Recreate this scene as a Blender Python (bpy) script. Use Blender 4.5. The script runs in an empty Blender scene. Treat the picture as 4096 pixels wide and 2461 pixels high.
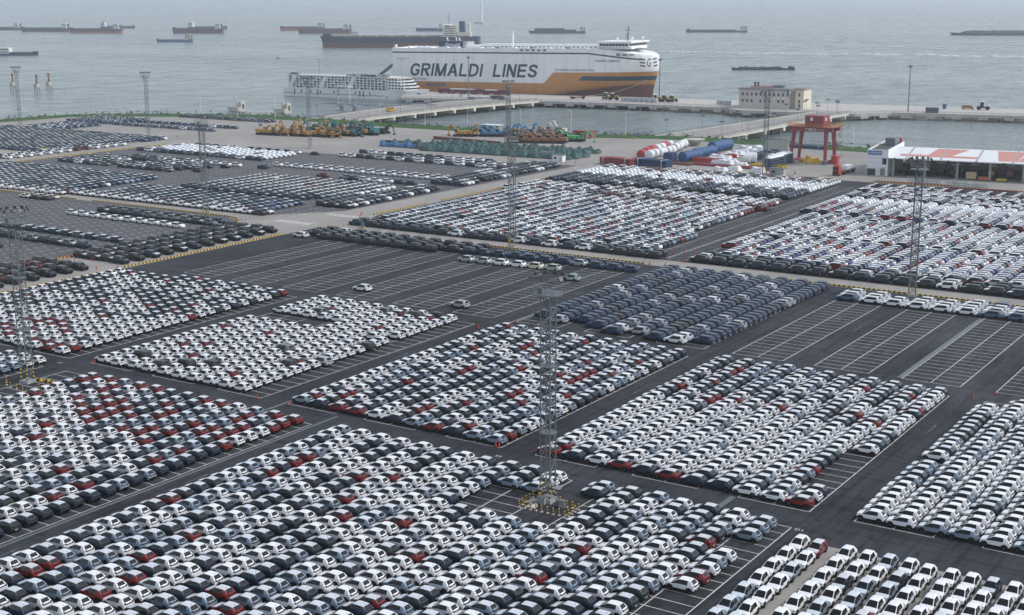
import bpy, math, random
import numpy as np
from mathutils import Vector, Matrix
random.seed(7); RNG = np.random.default_rng(7)
sc = bpy.context.scene
COL = sc.collection
R = math.radians
# ---------------------------------------------------------------- camera
# world frame: X and Y follow the painted bay grid of the car park, Z up; the drone hovers above the origin
FPX, PITCH, ROLL, YAW, HC = 5524.72, 0.22375, -0.003989, 0.580699, 65.6
def _axes():
    f = np.array([0, math.cos(PITCH), -math.sin(PITCH)]); r = np.array([1., 0, 0]); u = np.cross(r, f)
    r2 = math.cos(ROLL) * r + math.sin(ROLL) * u; u2 = -math.sin(ROLL) * r + math.cos(ROLL) * u
    M = np.array([[math.cos(YAW), -math.sin(YAW), 0], [math.sin(YAW), math.cos(YAW), 0], [0, 0, 1.]])
    return M @ r2, M @ u2, M @ f
AR, AU, AF = _axes()
cam_d = bpy.data.cameras.new('camera'); cam = bpy.data.objects.new('camera', cam_d); COL.objects.link(cam)
cam_d.sensor_width = 36; cam_d.lens = 36 * FPX / 4096; cam_d.clip_start = 1; cam_d.clip_end = 60000
m = Matrix.Identity(4)
for i in range(3):
    m[i][0] = AR[i]; m[i][1] = AU[i]; m[i][2] = -AF[i]
m[2][3] = HC
cam.matrix_world = m
sc.camera = cam
def P(x, y, z=0.0):
    """pixel of the 4096 wide photograph -> point at height z"""
    d = (x - 2048) / FPX * AR - (y - 1230.5) / FPX * AU + AF
    t = (HC - z) / -d[2]
    return Vector((d[0] * t, d[1] * t, z))
def proj(p):
    d = np.array([p[0], p[1], p[2] - HC]); w = d @ AF
    return 2048 + FPX * (d @ AR) / w, 1230.5 - FPX * (d @ AU) / w, w
# ---------------------------------------------------------------- sky and sun
SUN_EL, SUN_AZ = 46, R(64)      # azimuth from +Y towards +X
w = bpy.data.worlds.new('World'); sc.world = w; w.use_nodes = True
nt = w.node_tree; nt.nodes.clear()
sky = nt.nodes.new('ShaderNodeTexSky'); sky.sky_type = 'NISHITA'; sky.sun_disc = False
sky.sun_elevation = R(SUN_EL); sky.sun_rotation = SUN_AZ; sky.air_density = 1.0; sky.dust_density = 1.2; sky.ozone_density = 1.0
hs = nt.nodes.new('ShaderNodeHueSaturation'); hs.inputs['Saturation'].default_value = 0.50
bg = nt.nodes.new('ShaderNodeBackground'); bg.inputs['Strength'].default_value = 0.15
wo = nt.nodes.new('ShaderNodeOutputWorld')
nt.links.new(sky.outputs[0], hs.inputs['Color']); nt.links.new(hs.outputs[0], bg.inputs[0]); nt.links.new(bg.outputs[0], wo.inputs[0])
sd = bpy.data.lights.new('sun', 'SUN'); sd.energy = 1.5; sd.angle = R(11); sd.color = (1, .965, .92)
sun = bpy.data.objects.new('sun', sd); COL.objects.link(sun)
sv = Vector((math.sin(SUN_AZ) * math.cos(R(SUN_EL)), math.cos(SUN_AZ) * math.cos(R(SUN_EL)), math.sin(R(SUN_EL))))
sun.rotation_euler = sv.to_track_quat('Z', 'Y').to_euler()
vs = sc.view_settings; vs.view_transform = 'Standard'; vs.look = 'None'; vs.gamma = 1; vs.use_curve_mapping = False
vs.exposure = 0.48
sc.cycles.use_denoising = True
sc.cycles.max_bounces = 6; sc.cycles.diffuse_bounces = 2; sc.cycles.glossy_bounces = 2
sc.cycles.volume_bounces = 1; sc.cycles.transparent_max_bounces = 8
# ---------------------------------------------------------------- materials
MATS = {}
def mat(name, col, rough=.6, metal=0., coat=0., spec=.5, noise=0., nscale=1., bump=0., bscale=5., emit=None, stretch=None):
    if name in MATS: return MATS[name]
    m = bpy.data.materials.new(name); m.use_nodes = True
    n = m.node_tree.nodes; l = m.node_tree.links; b = n['Principled BSDF']
    b.inputs['Base Color'].default_value = (*col, 1); b.inputs['Roughness'].default_value = rough
    b.inputs['Metallic'].default_value = metal; b.inputs['Specular IOR Level'].default_value = spec
    if coat: b.inputs['Coat Weight'].default_value = coat; b.inputs['Coat Roughness'].default_value = .04
    tc = n.new('ShaderNodeTexCoord') if (noise or bump) else None
    if noise:
        mp = n.new('ShaderNodeMapping'); l.new(tc.outputs['Object'], mp.inputs[0])
        if stretch: mp.inputs['Scale'].default_value = stretch
        nz = n.new('ShaderNodeTexNoise'); nz.inputs['Scale'].default_value = nscale; nz.inputs['Detail'].default_value = 6; nz.inputs['Roughness'].default_value = .65
        l.new(mp.outputs[0], nz.inputs['Vector'])
        rp = n.new('ShaderNodeValToRGB'); rp.color_ramp.elements[0].position = .3; rp.color_ramp.elements[1].position = .72
        a = [max(0, c * (1 - noise)) for c in col]; c2 = [min(1, c * (1 + noise)) for c in col]
        rp.color_ramp.elements[0].color = (*a, 1); rp.color_ramp.elements[1].color = (*c2, 1)
        l.new(nz.outputs[0], rp.inputs[0]); l.new(rp.outputs[0], b.inputs['Base Color'])
    if bump:
        nb = n.new('ShaderNodeTexNoise'); nb.inputs['Scale'].default_value = bscale; nb.inputs['Detail'].default_value = 4
        l.new(tc.outputs['Object'], nb.inputs['Vector'])
        bp = n.new('ShaderNodeBump'); bp.inputs['Strength'].default_value = bump; bp.inputs['Distance'].default_value = .1
        l.new(nb.outputs[0], bp.inputs['Height']); l.new(bp.outputs[0], b.inputs['Normal'])
    MATS[name] = m
    return m
def paint(name, col, rough=.35, metal=0.0): return mat('paint_' + name, col, rough, metal, coat=.7 if min(col) > .4 else .35, spec=.4)
PAINT = {'white': paint('white', (.78, .79, .80)), 'silver blue': paint('silver_blue', (.22, .29, .36), .32, .2), 'navy': paint('navy', (.011, .028, .056)),
         'dark green': paint('dark_green', (.013, .032, .038)), 'red': paint('red', (.22, .014, .014)), 'blue': paint('blue', (.022, .046, .095)),
         'grey': paint('grey', (.16, .18, .19), .35, .3), 'black': paint('black', (.010, .011, .013)), 'silver': paint('silver', (.45, .47, .48), .3, .3),
         'cream': paint('cream', (.66, .60, .48)), 'royal blue': paint('royal_blue', (.018, .03, .17)), 'pale green': paint('pale_green', (.36, .44, .38)),
         'maroon': paint('maroon', (.14, .015, .02)), 'steel blue': paint('steel_blue', (.075, .125, .20)), 'lime': paint('lime', (.35, .42, .10)),
         'wrapped': mat('protective_film', (.64, .67, .70), .5)}
PK = list(PAINT)
def film_of(k):
    c = PAINT[k].node_tree.nodes['Principled BSDF'].inputs['Base Color'].default_value[:3]
    if k in ('white', 'wrapped'): return PAINT[k]
    return mat('film_over_' + k.replace(' ', '_'), tuple(.18 * a + .82 * b for a, b in zip(c, (.66, .70, .74))), .35, coat=.4)
FILMS = [film_of(k) for k in PK]
GLASS = mat('car_glass', (.004, .006, .007), .06, spec=.35)
BLACK = mat('black_plastic', (.008, .008, .009), .6, spec=.3)
TYRE = mat('tyre', (.006, .006, .006), .85, spec=.2)
RIM = mat('alloy_rim', (.05, .05, .052), .4, .5)
TAIL = mat('tail_lamp', (.10, .006, .008), .15)
LAMP = mat('head_lamp', (.10, .11, .12), .1)
YEL = mat('hazard_yellow', (.62, .40, .03), .6, noise=.25, nscale=3)
BLK = mat('hazard_black', (.02, .02, .02), .7)
GALV = mat('galvanised_steel', (.125, .145, .155), .6, .1)
STEEL_W = mat('white_steel', (.74, .76, .77), .5, noise=.06, nscale=.3)
CONC = mat('cast_concrete', (.42, .40, .37), .85, noise=.22, nscale=.35)
CONCD = mat('grey_concrete', (.27, .27, .27), .85, noise=.25, nscale=.3)
ORANGE = mat('cone_orange', (.40, .05, .025), .65)
WHITE = mat('plain_white', (.76, .76, .75), .6)
# ---------------------------------------------------------------- mesh helpers
class MB:
    def __init__(s): s.v = []; s.f = []; s.m = []
    def add(s, v, f, mi=0):
        o = len(s.v); s.v += [tuple(p) for p in v]; s.f += [tuple(i + o for i in q) for q in f]; s.m += [mi] * len(f); return s
    def box(s, c, d, rz=0., mi=0, M=None, taper=1.):
        x, y, z = d[0] / 2, d[1] / 2, d[2] / 2; ca, sa = math.cos(rz), math.sin(rz); v = []
        for k, (a, b, e) in enumerate(((-x, -y, -z), (x, -y, -z), (x, y, -z), (-x, y, -z), (-x, -y, z), (x, -y, z), (x, y, z), (-x, y, z))):
            t = taper if k > 3 else 1.
            a *= t; b *= t; v.append(Vector((c[0] + a * ca - b * sa, c[1] + a * sa + b * ca, c[2] + e)))
        if M: v = [M @ p for p in v]
        return s.add(v, [(0, 3, 2, 1), (4, 5, 6, 7), (0, 1, 5, 4), (1, 2, 6, 5), (2, 3, 7, 6), (3, 0, 4, 7)], mi)
    def tube(s, p, q, r, n=6, mi=0, r2=None, caps=True):
        p = Vector(p); q = Vector(q); d = (q - p)
        if d.length < 1e-6: return s
        d.normalize(); a = d.orthogonal().normalized(); b = d.cross(a); r2 = r if r2 is None else r2; v = []
        for c, rr in ((p, r), (q, r2)):
            for i in range(n):
                t = 2 * math.pi * (i + .5) / n; v.append(c + (a * math.cos(t) + b * math.sin(t)) * rr)
        f = [(i, (i + 1) % n, n + (i + 1) % n, n + i) for i in range(n)]
        if caps: f += [tuple(range(n - 1, -1, -1)), tuple(range(n, 2 * n))]
        return s.add(v, f, mi)
    def prism(s, poly, z0, z1, mi=0, mtop=None):
        n = len(poly); v = [(p[0], p[1], z0) for p in poly] + [(p[0], p[1], z1) for p in poly]
        f = [(i, (i + 1) % n, n + (i + 1) % n, n + i) for i in range(n)] + [tuple(range(n - 1, -1, -1))]
        s.add(v, f, mi); o = len(s.v) - n
        s.f.append(tuple(range(o, o + n))); s.m.append(mi if mtop is None else mtop); return s
    def quad(s, *p, mi=0): return s.add(p, [tuple(range(len(p)))], mi)
    def sheet(s, x0, y0, x1, y1, z, mi=0): return s.quad((x0, y0, z), (x1, y0, z), (x1, y1, z), (x0, y1, z), mi=mi)
    def lathe(s, prof, n=16, c=(0, 0, 0), mi=0, axis='z'):
        v = []
        for r, h in prof:
            for i in range(n):
                t = 2 * math.pi * i / n
                a, b = r * math.cos(t), r * math.sin(t)
                v.append((c[0] + a, c[1] + b, c[2] + h) if axis == 'z' else (c[0] + h, c[1] + a, c[2] + b))
        k = len(prof)
        f = [(j * n + i, j * n + (i + 1) % n, (j + 1) * n + (i + 1) % n, (j + 1) * n + i) for j in range(k - 1) for i in range(n)]
        f += [tuple(range(n - 1, -1, -1)), tuple(range((k - 1) * n, k * n))]
        return s.add(v, f, mi)
    def mesh(s, name, mats, smooth=None):
        me = bpy.data.meshes.new(name); me.from_pydata([tuple(p) for p in s.v], [], s.f)
        for x in (mats if isinstance(mats, (list, tuple)) else [mats]): me.materials.append(x)
        if any(s.m): me.polygons.foreach_set('material_index', s.m)
        if smooth is not None:
            me.polygons.foreach_set('use_smooth', [True] * len(s.f)); me.set_sharp_from_angle(angle=R(smooth))
        me.update(); return me
    def build(s, name, mats, parent=None, smooth=None, loc=None):
        return link(name, s.mesh(name, mats, smooth), parent, loc)
def link(name, me, parent=None, loc=None):
    o = bpy.data.objects.new(name, me); COL.objects.link(o)
    if parent is not None: o.parent = parent
    if loc is not None: o.location = loc
    return o
def tag(o, label=None, cat=None, group=None, kind=None):
    if label: o['label'] = label
    if cat: o['category'] = cat
    if group: o['group'] = group
    if kind: o['kind'] = kind
    return o
def thing(name, label, cat, loc=(0, 0, 0), rz=0., group=None):
    o = bpy.data.objects.new(name, None); COL.objects.link(o); o.location = loc; o.rotation_euler = (0, 0, rz); o.empty_display_size = .5
    return tag(o, label, cat, group)
def copy_tree(o, parent=None):
    c = o.copy(); COL.objects.link(c); c.parent = parent
    for ch in o.children: copy_tree(ch, c)
    return c
def dup(o, loc, rz=0., label=None, group=None, scale=None):
    c = copy_tree(o); c.location = loc; c.rotation_euler = (0, 0, rz)
    if label: c['label'] = label
    if group: c['group'] = group
    if scale: c.scale = (scale,) * 3
    return c
def struct(name, mb, mats, smooth=None): return tag(mb.build(name, mats, smooth=smooth), kind='structure')
def text_mesh(s, size, name='lettering', bold=0., shear=0., width=None, align='LEFT', extrude=0.0):
    cu = bpy.data.curves.new('txt', 'FONT'); cu.body = s; cu.size = size; cu.offset = bold; cu.shear = shear; cu.align_x = align; cu.extrude = extrude
    cu.resolution_u = 3
    o = bpy.data.objects.new('txt', cu); me = bpy.data.meshes.new_from_object(o); me.name = name
    bpy.data.objects.remove(o); bpy.data.curves.remove(cu)
    if len(me.vertices):
        co = np.zeros(len(me.vertices) * 3); me.vertices.foreach_get('co', co); co = co.reshape(-1, 3)
        mn, mx = co.min(0), co.max(0); me['w'] = float(mx[0] - mn[0]); me['h'] = float(mx[1] - mn[1])
        if width:
            co[:, 0] = (co[:, 0] - mn[0]) * (width / (mx[0] - mn[0])); co[:, 1] = co[:, 1] - mn[1]
            me.vertices.foreach_set('co', co.ravel())
        me.update()
    return me
def put_text(s, material, parent, origin, xdir, zdir, height, width, bold=0., shear=0., name='lettering'):
    """flat lettering of the given overall width and height, its lower left corner at origin"""
    me = text_mesh(s, 1.0, name, bold, shear, width=1.0)
    co = np.zeros(len(me.vertices) * 3); me.vertices.foreach_get('co', co); co = co.reshape(-1, 3)
    hh = max(1e-6, co[:, 1].max()); o3 = np.array(origin); xd = np.array(xdir) * width; zd = np.array(zdir) * height / hh
    new = o3 + co[:, :1] * xd + co[:, 1:2] * zd
    me.vertices.foreach_set('co', new.ravel()); me.materials.clear(); me.materials.append(material); me.update()
    return link(name, me, parent)
# ================================================================ the setting
ASPH = mat('asphalt', (.031, .033, .039), .88, spec=.2, noise=.34, nscale=.05, bump=.12, bscale=25)
PAVE = mat('dark_pavers', (.095, .095, .102), .9, spec=.2, noise=.18, nscale=.12)
def ground_conc():
    m = mat('yard_concrete', (.30, .285, .265), .9, spec=.2, noise=.16, nscale=.03)
    n = m.node_tree.nodes; l = m.node_tree.links; b = n['Principled BSDF']
    src = b.inputs['Base Color'].links[0].from_socket
    tc = n.new('ShaderNodeTexCoord'); br = n.new('ShaderNodeTexBrick')
    br.inputs['Scale'].default_value = 1; br.offset = 0; br.inputs['Brick Width'].default_value = 5.0; br.inputs['Row Height'].default_value = 4.5
    br.inputs['Mortar Size'].default_value = .05; br.inputs['Color1'].default_value = (1, 1, 1, 1); br.inputs['Color2'].default_value = (.90, .90, .90, 1); br.inputs['Mortar'].default_value = (.62, .62, .62, 1)
    mx = n.new('ShaderNodeMix'); mx.data_type = 'RGBA'; mx.blend_type = 'MULTIPLY'; mx.inputs[0].default_value = 1
    l.new(tc.outputs['Object'], br.inputs['Vector']); l.new(src, mx.inputs[6]); l.new(br.outputs[0], mx.inputs[7]); l.new(mx.outputs[2], b.inputs['Base Color'])
    return m
YARD = ground_conc()
def asphalt_wear():
    """tyre smears along the lanes and darker, newer patches"""
    m = ASPH; n = m.node_tree.nodes; l = m.node_tree.links; b = n['Principled BSDF']
    src = b.inputs['Base Color'].links[0].from_socket; out = src
    tc = n.new('ShaderNodeTexCoord')
    for sc_, st, lo, hi, dark in (((1.2, .05, 1), 1.0, .48, .64, .55), ((.05, .9, 1), 1.0, .52, .66, .62), ((.3, .3, 1), 1.6, .58, .66, .50), ((.09, .025, 1), 1.0, .35, .62, 1.45)):
        mp = n.new('ShaderNodeMapping'); mp.inputs['Scale'].default_value = sc_; l.new(tc.outputs['Object'], mp.inputs[0])
        nz = n.new('ShaderNodeTexNoise'); nz.inputs['Scale'].default_value = st; nz.inputs['Detail'].default_value = 5; l.new(mp.outputs[0], nz.inputs['Vector'])
        rp = n.new('ShaderNodeValToRGB'); rp.color_ramp.elements[0].position = lo; rp.color_ramp.elements[1].position = hi
        rp.color_ramp.elements[0].color = (1, 1, 1, 1); rp.color_ramp.elements[1].color = (dark, dark, dark, 1); l.new(nz.outputs[0], rp.inputs[0])
        mx = n.new('ShaderNodeMix'); mx.data_type = 'RGBA'; mx.blend_type = 'MULTIPLY'; mx.inputs[0].default_value = 1
        l.new(out, mx.inputs[6]); l.new(rp.outputs[0], mx.inputs[7]); out = mx.outputs[2]
    l.new(out, b.inputs['Base Color'])
asphalt_wear()
WZ = -4.0                                                    # water level
# land: one concrete sheet out to the shore
SHORE = [P(-600, 520), P(0, 481), P(260, 462), P(500, 459), P(820, 460), P(1060, 464), P(1376, 484), P(1560, 497), P(1990, 522), P(2330, 540), P(2640, 545), P(2860, 556), P(3100, 572), P(3480, 597), P(4400, 655)]
mb = MB(); poly = [(-900, -60), (260, -60), (400, 520)] + [(p.x, p.y) for p in reversed(SHORE)]
mb.add([(x, y, 0) for x, y in poly], [tuple(range(len(poly)))]); struct('ground', mb, YARD)
# near asphalt (leaves the concrete apron in the corner free) and the far asphalt field
mb = MB(); mb.add([(x, y, .006) for x, y in ((-262.5, 40), (-58.3, 40), (-58.3, 152.2), (60, 152.2), (60, 298.6), (-262.5, 298.6))], [(0, 1, 2, 3, 4, 5)])
struct('asphalt_lot_floor', mb, ASPH)
mb = MB(); mb.add([(x, y, .006) for x, y in ((-150, 306.6), (60, 306.6), (60, 478), (-165, 475), (-262.5, 470), (-262.5, 326), (-255, 308.5), (-245, 306.6), (-161, 306.6), (-155, 306.6))], [tuple(range(10))])
struct('asphalt_field_floor', mb, ASPH)
mb = MB(); mb.add([(x, y, .006) for x, y in ((-450, 120), (-286.5, 120), (-286.5, 285), (-290, 294), (-299, 298.5), (-450, 298.5))], [tuple(range(6))]); struct('paved_lot_floor', mb, PAVE)
mb = MB(); mb.add([(x, y, .006) for x, y in ((-473, 304), (-290, 308), (-276, 326), (-273, 463), (-360, 446), (-470, 436))], [tuple(range(6))]); struct('paved_field_floor', mb, PAVE)
# the lane strip between the two halves of the far field stays asphalt; a road crosses the yard in concrete
# ---- painted bays
LINE = mat('white_road_paint', (.58, .58, .56), .8, noise=.30, nscale=.9)
mb = MB(); Z = .012; LW = .13
def ln(x0, y0, x1, y1, w=LW):
    if abs(x1 - x0) > abs(y1 - y0): mb.sheet(min(x0, x1), y0 - w / 2, max(x0, x1), y0 + w / 2, Z)
    else: mb.sheet(x0 - w / 2, min(y0, y1), x0 + w / 2, max(y0, y1), Z)
def bays(bx, y0, n, mid=True, pitch=2.5):
    """a double row of bays 10 m wide starting at x = bx"""
    y1 = y0 + n * pitch
    for x in (bx, bx + 10) + ((bx + 5,) if mid else ()): ln(x, y0, x, y1)
    for j in range(n + 1):
        y = y0 + j * pitch
        mb.sheet(bx + LW / 2 + .005, y - .055, bx + 5 - LW / 2 - .005, y + .055, Z); mb.sheet(bx + 5 + LW / 2 + .005, y - .055, bx + 10 - LW / 2 - .005, y + .055, Z)
for k in range(5):
    x0 = -102.3 - 48 * k
    for s in (0, 16, 32):
        if k < 4 and x0 + s > -262: bays(x0 + s, 161.8, 25)
        if x0 + s > -262: bays(x0 + s, 230.7, 26)
for s in (0, 16, 32): bays(-54.3 + s, 161.8, 25); bays(-54.3 + s, 230.7, 26)
for x in [-139.6 - 10 - 16 * i for i in range(6)]: bays(x, 55.5, 40)
for x in (-70.2, -86.2, -102.2, -118.2, -133.5): bays(x, 55.5, 40)
for k in range(7):                                            # far field
    x0 = -156 - 16 * k
    bays(x0 - 10 + 0, 309, 60)
for x in (-155.5, -139.5, -123.5): bays(x, 309, 60)
# lane arrows and bay numbers, worn
wm = MB()
for (x, y, d) in ((-136.5, 128, 1), (-136.5, 96, 1), (-105.3, 200, -1), (-153.4, 196, 1), (-201.4, 262, 1), (-89.3, 262, 1), (-249.4, 268, -1), (-249.4, 244, 1), (-217.4, 250, 1), (-185.4, 252, 1), (-153.4, 262, -1), (-57.4, 205, 1), (-158.6, 350, 1), (-158.6, 420, 1)):
    wm.sheet(x - .06, y - 2.2, x + .06, y + 1.4, Z); wm.add([(x - .22, y + d * 1.4, Z + .001), (x + .22, y + d * 1.4, Z + .001), (x, y + d * 2.6, Z + .001)], [(0, 1, 2) if d > 0 else (0, 2, 1)])
for k in range(0, 36, 2): mb.sheet(-255 + 8 * k / 2 * 1.4, 302.4, -252 + 8 * k / 2 * 1.4, 302.55, Z)
for k in range(26): mb.sheet(-270.4, 330 + k * 9, -270.25, 334 + k * 9, Z)
for k in range(9):                                            # worn crossing where the roads meet
    mb.sheet(-276 + k * 1.5, 317, -275.3 + k * 1.5, 320, Z); mb.sheet(-281 + k * 1.5, 300.0, -280.3 + k * 1.5, 303.2, Z)
struct('bay_markings', mb, LINE); struct('lane_arrow_markings', wm, mat('faded_paint', (.13, .13, .135), .85))
mb = MB()
for (x0, x1, y0, y1) in ((-440, -288, 150, 296), (-468, -276, 310, 440)):
    nx = int((x1 - x0) / 5); ny = int((y1 - y0) / 2.6)
    for i in range(nx):
        for j in range(ny):
            x = x0 + 5 * i; y = y0 + 2.6 * j
            if x < -300 and y > 436: continue
            mb.sheet(x, y - .10, x + 1.6, y + .10, Z)
struct('dash_markings', mb, mat('worn_white_paint', (.60, .60, .60), .85))
for (x, y) in ((-59.6, 155.0), (-203.6, 158.5), (-106.9, 158.2)):
    put_text('D1' if x > -70 else 'E2', LINE, None, (x, y, .016), (1, 0, 0), (0, 1, 0), .6, 1.0, name='bay_code_paint')['kind'] = 'structure'
# grated drains along two lanes
DRAIN = mat('steel_grating', (.13, .16, .17), .6, .3, noise=.2, nscale=4)
mb = MB(); mb.sheet(-71.3, 231, -70.45, 284, .012); mb.sheet(-71.3, 155.6, -70.45, 161.7, .012); mb.sheet(-151.2, 155, -150.6, 300, .012); mb.sheet(-139.1, 55, -138.6, 161, .012); struct('drain_channel_floor', mb, DRAIN)
# ---- water, shore bank
def water_mat():
    m = mat('river_water', (.20, .235, .245), .16, spec=.5)
    n = m.node_tree.nodes; l = m.node_tree.links; b = n['Principled BSDF']; b.inputs['IOR'].default_value = 1.33
    tc = n.new('ShaderNodeTexCoord'); prev = None
    for scl, st, di, stx in ((.03, .6, 9., (.5, 1.8, 1)), (.12, .9, 2.6, (.6, 1.7, 1)), (.7, .7, .6, (.8, 1.4, 1))):
        mp = n.new('ShaderNodeMapping'); mp.inputs['Scale'].default_value = stx; mp.inputs['Rotation'].default_value = (0, 0, -YAW + .25); l.new(tc.outputs['Object'], mp.inputs[0])
        nz = n.new('ShaderNodeTexNoise'); nz.inputs['Scale'].default_value = scl; nz.inputs['Detail'].default_value = 5; nz.inputs['Roughness'].default_value = .6; l.new(mp.outputs[0], nz.inputs['Vector'])
        bp = n.new('ShaderNodeBump'); bp.inputs['Strength'].default_value = st; bp.inputs['Distance'].default_value = di; l.new(nz.outputs[0], bp.inputs['Height'])
        if prev: l.new(prev, bp.inputs['Normal'])
        prev = bp.outputs[0]
    l.new(prev, b.inputs['Normal'])
    mp = n.new('ShaderNodeMapping'); mp.inputs['Rotation'].default_value = (0, 0, -YAW + .1); mp.inputs['Scale'].default_value = (.0012, .006, 1); l.new(tc.outputs['Object'], mp.inputs[0])
    nz = n.new('ShaderNodeTexNoise'); nz.inputs['Scale'].default_value = 1.0; nz.inputs['Detail'].default_value = 7; l.new(mp.outputs[0], nz.inputs['Vector'])
    rp = n.new('ShaderNodeValToRGB'); rp.color_ramp.elements[0].position = .35; rp.color_ramp.elements[1].position = .7
    rp.color_ramp.elements[0].color = (.105, .14, .145, 1); rp.color_ramp.elements[1].color = (.20, .235, .235, 1); l.new(nz.outputs[0], rp.inputs[0]); l.new(rp.outputs[0], b.inputs['Base Color'])
    mp = n.new('ShaderNodeMapping'); mp.inputs['Rotation'].default_value = (0, 0, -YAW); mp.inputs['Scale'].default_value = (.05, .02, 1); l.new(tc.outputs['Object'], mp.inputs[0])
    nz = n.new('ShaderNodeTexNoise'); nz.inputs['Scale'].default_value = 1.; nz.inputs['Detail'].default_value = 8; nz.inputs['Roughness'].default_value = .75; l.new(mp.outputs[0], nz.inputs['Vector'])
    mr = n.new('ShaderNodeMapRange'); mr.inputs[1].default_value = .3; mr.inputs[2].default_value = .7; mr.inputs[3].default_value = .06; mr.inputs[4].default_value = .42; l.new(nz.outputs[0], mr.inputs[0]); l.new(mr.outputs[0], b.inputs['Roughness'])
    return m
mb = MB()
c0 = Vector((-.549, .836)) * 6500; n = 48
mb.add([(c0.x + 13500 * math.cos(2 * math.pi * i / n), c0.y + 13500 * math.sin(2 * math.pi * i / n), WZ) for i in range(n)], [tuple(range(n))]); struct('water', mb, water_mat())
def bank(name, pts, w0, w1):
    m2 = MB(); k = len(pts)
    for i in range(k):
        a = pts[max(0, i - 1)]; c = pts[min(k - 1, i + 1)]; d = Vector((c.x - a.x, c.y - a.y, 0)).normalized(); nn = Vector((-d.y, d.x, 0)); p = pts[i]
        m2.v += [tuple(p - nn * w0 + Vector((0, 0, .05))), tuple(p - nn * w0 * .4 + Vector((0, 0, .5))), tuple(p + nn * .5 + Vector((0, 0, .35))), tuple(p + nn * w1 + Vector((0, 0, WZ - 1)))]
    for i in range(k - 1):
        for j in range(3): m2.f.append((4 * i + j, 4 * i + 4 + j, 4 * i + 5 + j, 4 * i + 1 + j)); m2.m.append(0 if j < 2 else 1)
    return struct(name, m2, [mat('bank_grass', (.045, .10, .03), .95, spec=.1, noise=.5, nscale=.4, bump=.5, bscale=2), mat('bank_rock', (.13, .125, .12), .95, noise=.35, nscale=.8, bump=.6, bscale=1.5)])
bank('shore_bank', SHORE, 13, 9)
# concrete lip under the yard so that the land has a side
# wakes: churned foam lines on the river
FOAM = mat('wake_foam', (.82, .85, .86), .5, noise=.25, nscale=.05)
def wake(name, pts, w):
    m2 = MB(); q = [P(x, y, WZ + .06) for x, y in pts]; seg = []
    for i in range(len(q) - 1):
        for t in range(14): seg.append(q[i].lerp(q[i + 1], t / 14))
    seg.append(q[-1])
    rr = random.Random(name)
    for i in range(len(seg) - 1):
        for k in range(3):
            if rr.random() < .12: continue
            a = seg[i].lerp(seg[i + 1], rr.random() * .5); b = a.lerp(seg[i + 1], .7 + rr.random() * .5)
            off = Vector((AF[0], AF[1], 0)) * rr.uniform(-w, w); t = w * rr.uniform(.12, .5); nn = Vector((AF[0], AF[1], 0)) * t
            m2.add([a + off - nn * .2, a.lerp(b, .5) + off - nn, b + off - nn * .2, b + off + nn * .2, a.lerp(b, .45) + off + nn, a + off + nn * .2], [(0, 1, 2, 3, 4, 5)])
    return struct(name, m2, FOAM)
wake('water_wake', [(2640, 205), (3000, 212), (3500, 216), (4096, 227), (4400, 232)], 16)
wake('water_wake', [(2560, 186), (2900, 189), (3300, 194)], 9)
wake('water_wake', [(2640, 274), (2930, 276)], 4)
wake('water_wake', [(0, 164), (300, 166), (620, 167)], 5); wake('water_wake', [(760, 169), (1275, 175)], 6)
wake('water_wake', [(985, 444), (1120, 447)], 3)
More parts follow.
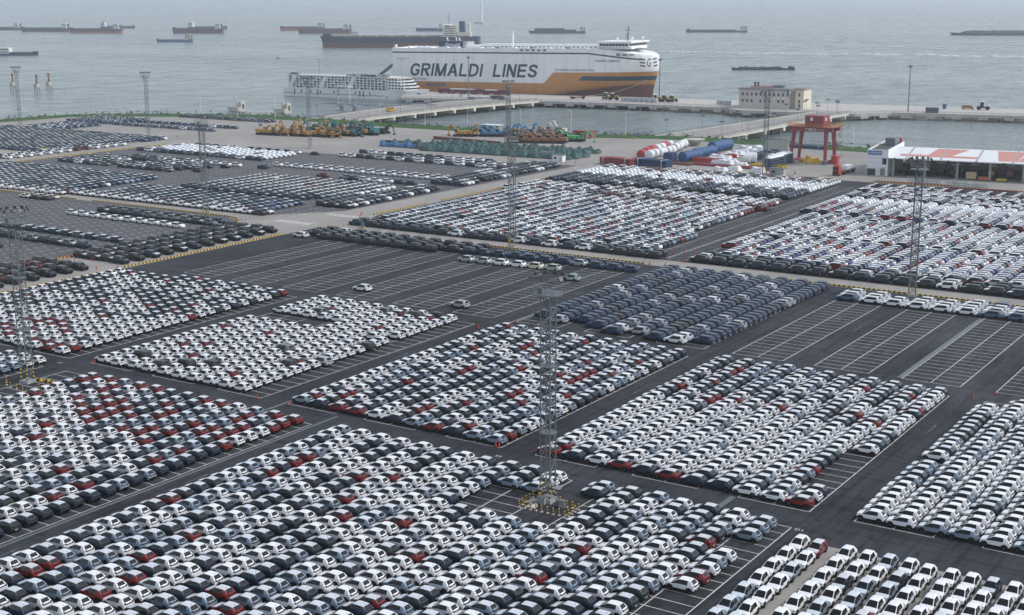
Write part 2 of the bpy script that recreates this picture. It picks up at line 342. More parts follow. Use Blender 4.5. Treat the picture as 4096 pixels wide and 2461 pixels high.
# ================================================================ cars
def mkspec(L, W, H, clear, belt, hood, cowl, rf, bp, cp, rr, tail, rear_top, wb, wr, roofin=.13, nose=.7, bed=None):
    """stations from nose to tail; each is (x, [(y, z) x 7]) from sill to roof centre; all lengths in metres, x forward from the middle"""
    h = L / 2; w = W / 2; S = []
    def st(x, wl, wm, zb, wbt, zr, wrl, ze, we, zt, zl=clear):
        S.append((x, [(wl, zl), (wl + (wm - wl) * .75, zl + .19), (wm, (zl + zb) * .5 + .04), (wbt, zb), (wrl, zr), (we, ze), (we * .5, zt - .008), (0., zt)]))
    st(h, w * .58, w * .68, nose - .05, w * .68, nose, w * .60, nose + .01, w * .46, nose + .02, clear + .10)
    st(h - .16, w * .86, w * .94, nose + .06, w * .91, nose + .12, w * .83, nose + .14, w * .64, nose + .16)
    st(h - .5, w * .94, w, hood - .10, w * .965, hood - .03, w * .88, hood - .01, w * .66, hood)
    st(cowl, w * .94, w, belt - .05, w * .975, hood + .05, w * .91, hood + .06, w * .80, hood + .08)
    st(rf, w * .94, w, belt - .02, w * .975, H - .09, w * .975 - roofin - .06, H - .055, w * .975 - roofin - .13, H - .03)
    st(bp + .03, w * .94, w, belt, w * .975, H - .06, w * .975 - roofin - .05, H - .02, w * .975 - roofin - .12, H)
    st(bp - .03, w * .94, w, belt, w * .975, H - .06, w * .975 - roofin - .05, H - .02, w * .975 - roofin - .12, H)
    st(cp, w * .94, w, belt + .02, w * .975, H - .07, w * .975 - roofin - .06, H - .03, w * .975 - roofin - .13, H - .012)
    st(rr, w * .94, w, belt + .03, w * .965, H - .11, w * .975 - roofin - .075, H - .07, w * .975 - roofin - .15, H - .045)
    if bed:
        st(tail, w * .94, w, belt - .02, w * .97, belt + .02, w * .93, belt + .0, w * .86, belt)
        st(tail - .04, w * .94, w, belt - .04, w * .97, belt, w * .93, bed, w * .84, bed)
        st(-h + .14, w * .94, w, belt - .04, w * .97, belt, w * .93, bed, w * .84, bed)
        st(-h + .10, w * .94, w, belt - .04, w * .97, belt, w * .93, belt - .01, w * .84, belt - .01)
        st(-h, w * .88, w * .96, belt - .07, w * .93, belt - .03, w * .9, belt - .03, w * .8, belt - .03)
    else:
        st(tail, w * .92, w * .98, belt + .04, w * .93, rear_top, w * .86, rear_top + .012, w * .66, rear_top + .02)
        st(-h + .06, w * .88, w * .96, rear_top - .10, w * .90, rear_top - .05, w * .82, rear_top - .045, w * .70, rear_top - .04)
        st(-h, w * .70, w * .82, rear_top - .24, w * .78, rear_top - .20, w * .70, rear_top - .195, w * .58, rear_top - .19, clear + .16)
    return dict(S=S, L=L, W=W, H=H, wb=wb, wr=wr, clear=clear, belt=belt, rt=rear_top, bed=bed, hood=hood, cowl=cowl, nose=nose)
SPEC = {
    'hatch': mkspec(3.66, 1.58, 1.53, .25, .99, .97, .98, .14, -.34, -.98, -1.32, -1.63, 1.08, 1.19, .33, roofin=.17, nose=.75),
    'suv': mkspec(4.55, 1.86, 1.67, .26, 1.06, 1.05, 1.05, .30, -.42, -1.35, -1.72, -2.08, 1.16, 1.34, .36, nose=.78),
    'boxy': mkspec(4.75, 1.92, 1.86, .32, 1.18, 1.18, 1.05, .62, -.30, -1.45, -2.02, -2.20, 1.26, 1.38, .41, roofin=.07, nose=.95),
    'wagon': mkspec(4.86, 1.86, 1.58, .22, 1.0, .98, 1.15, .42, -.38, -1.55, -1.85, -2.24, 1.10, 1.42, .35, nose=.72),
    'sedan': mkspec(4.7, 1.82, 1.46, .20, .95, .92, 1.05, .30, -.42, -.95, -1.15, -1.75, 1.03, 1.38, .33, nose=.68),
    'pickup': mkspec(5.25, 1.9, 1.80, .32, 1.10, 1.10, 1.45, .85, .10, -.52, -.62, -.80, 1.1, 1.58, .40, roofin=.10, nose=.9, bed=.72),
}
for k_ in SPEC: SPEC[k_]['film'] = ''; SPEC[k_]['base'] = k_
SPEC['hatch']['film'] = 'rh'
for a_, b_, f_ in (('suvf', 'suv', 'rh'), ('boxyf', 'boxy', 'h'), ('pickf', 'pickup', 'rh')): SPEC[a_] = dict(SPEC[b_], film=f_)
def car_parts(sp, lod):
    """name -> (verts, faces, material key); lod 0 full, 1 medium, 2 light"""
    S = sp['S']; ns = len(S)
    si = list(range(ns)); pi = list(range(8))
    if lod == 2:
        si = [0, 2, 3, 4, 8, 9, ns - 1] if not sp['bed'] else [0, 2, 3, 4, 8, 9, 10, 11, 12]; pi = [0, 2, 3, 4, 5, 7]
    V = {}; parts = {}
    def vid(part, key, co):
        d = parts.setdefault(part, [[], [], {}])
        if key not in d[2]: d[2][key] = len(d[0]); d[0].append(co)
        return d[2][key]
    for a in range(len(si) - 1):
        s0, s1 = si[a], si[a + 1]
        for b in range(len(pi) - 1):
            p0, p1 = pi[b], pi[b + 1]
            for sgn in (1, -1):
                part = 'body'
                side = 'l' if sgn > 0 else 'r'
                if p0 == 3 and s0 >= 3 and s1 <= 8:
                    if s0 < 5 and s1 <= 5 or (lod == 2 and s1 <= 4): part = 'side_window_f' + side
                    elif lod == 2: part = 'side_window_b' + side
                    elif s0 == 5: part = 'door_pillar' + side
                    elif s0 == 6: part = 'side_window_b' + side
                if p0 >= 5 and s0 == 3: part = 'windshield'
                if p0 >= (5 if not sp['base'] == 'hatch' else 5) and s0 == 8: part = 'rear_window'
                if 'r' in sp['film'] and p0 >= 4 and s0 >= 4 and s1 <= 8: part = 'roof_film'
                if 'h' in sp['film'] and p0 >= 4 and s0 >= 1 and s1 <= 3: part = 'bonnet_film'
                if p0 == 0 and lod < 2: part = 'lower_cladding'
                q = []
                for (s, p) in ((s0, p0), (s1, p0), (s1, p1), (s0, p1)):
                    y, z = S[s][1][p]
                    if p == 7: q.append(vid(part, (s, p, 0), (S[s][0], 0., z)))
                    else: q.append(vid(part, (s, p, sgn), (S[s][0], y * sgn, z)))
                if sgn > 0: q = q[::-1]
                parts[part][1].append(tuple(q))
    for s, flip in ((si[0], False), (si[-1], True)):              # end caps
        ring = [vid('body', (s, p, 1) if p < 7 else (s, 7, 0), None) for p in pi if ('body' in parts and ((s, p, 1) if p < 7 else (s, 7, 0)) in parts['body'][2])]
        ring2 = [vid('body', (s, p, -1), None) for p in reversed(pi) if p < 7 and (s, p, -1) in parts['body'][2]]
        loop = ring + ring2
        parts['body'][1].append(tuple(loop if flip else loop[::-1]) if True else ())
    out = {k: (v[0], v[1]) for k, v in parts.items()}
    w = sp['W'] / 2; L = sp['L'] / 2; cl = sp['clear']
    # underside
    m2 = MB()
    if lod < 2:
        o = len(out['lower_cladding'][0]); vv, ff = out['lower_cladding']
        vv += [(L - .2, w * .85, cl + .02), (L - .2, -w * .85, cl + .02), (-L + .2, -w * .85, cl + .02), (-L + .2, w * .85, cl + .02)]; ff.append((o, o + 1, o + 2, o + 3))
        for x in (sp['wb'], -sp['wb']):                            # wheel arch trims
            for sgn in (1, -1):
                n = 10 if lod == 0 else 8; r = sp['wr'] + .11; o = len(vv); y = sgn * (w + .006); y2 = sgn * (w - .12)
                vv += [(x + r * math.cos(math.pi * i / (n - 1)), y, sp['wr'] + r * math.sin(math.pi * i / (n - 1))) for i in range(n)]
                vv += [(x + r * math.cos(math.pi * i / (n - 1)), y2, sp['wr'] + r * math.sin(math.pi * i / (n - 1))) for i in range(n)]
                f = tuple(range(o, o + n)); ff.append(f if sgn < 0 else f[::-1])
                for i in range(n - 1): ff.append((o + i, o + i + 1, o + n + i + 1, o + n + i) if sgn > 0 else (o + n + i, o + n + i + 1, o + i + 1, o + i))
    # wheels
    k = 0; n = {0: 14, 1: 8, 2: 6}[lod]; wheels = []
    for x in (sp['wb'], -sp['wb']):
        for sgn in (1, -1):
            m2 = MB(); y = sgn * (w + .014); ri = sp['wr'] * .62
            ring = lambda r, yy: [(x + r * math.cos(2 * math.pi * i / n), yy, sp['wr'] + r * math.sin(2 * math.pi * i / n)) for i in range(n)]
            if lod == 0:
                v = ring(sp['wr'], y - sgn * .2) + ring(sp['wr'], y - sgn * .01) + ring(ri, y) + ring(ri * .95, y - sgn * .02) 
                f = [(j * n + i, j * n + (i + 1) % n, (j + 1) * n + (i + 1) % n, (j + 1) * n + i) for j in range(3) for i in range(n)]
                m2.add(v, f, 0); m2.f.append(tuple(range(3 * n, 4 * n))); m2.m.append(1)
            else:
                v = ring(sp['wr'], y - sgn * .2) + ring(sp['wr'], y)
                m2.add(v, [(i, (i + 1) % n, n + (i + 1) % n, n + i) for i in range(n)] if lod == 1 else [], 0); m2.f.append(tuple(range(n, 2 * n))); m2.m.append(0)
                if lod == 1:
                    m2.add(ring(ri, y + sgn * .004), [tuple(range(n))], 1)
            if sgn > 0: m2.f = [t[::-1] for t in m2.f]
            wheels.append(m2)
    ex = {}
    rt = sp['rt']
    if lod < 2:
        for sgn in (1, -1):
            b = MB(); yy = sgn * w * .70
            b.box((-L + .06, yy, rt - .03), (.10, w * .30, .07)); ex['tail_light' + ('l' if sgn > 0 else 'r')] = (b, TAIL)
            if lod == 0:
                b = MB(); b.box((L - .13, sgn * w * .74, sp['nose'] + .02), (.2, w * .30, .07)); ex['headlight' + ('l' if sgn > 0 else 'r')] = (b, LAMP)
                b = MB(); b.box((sp['cowl'] - .30, sgn * (w + .05), sp['belt'] + .04), (.14, .16, .11)); ex['mirror' + ('l' if sgn > 0 else 'r')] = (b, BLACK)
        if not sp['bed']:
            b = MB(); b.box((-L + .03, 0, rt - .13), (.14, w * 1.45, .10)); ex['rear_band'] = (b, BLACK)
        if lod == 0:
            b = MB(); b.box((sp['S'][8][0] + .28, 0, sp['H'] + .0), (.16, .04, .06), taper=.5); ex['antenna'] = (b, BLACK)
            b = MB(); b.box((L - .01, 0, sp['nose'] - .22), (.05, w * 1.0, .16)); ex['grille'] = (b, BLACK)
            b = MB(); b.box((-L + .0, 0, cl + .27), (.03, .5, .12)); ex['number_plate'] = (b, mat('plate_grey', (.35, .36, .37), .5))
            if sp['base'] == 'boxy':
                b = MB(); b.lathe([(.30, 0), (.33, .04), (.33, .14), (.28, .2)], 12, (-L - .2, 0, .95), axis='x'); ex['spare_wheel_cover'] = (b, BLACK)
                for sgn in (1, -1):
                    b = MB(); b.box((-.5, sgn * (w - .24), sp['H'] + .03), (2.2, .05, .05)); ex['roof_rail' + ('l' if sgn > 0 else 'r')] = (b, BLACK)
            if sp['base'] in ('wagon', 'suv'):
                for sgn in (1, -1):
                    b = MB(); b.box((-.55, sgn * (w - .30), sp['H'] + .0), (1.9, .04, .05)); ex['roof_rail' + ('l' if sgn > 0 else 'r')] = (b, GALV)
    return out, wheels, ex
# ---- prototypes: shared meshes for the individual cars
PROTO = {}
PNAME = {'door_pillar': 'door_pillar', 'side_window_f': 'side_window', 'side_window_b': 'side_window', 'tail_light': 'tail_light', 'headlight': 'headlight', 'mirror': 'mirror', 'roof_rail': 'roof_rail'}
def plain(k):
    for q in PNAME:
        if k.startswith(q) and k[-1] in 'lr': return PNAME[q]
    return k
def proto(model):
    if model in PROTO: return PROTO[model]
    sp = SPEC[model]; out, wheels, ex = car_parts(sp, 0); res = []
    for k, (v, f) in out.items():
        b = MB(); b.add(v, f)
        if k == 'body':
            res.append(('body', {c: b.mesh('body', PAINT[c], 32) for c in PK}))
        elif 'film' in k: res.append((k, {c: b.mesh(k, FILMS[PK.index(c)], 40) for c in PK}))
        else: res.append((plain(k), b.mesh(plain(k), BLACK if k[:11] in ('lower_cladd', 'door_pillar') else GLASS, 40)))
    for wb in wheels: res.append(('wheel', wb.mesh('wheel', [TYRE, RIM], 40)))
    for k, (b, mt) in ex.items(): res.append((plain(k), b.mesh(plain(k), mt)))
    PROTO[model] = res; return res
# ---- where the cars stand
CARS = []                # model, colour, x, y, heading, block
rc = random.Random(11)
def pick(pal):
    t = rc.random() * sum(q for _, q in pal)
    for c, q in pal:
        t -= q
        if t <= 0: return c
    return pal[-1][0]
def car(model, colour, x, y, hd, block, ij=None): CARS.append((model, colour, x, y, hd, block, ij))
LEFT, RIGHT, DOWN = math.pi, 0., -math.pi / 2
def block(key, model, xs, ys, pal, hd=LEFT, keep=None, jit=(.13, .13), miss=0.):
    run = {}; drift = {}
    for i, x in enumerate(xs):
        for j, y in enumerate(ys):
            if keep and not keep(x, y, i, j): continue
            if rc.random() < miss: continue
            p = pal(x, y) if callable(pal) else pal
            if j in run and rc.random() < .04: c = run[j]
            elif (i, j - 1) in run and rc.random() < .08: c = run[(i, j - 1)]
            else: c = pick(p)
            run[j] = c; run[(i, j)] = c
            mo = model(x, y, c) if callable(model) else model
            drift[i] = drift.get(i, 0.) * .93 + rc.gauss(0, .035); car(mo, c, x + drift[i] + rc.gauss(0, jit[0] * .6), y + rc.gauss(0, jit[1]), hd + rc.gauss(0, .016), key, (i, j, len(xs), len(ys)))
def rng(a, b, s): return [a + s * k for k in range(int(math.floor((b - a) / s + 1e-6)) + 1)]
MIX = [('white', 44), ('silver blue', 19), ('navy', 17), ('dark green', 14), ('red', 6)]
DKMIX = [('white', 26), ('silver blue', 18), ('navy', 24), ('dark green', 22), ('red', 10)]
WHT = [('white', 88), ('silver blue', 6), ('red', 4), ('navy', 2)]
# the big block round the mast island
def keepF1(x, y, i, j):
    if 138.8 < y and -99.5 < x < -82.6 and not (y > 148.8 and x < -93.5) and not (y > 150.5 and x > -87.5) and not (y > 144.5 and x > -83.6): return False
    if -94.0 < x < -88.0 and y > 138: return False
    if x > -64.5 and not y > 150: return rc.random() > .35 and y > 128
    return True
block('F1', 'hatch', [-63.4 - 3.84 * i for i in range(19)], [153.9 - 2.5 * j for j in range(32)], MIX, keep=keepF1)
# concrete apron: noses towards the camera
APRON = [-56.8, -54.4, -50.8, -48.4, -45.9, -43.5, -41.2, -38.6, -36.3, -34.0, -31.7, -29.4, -26.6, -24.2, -21.8, -19.4]
block('F8', 'hatch', APRON, [149.2 - 4.02 * j for j in range(20)], [('white', 68), ('silver blue', 16), ('navy', 8), ('red', 8)], hd=DOWN, jit=(.06, .10))
def palF6(x, y):
    if y - 140 > (x + 175) * -.55 and x > -192: return [('red', 38), ('silver blue', 24), ('navy', 24), ('white', 14)]
    if y > 118 + (x + 190) * .12: return [('white', 82), ('silver blue', 8), ('navy', 6), ('red', 4)]
    return DKMIX
block('F6', 'hatch', [-142.6 - 3.84 * i for i in range(15)], [153.9 - 2.5 * j for j in range(32)], palF6, keep=lambda x, y, i, j: not (x < -189 and 138.5 < y) )
block('F6', 'hatch', [-206.4 - 3.84 * i for i in range(3)], [156.0 - 2.5 * j for j in range(5)], [('silver blue', 50), ('white', 40), ('red', 10)])
R1 = [163.2 + 2.5 * j for j in range(25)]
def palF2(x, y):
    if y < 197 and x < -68 + (y - 165) * .1: return [('white', 84), ('silver blue', 12), ('navy', 4)] if y > 166.5 else [('navy', 60), ('white', 25), ('red', 15)]
    return [('white', 28), ('silver blue', 14), ('navy', 24), ('dark green', 20), ('red', 14)]
block('F2', 'hatch', [-100.4 + 3.83 * i for i in range(11)], R1, palF2, keep=lambda x, y, i, j: not (i == 10 and 168.5 < y < 186) and not (i == 10 and rc.random() < .12))
block('F3', 'hatch', [-148.4 + 3.83 * i for i in range(11)], R1, lambda x, y: [('white', 24), ('silver blue', 22), ('navy', 24), ('dark green', 17), ('red', 13)])
F4SUV = {(1, 2), (3, 1), (4, 2), (5, 3), (6, 9), (9, 13), (2, 20), (5, 23), (7, 23), (8, 24), (8, 6), (9, 8)}
block('F4', 'hatch', [-196.4 + 3.83 * i for i in range(10)], R1, lambda x, y: [('white', 93), ('red', 6), ('navy', 1)], keep=lambda x, y, i, j: (i, j) not in F4SUV and not (i < 5 and 203 < y < 208.5) and not (i > 7 and 12 < j < 17 and rc.random() < .3))
for (i, j) in F4SUV: car('suv' if (i + j) % 3 else 'boxy', ('grey', 'black', 'silver')[(i * 2 + j) % 3], -196.4 + 3.83 * i + .3, 163.2 + 2.5 * j, LEFT, 'F4s', (i, j, 10, 25))
block('F5', 'hatch', [-208.2 - 3.83 * i for i in range(14)], R1, lambda x, y: [('white', 84), ('red', 12), ('navy', 4)] if y < 186 + (x + 230) * .25 else [('dark green', 36), ('navy', 16), ('white', 40), ('red', 5), ('silver blue', 3)], keep=lambda x, y, i, j: not (y > 195 + (-x - 240) * 1.1 and x < -240 and y > 222.5))
block('F7', 'hatch', [-52.6 + 3.88 * i for i in range(13)], R1, lambda x, y: [('white', 80), ('silver blue', 15), ('navy', 5)] if y < 196 else [('white', 45), ('silver blue', 15), ('navy', 18), ('dark green', 14), ('red', 8)], keep=lambda x, y, i, j: not (i == 0 and y > 219) and not (i == 0 and 186 < y < 189))
# blue SUVs
BLU = [('blue', 78), ('silver', 9), ('black', 7), ('white', 4), ('grey', 2)]
block('F9', 'suv', [-147.4 + 4.68 * i for i in range(9)], [231.9 + 2.5 * j for j in range(26)], BLU, keep=lambda x, y, i, j: not (j < (2, 1, 2, 1, 0, 1, 0, 0, 1)[i]) and not (j == 2 and i < 4 and rc.random() < .4) and y < 296.5 - (147.4 + x) * .0)
# row of white estates at the head of the empty bays
block('F10', 'wagon', [-100.2 + 5.08 * i for i in range(12)], [285.8, 288.6, 291.4, 294.2], [('white', 92), ('steel blue', 8)], keep=lambda x, y, i, j: j < (3, 3, 3, 3, 3, 4, 4, 4, 4, 4, 4, 4)[i] and not (-93 < x < -86 and y > 291))
# dark boxy cars and the little row in the empty bays
block('E3', lambda x, y, c: 'boxyf' if rc.random() < .35 else 'boxy', [-253.6 + 5.15 * i for i in range(11)], [284.6, 287.4, 290.2, 293.2], [('navy', 45), ('black', 35), ('dark green', 15), ('white', 5)], keep=lambda x, y, i, j: not (j == 0 and i in (0, 9, 10)) and rc.random() > .08)
for k, c in enumerate(('silver', 'pale green', 'white', 'white', 'cream', 'pale green')): car('suv', c, -196.4 + 4.85 * k, 278.4 + .35 * k, LEFT, 'lone')
block('E2', 'suv', [-198.2 + 4.75 * i for i in range(10)], [288.6, 291.6], [('steel blue', 30), ('blue', 60), ('silver', 10)], keep=lambda x, y, i, j: not (j == 1 and (i < 2 or i > 8)))
car('suv', 'white', -196.0, 237.0, LEFT, 'lone'); car('suv', 'silver', -167.6, 235.0, LEFT, 'lone'); car('suv', 'pale green', -161.9, 272, LEFT, 'lone'); car('wagon', 'white', -255.6, 283.2, LEFT, 'lone')
# black SUVs four abreast on the concrete road
block('strip', lambda x, y, c: 'boxyf' if rc.random() < .35 else 'boxy', [-283.0 + 4.95 * i for i in range(4)], [230.6 + 4.9 * j for j in range(12)], [('black', 70), ('navy', 30)], hd=RIGHT)
block('strip2', 'boxy', [-285.0 + 4.95 * i for i in range(4)], [190 + 4.9 * j for j in range(7)], [('black', 75), ('maroon', 25)], hd=RIGHT)
# rows in the paved lot
block('paved', 'suv', [-342.2 + 5.1 * i for i in range(10)], [276.6], [('white', 100)], hd=RIGHT)
block('paved', lambda x, y, c: 'boxyf' if rc.random() < .5 else 'boxy', [-337.5 + 5.1 * i for i in range(10)], [284.6, 287.6], [('navy', 60), ('grey', 40)], hd=RIGHT)
block('paved', 'suvf', [-349 + 5.15 * i for i in range(12)], [250.6], [('navy', 60), ('grey', 30), ('white', 10)], hd=RIGHT)
block('paved', lambda x, y, c: 'boxyf' if rc.random() < .5 else 'boxy', [-345 + 5.15 * i for i in range(11)], [240.0], [('navy', 70), ('grey', 30)], hd=RIGHT)
block('paved', 'suv', [-330 + 5.15 * i for i in range(4)], [222.5, 225.5, 228.5], [('navy', 40), ('white', 40), ('maroon', 20)], hd=RIGHT)
block('paved', 'sedan', [-385 + 5.2 * i for i in range(3)], [292.5, 295.5], [('cream', 40), ('black', 60)], hd=RIGHT)
# far field, both halves
FAR = [('white', 38), ('silver blue', 16), ('navy', 17), ('dark green', 8), ('red', 9), ('royal blue', 9), ('grey', 3)]
def fmod(x, y, c): return 'suv' if (int(x * 3.1) + int(y)) % 5 else 'wagon'
def yrows(y0, y1, s, gaps): return [y for y in rng(y0, y1, s) if not any(a < y < b for a, b in gaps)]
block('F11', lambda x, y, c: 'boxyf' if rc.random() < .3 else 'boxy', [-146.8 + 5.15 * i for i in range(22)], [308.7, 311.7, 314.7], [('navy', 45), ('black', 25), ('white', 20), ('dark green', 10)], keep=lambda x, y, i, j: j < 2 or rc.random() < .6)
def palF11(x, y):
    if y < 349: return [('white', 30), ('red', 13), ('royal blue', 18), ('navy', 20), ('silver blue', 11), ('maroon', 8)]
    if y < 391: return [('white', 46), ('navy', 22), ('silver blue', 12), ('red', 10), ('dark green', 10)]
    if y < 418: return [('white', 38), ('red', 20), ('royal blue', 18), ('navy', 14), ('silver', 10)]
    if y < 428: return [('wrapped', 88), ('white', 12)]
    return [('white', 44), ('maroon', 16), ('navy', 18), ('black', 10), ('silver', 12)]
block('F11', lambda x, y, c: 'pickf' if (y > 452) or (y > 440 and rc.random() < .3) else 'suvf', [-153.2 + 4.75 * i for i in range(26)], yrows(318.2, 462, 2.55, [(349.2, 353.4), (390.5, 395.2), (429.5, 432.5), (441, 444)]), palF11, keep=lambda x, y, i, j: not (i == 0 and (y < 352 + 8 or 396 > y)) and not (i == 1 and y < 330) and rc.random() > .015)
block('F12', lambda x, y, c: 'boxyf' if rc.random() < .45 else 'boxy', [-255.6 + 5.1 * i for i in range(20)], [307.2, 310.0], [('navy', 48), ('black', 22), ('white', 10), ('dark green', 20)], keep=lambda x, y, i, j: j < 1 or rc.random() < .75)
def palF12(x, y):
    if y > 398: return [('navy', 46), ('grey', 20), ('black', 22), ('white', 12)] if y < 422 else [('wrapped', 80), ('white', 14), ('maroon', 6)]
    if y > 378: return [('white', 44), ('navy', 12), ('royal blue', 14), ('maroon', 22), ('silver', 8)]
    return [('white', 26), ('silver blue', 16), ('navy', 40), ('red', 8), ('dark green', 10)]
block('F12', lambda x, y, c: 'suvf', [-258.6 + 4.7 * i for i in range(21)], yrows(313.4, 390, 2.6, [(378.5, 379)]), palF12, keep=lambda x, y, i, j: x > -258 + (y < 326) * (326 - y) * .5 and not (i > 19 and y > 341) and rc.random() > .02 )
block('F12', 'pickup', [-259.6 + 5.45 * i for i in range(18)], [393.4, 396.2], [('white', 55), ('maroon', 30), ('grey', 15)])
block('F12', 'suvf', [-258.6 + 4.7 * i for i in range(20)], yrows(400, 412, 2.6, []), [('white', 60), ('maroon', 15), ('royal blue', 15), ('silver', 10)], keep=lambda x, y, i, j: rc.random() > .12)
block('F13', lambda x, y, c: 'suv', [-258.5 + 4.9 * i for i in range(19)], yrows(420, 466, 2.7, [(440, 441)]), lambda x, y: [('navy', 50), ('grey', 18), ('black', 24), ('white', 8)] if y < 437 else ([('wrapped', 84), ('white', 12), ('maroon', 4)] if y < 455 else [('white', 66), ('maroon', 18), ('navy', 16)]), keep=lambda x, y, i, j: y < 464 + (x + 258) * .07)
# upper left fields
BLUISH = [('steel blue', 45), ('blue', 20), ('navy', 15), ('silver blue', 14), ('white', 6)]
FRONTP = [('white', 66), ('maroon', 14), ('navy', 12), ('silver', 8)]
block('L1', lambda x, y, c: 'suvf' if rc.random() < .55 else 'suv', [-470 + 4.75 * i for i in range(19)], rng(309, 348, 2.75), BLUISH, hd=RIGHT, keep=lambda x, y, i, j: x < -383 + (348 - y) * .08 and x > -473 + max(0, (y - 330)) * .2)
block('L1', 'pickup', [-425 + 5.4 * i for i in range(9)], [303.4, 306.2], FRONTP, hd=RIGHT)
block('L2', 'pickup', [-376 + 5.55 * i for i in range(16)], [306.2 + .0, 309.0], FRONTP, hd=RIGHT)
block('L2', lambda x, y, c: 'suvf' if rc.random() < .55 else 'suv', [-374 + 4.8 * i for i in range(17)], rng(312.5, 331, 2.75), [('steel blue', 55), ('navy', 25), ('silver blue', 20)], hd=RIGHT, keep=lambda x, y, i, j: x > -372 + (331 - y) * .4)
block('L2', lambda x, y, c: 'boxyf' if rc.random() < .4 else 'boxy', [-355 + 5.2 * i for i in range(11)], [336, 339], [('navy', 70), ('dark green', 30)], hd=RIGHT)
block('L2', lambda x, y, c: 'pickf' if y > 356 else 'suvf', [-352 + 5.2 * i for i in range(12)], rng(342, 373, 2.75), lambda x, y: [('steel blue', 60), ('navy', 40)] if y < 350 else [('white', 76), ('steel blue', 12), ('maroon', 8), ('navy', 4)], hd=RIGHT, keep=lambda x, y, i, j: x > -362 + (y - 342) * .3 and rc.random() > .03)
block('L7', lambda x, y, c: 'boxyf' if rc.random() < .4 else 'boxy', [-288.6, -283.6, -279.2], rng(330.5, 378, 2.9), [('navy', 40), ('black', 25), ('white', 25), ('dark green', 10)], hd=RIGHT, keep=lambda x, y, i, j: x > -291 + (y - 330) * .12)
block('L7', lambda x, y, c: 'boxyf' if rc.random() < .4 else 'boxy', [-288, -283.0, -278.4], rng(391, 456, 2.9), [('navy', 45), ('black', 30), ('white', 15), ('dark green', 10)], hd=RIGHT, keep=lambda x, y, i, j: rc.random() > .1)
block('L5', 'suv', [-320 + 5.2 * i for i in range(6)], [384.0], [('navy', 60), ('white', 20), ('black', 20)], hd=RIGHT)
car('pickup', 'maroon', -334.5, 384, RIGHT, 'lone'); car('pickup', 'silver blue', -324.6, 385, RIGHT, 'lone'); car('pickup', 'navy', -371, 391.5, RIGHT, 'lone')
block('L4', lambda x, y, c: 'suvf' if rc.random() < .55 else 'suv', [-457 + 5.1 * i for i in range(15)], [366.0, 371.0, 375.5, 381.5, 386], [('navy', 45), ('grey', 22), ('white', 22), ('black', 11)], hd=RIGHT, keep=lambda x, y, i, j: rc.random() > .22)
block('L4', lambda x, y, c: 'suvf' if rc.random() < .55 else 'suv', [-441 + 5.1 * i for i in range(12)], [391.0], [('white', 80), ('navy', 20)], hd=RIGHT)
block('L3', 'suv', [-460 + 4.9 * i for i in range(15)], [410.6], [('navy', 40), ('grey', 35), ('white', 25)], hd=RIGHT)
block('L3', 'suv', [-456 + 4.9 * i for i in range(14)], rng(414, 431, 2.8), [('wrapped', 94), ('white', 6)], hd=RIGHT, keep=lambda x, y, i, j: x < -388)
block('L3', 'sedan', [-458 + 5.2 * i for i in range(15)], [437.5], [('navy', 80), ('white', 20)], hd=RIGHT, keep=lambda x, y, i, j: rc.random() > .1)
block('L5', 'suv', [-371.5 + 5.05 * i for i in range(17)], [400.4, 403.4], [('white', 100)], hd=RIGHT, keep=lambda x, y, i, j: j == 0 or i > 2)
block('L5', 'suv', [-371.5 + 4.95 * i for i in range(17)], [439.2, 446.0], [('white', 28), ('grey', 26), ('navy', 36), ('silver', 10)], hd=RIGHT, keep=lambda x, y, i, j: not (j == 1 and i < 6))
block('L5', 'suv', [-371.5 + 4.95 * i for i in range(14)], [453.0], [('white', 45), ('navy', 40), ('black', 15)], hd=RIGHT)
# far left
block('FL', lambda x, y, c: 'suvf' if rc.random() < .55 else 'suv', [-598 + 4.8 * i for i in range(24)], rng(384, 450, 2.8), lambda x, y: [('steel blue', 50), ('blue', 22), ('lime', 16), ('silver blue', 8), ('white', 4)] if y < 435 else [('steel blue', 50), ('white', 12), ('blue', 38)], hd=RIGHT, keep=lambda x, y, i, j: x < -486 - (450 - y) * .12)
block('FL', 'pickup', [-512 + 5.5 * i for i in range(6)], rng(361, 424, 5.0), [('white', 60), ('maroon', 20), ('royal blue', 8), ('black', 12)], hd=RIGHT, keep=lambda x, y, i, j: -492 + (y - 361) * -.05 < x < -480)
block('FL', lambda x, y, c: 'suvf' if rc.random() < .55 else 'suv', [-592 + 4.8 * i for i in range(6)], rng(456, 483, 4.6), [('steel blue', 60), ('white', 30), ('grey', 10)], hd=RIGHT)
block('FL', lambda x, y, c: 'suvf' if rc.random() < .55 else 'suv', [-602 + 4.8 * i for i in range(8)], rng(489, 511, 4.4), [('steel blue', 50), ('navy', 35), ('white', 15)], hd=RIGHT)
block('FL', lambda x, y, c: 'suvf' if rc.random() < .55 else 'suv', [-563 + 4.8 * i for i in range(15)], [488, 503.5], [('steel blue', 55), ('navy', 35), ('white', 10)], hd=RIGHT)
block('FL', lambda x, y, c: 'suvf' if rc.random() < .55 else 'suv', [-568 + 4.8 * i for i in range(14)], [538, 541.5], [('steel blue', 40), ('navy', 40), ('grey', 20)], hd=RIGHT)
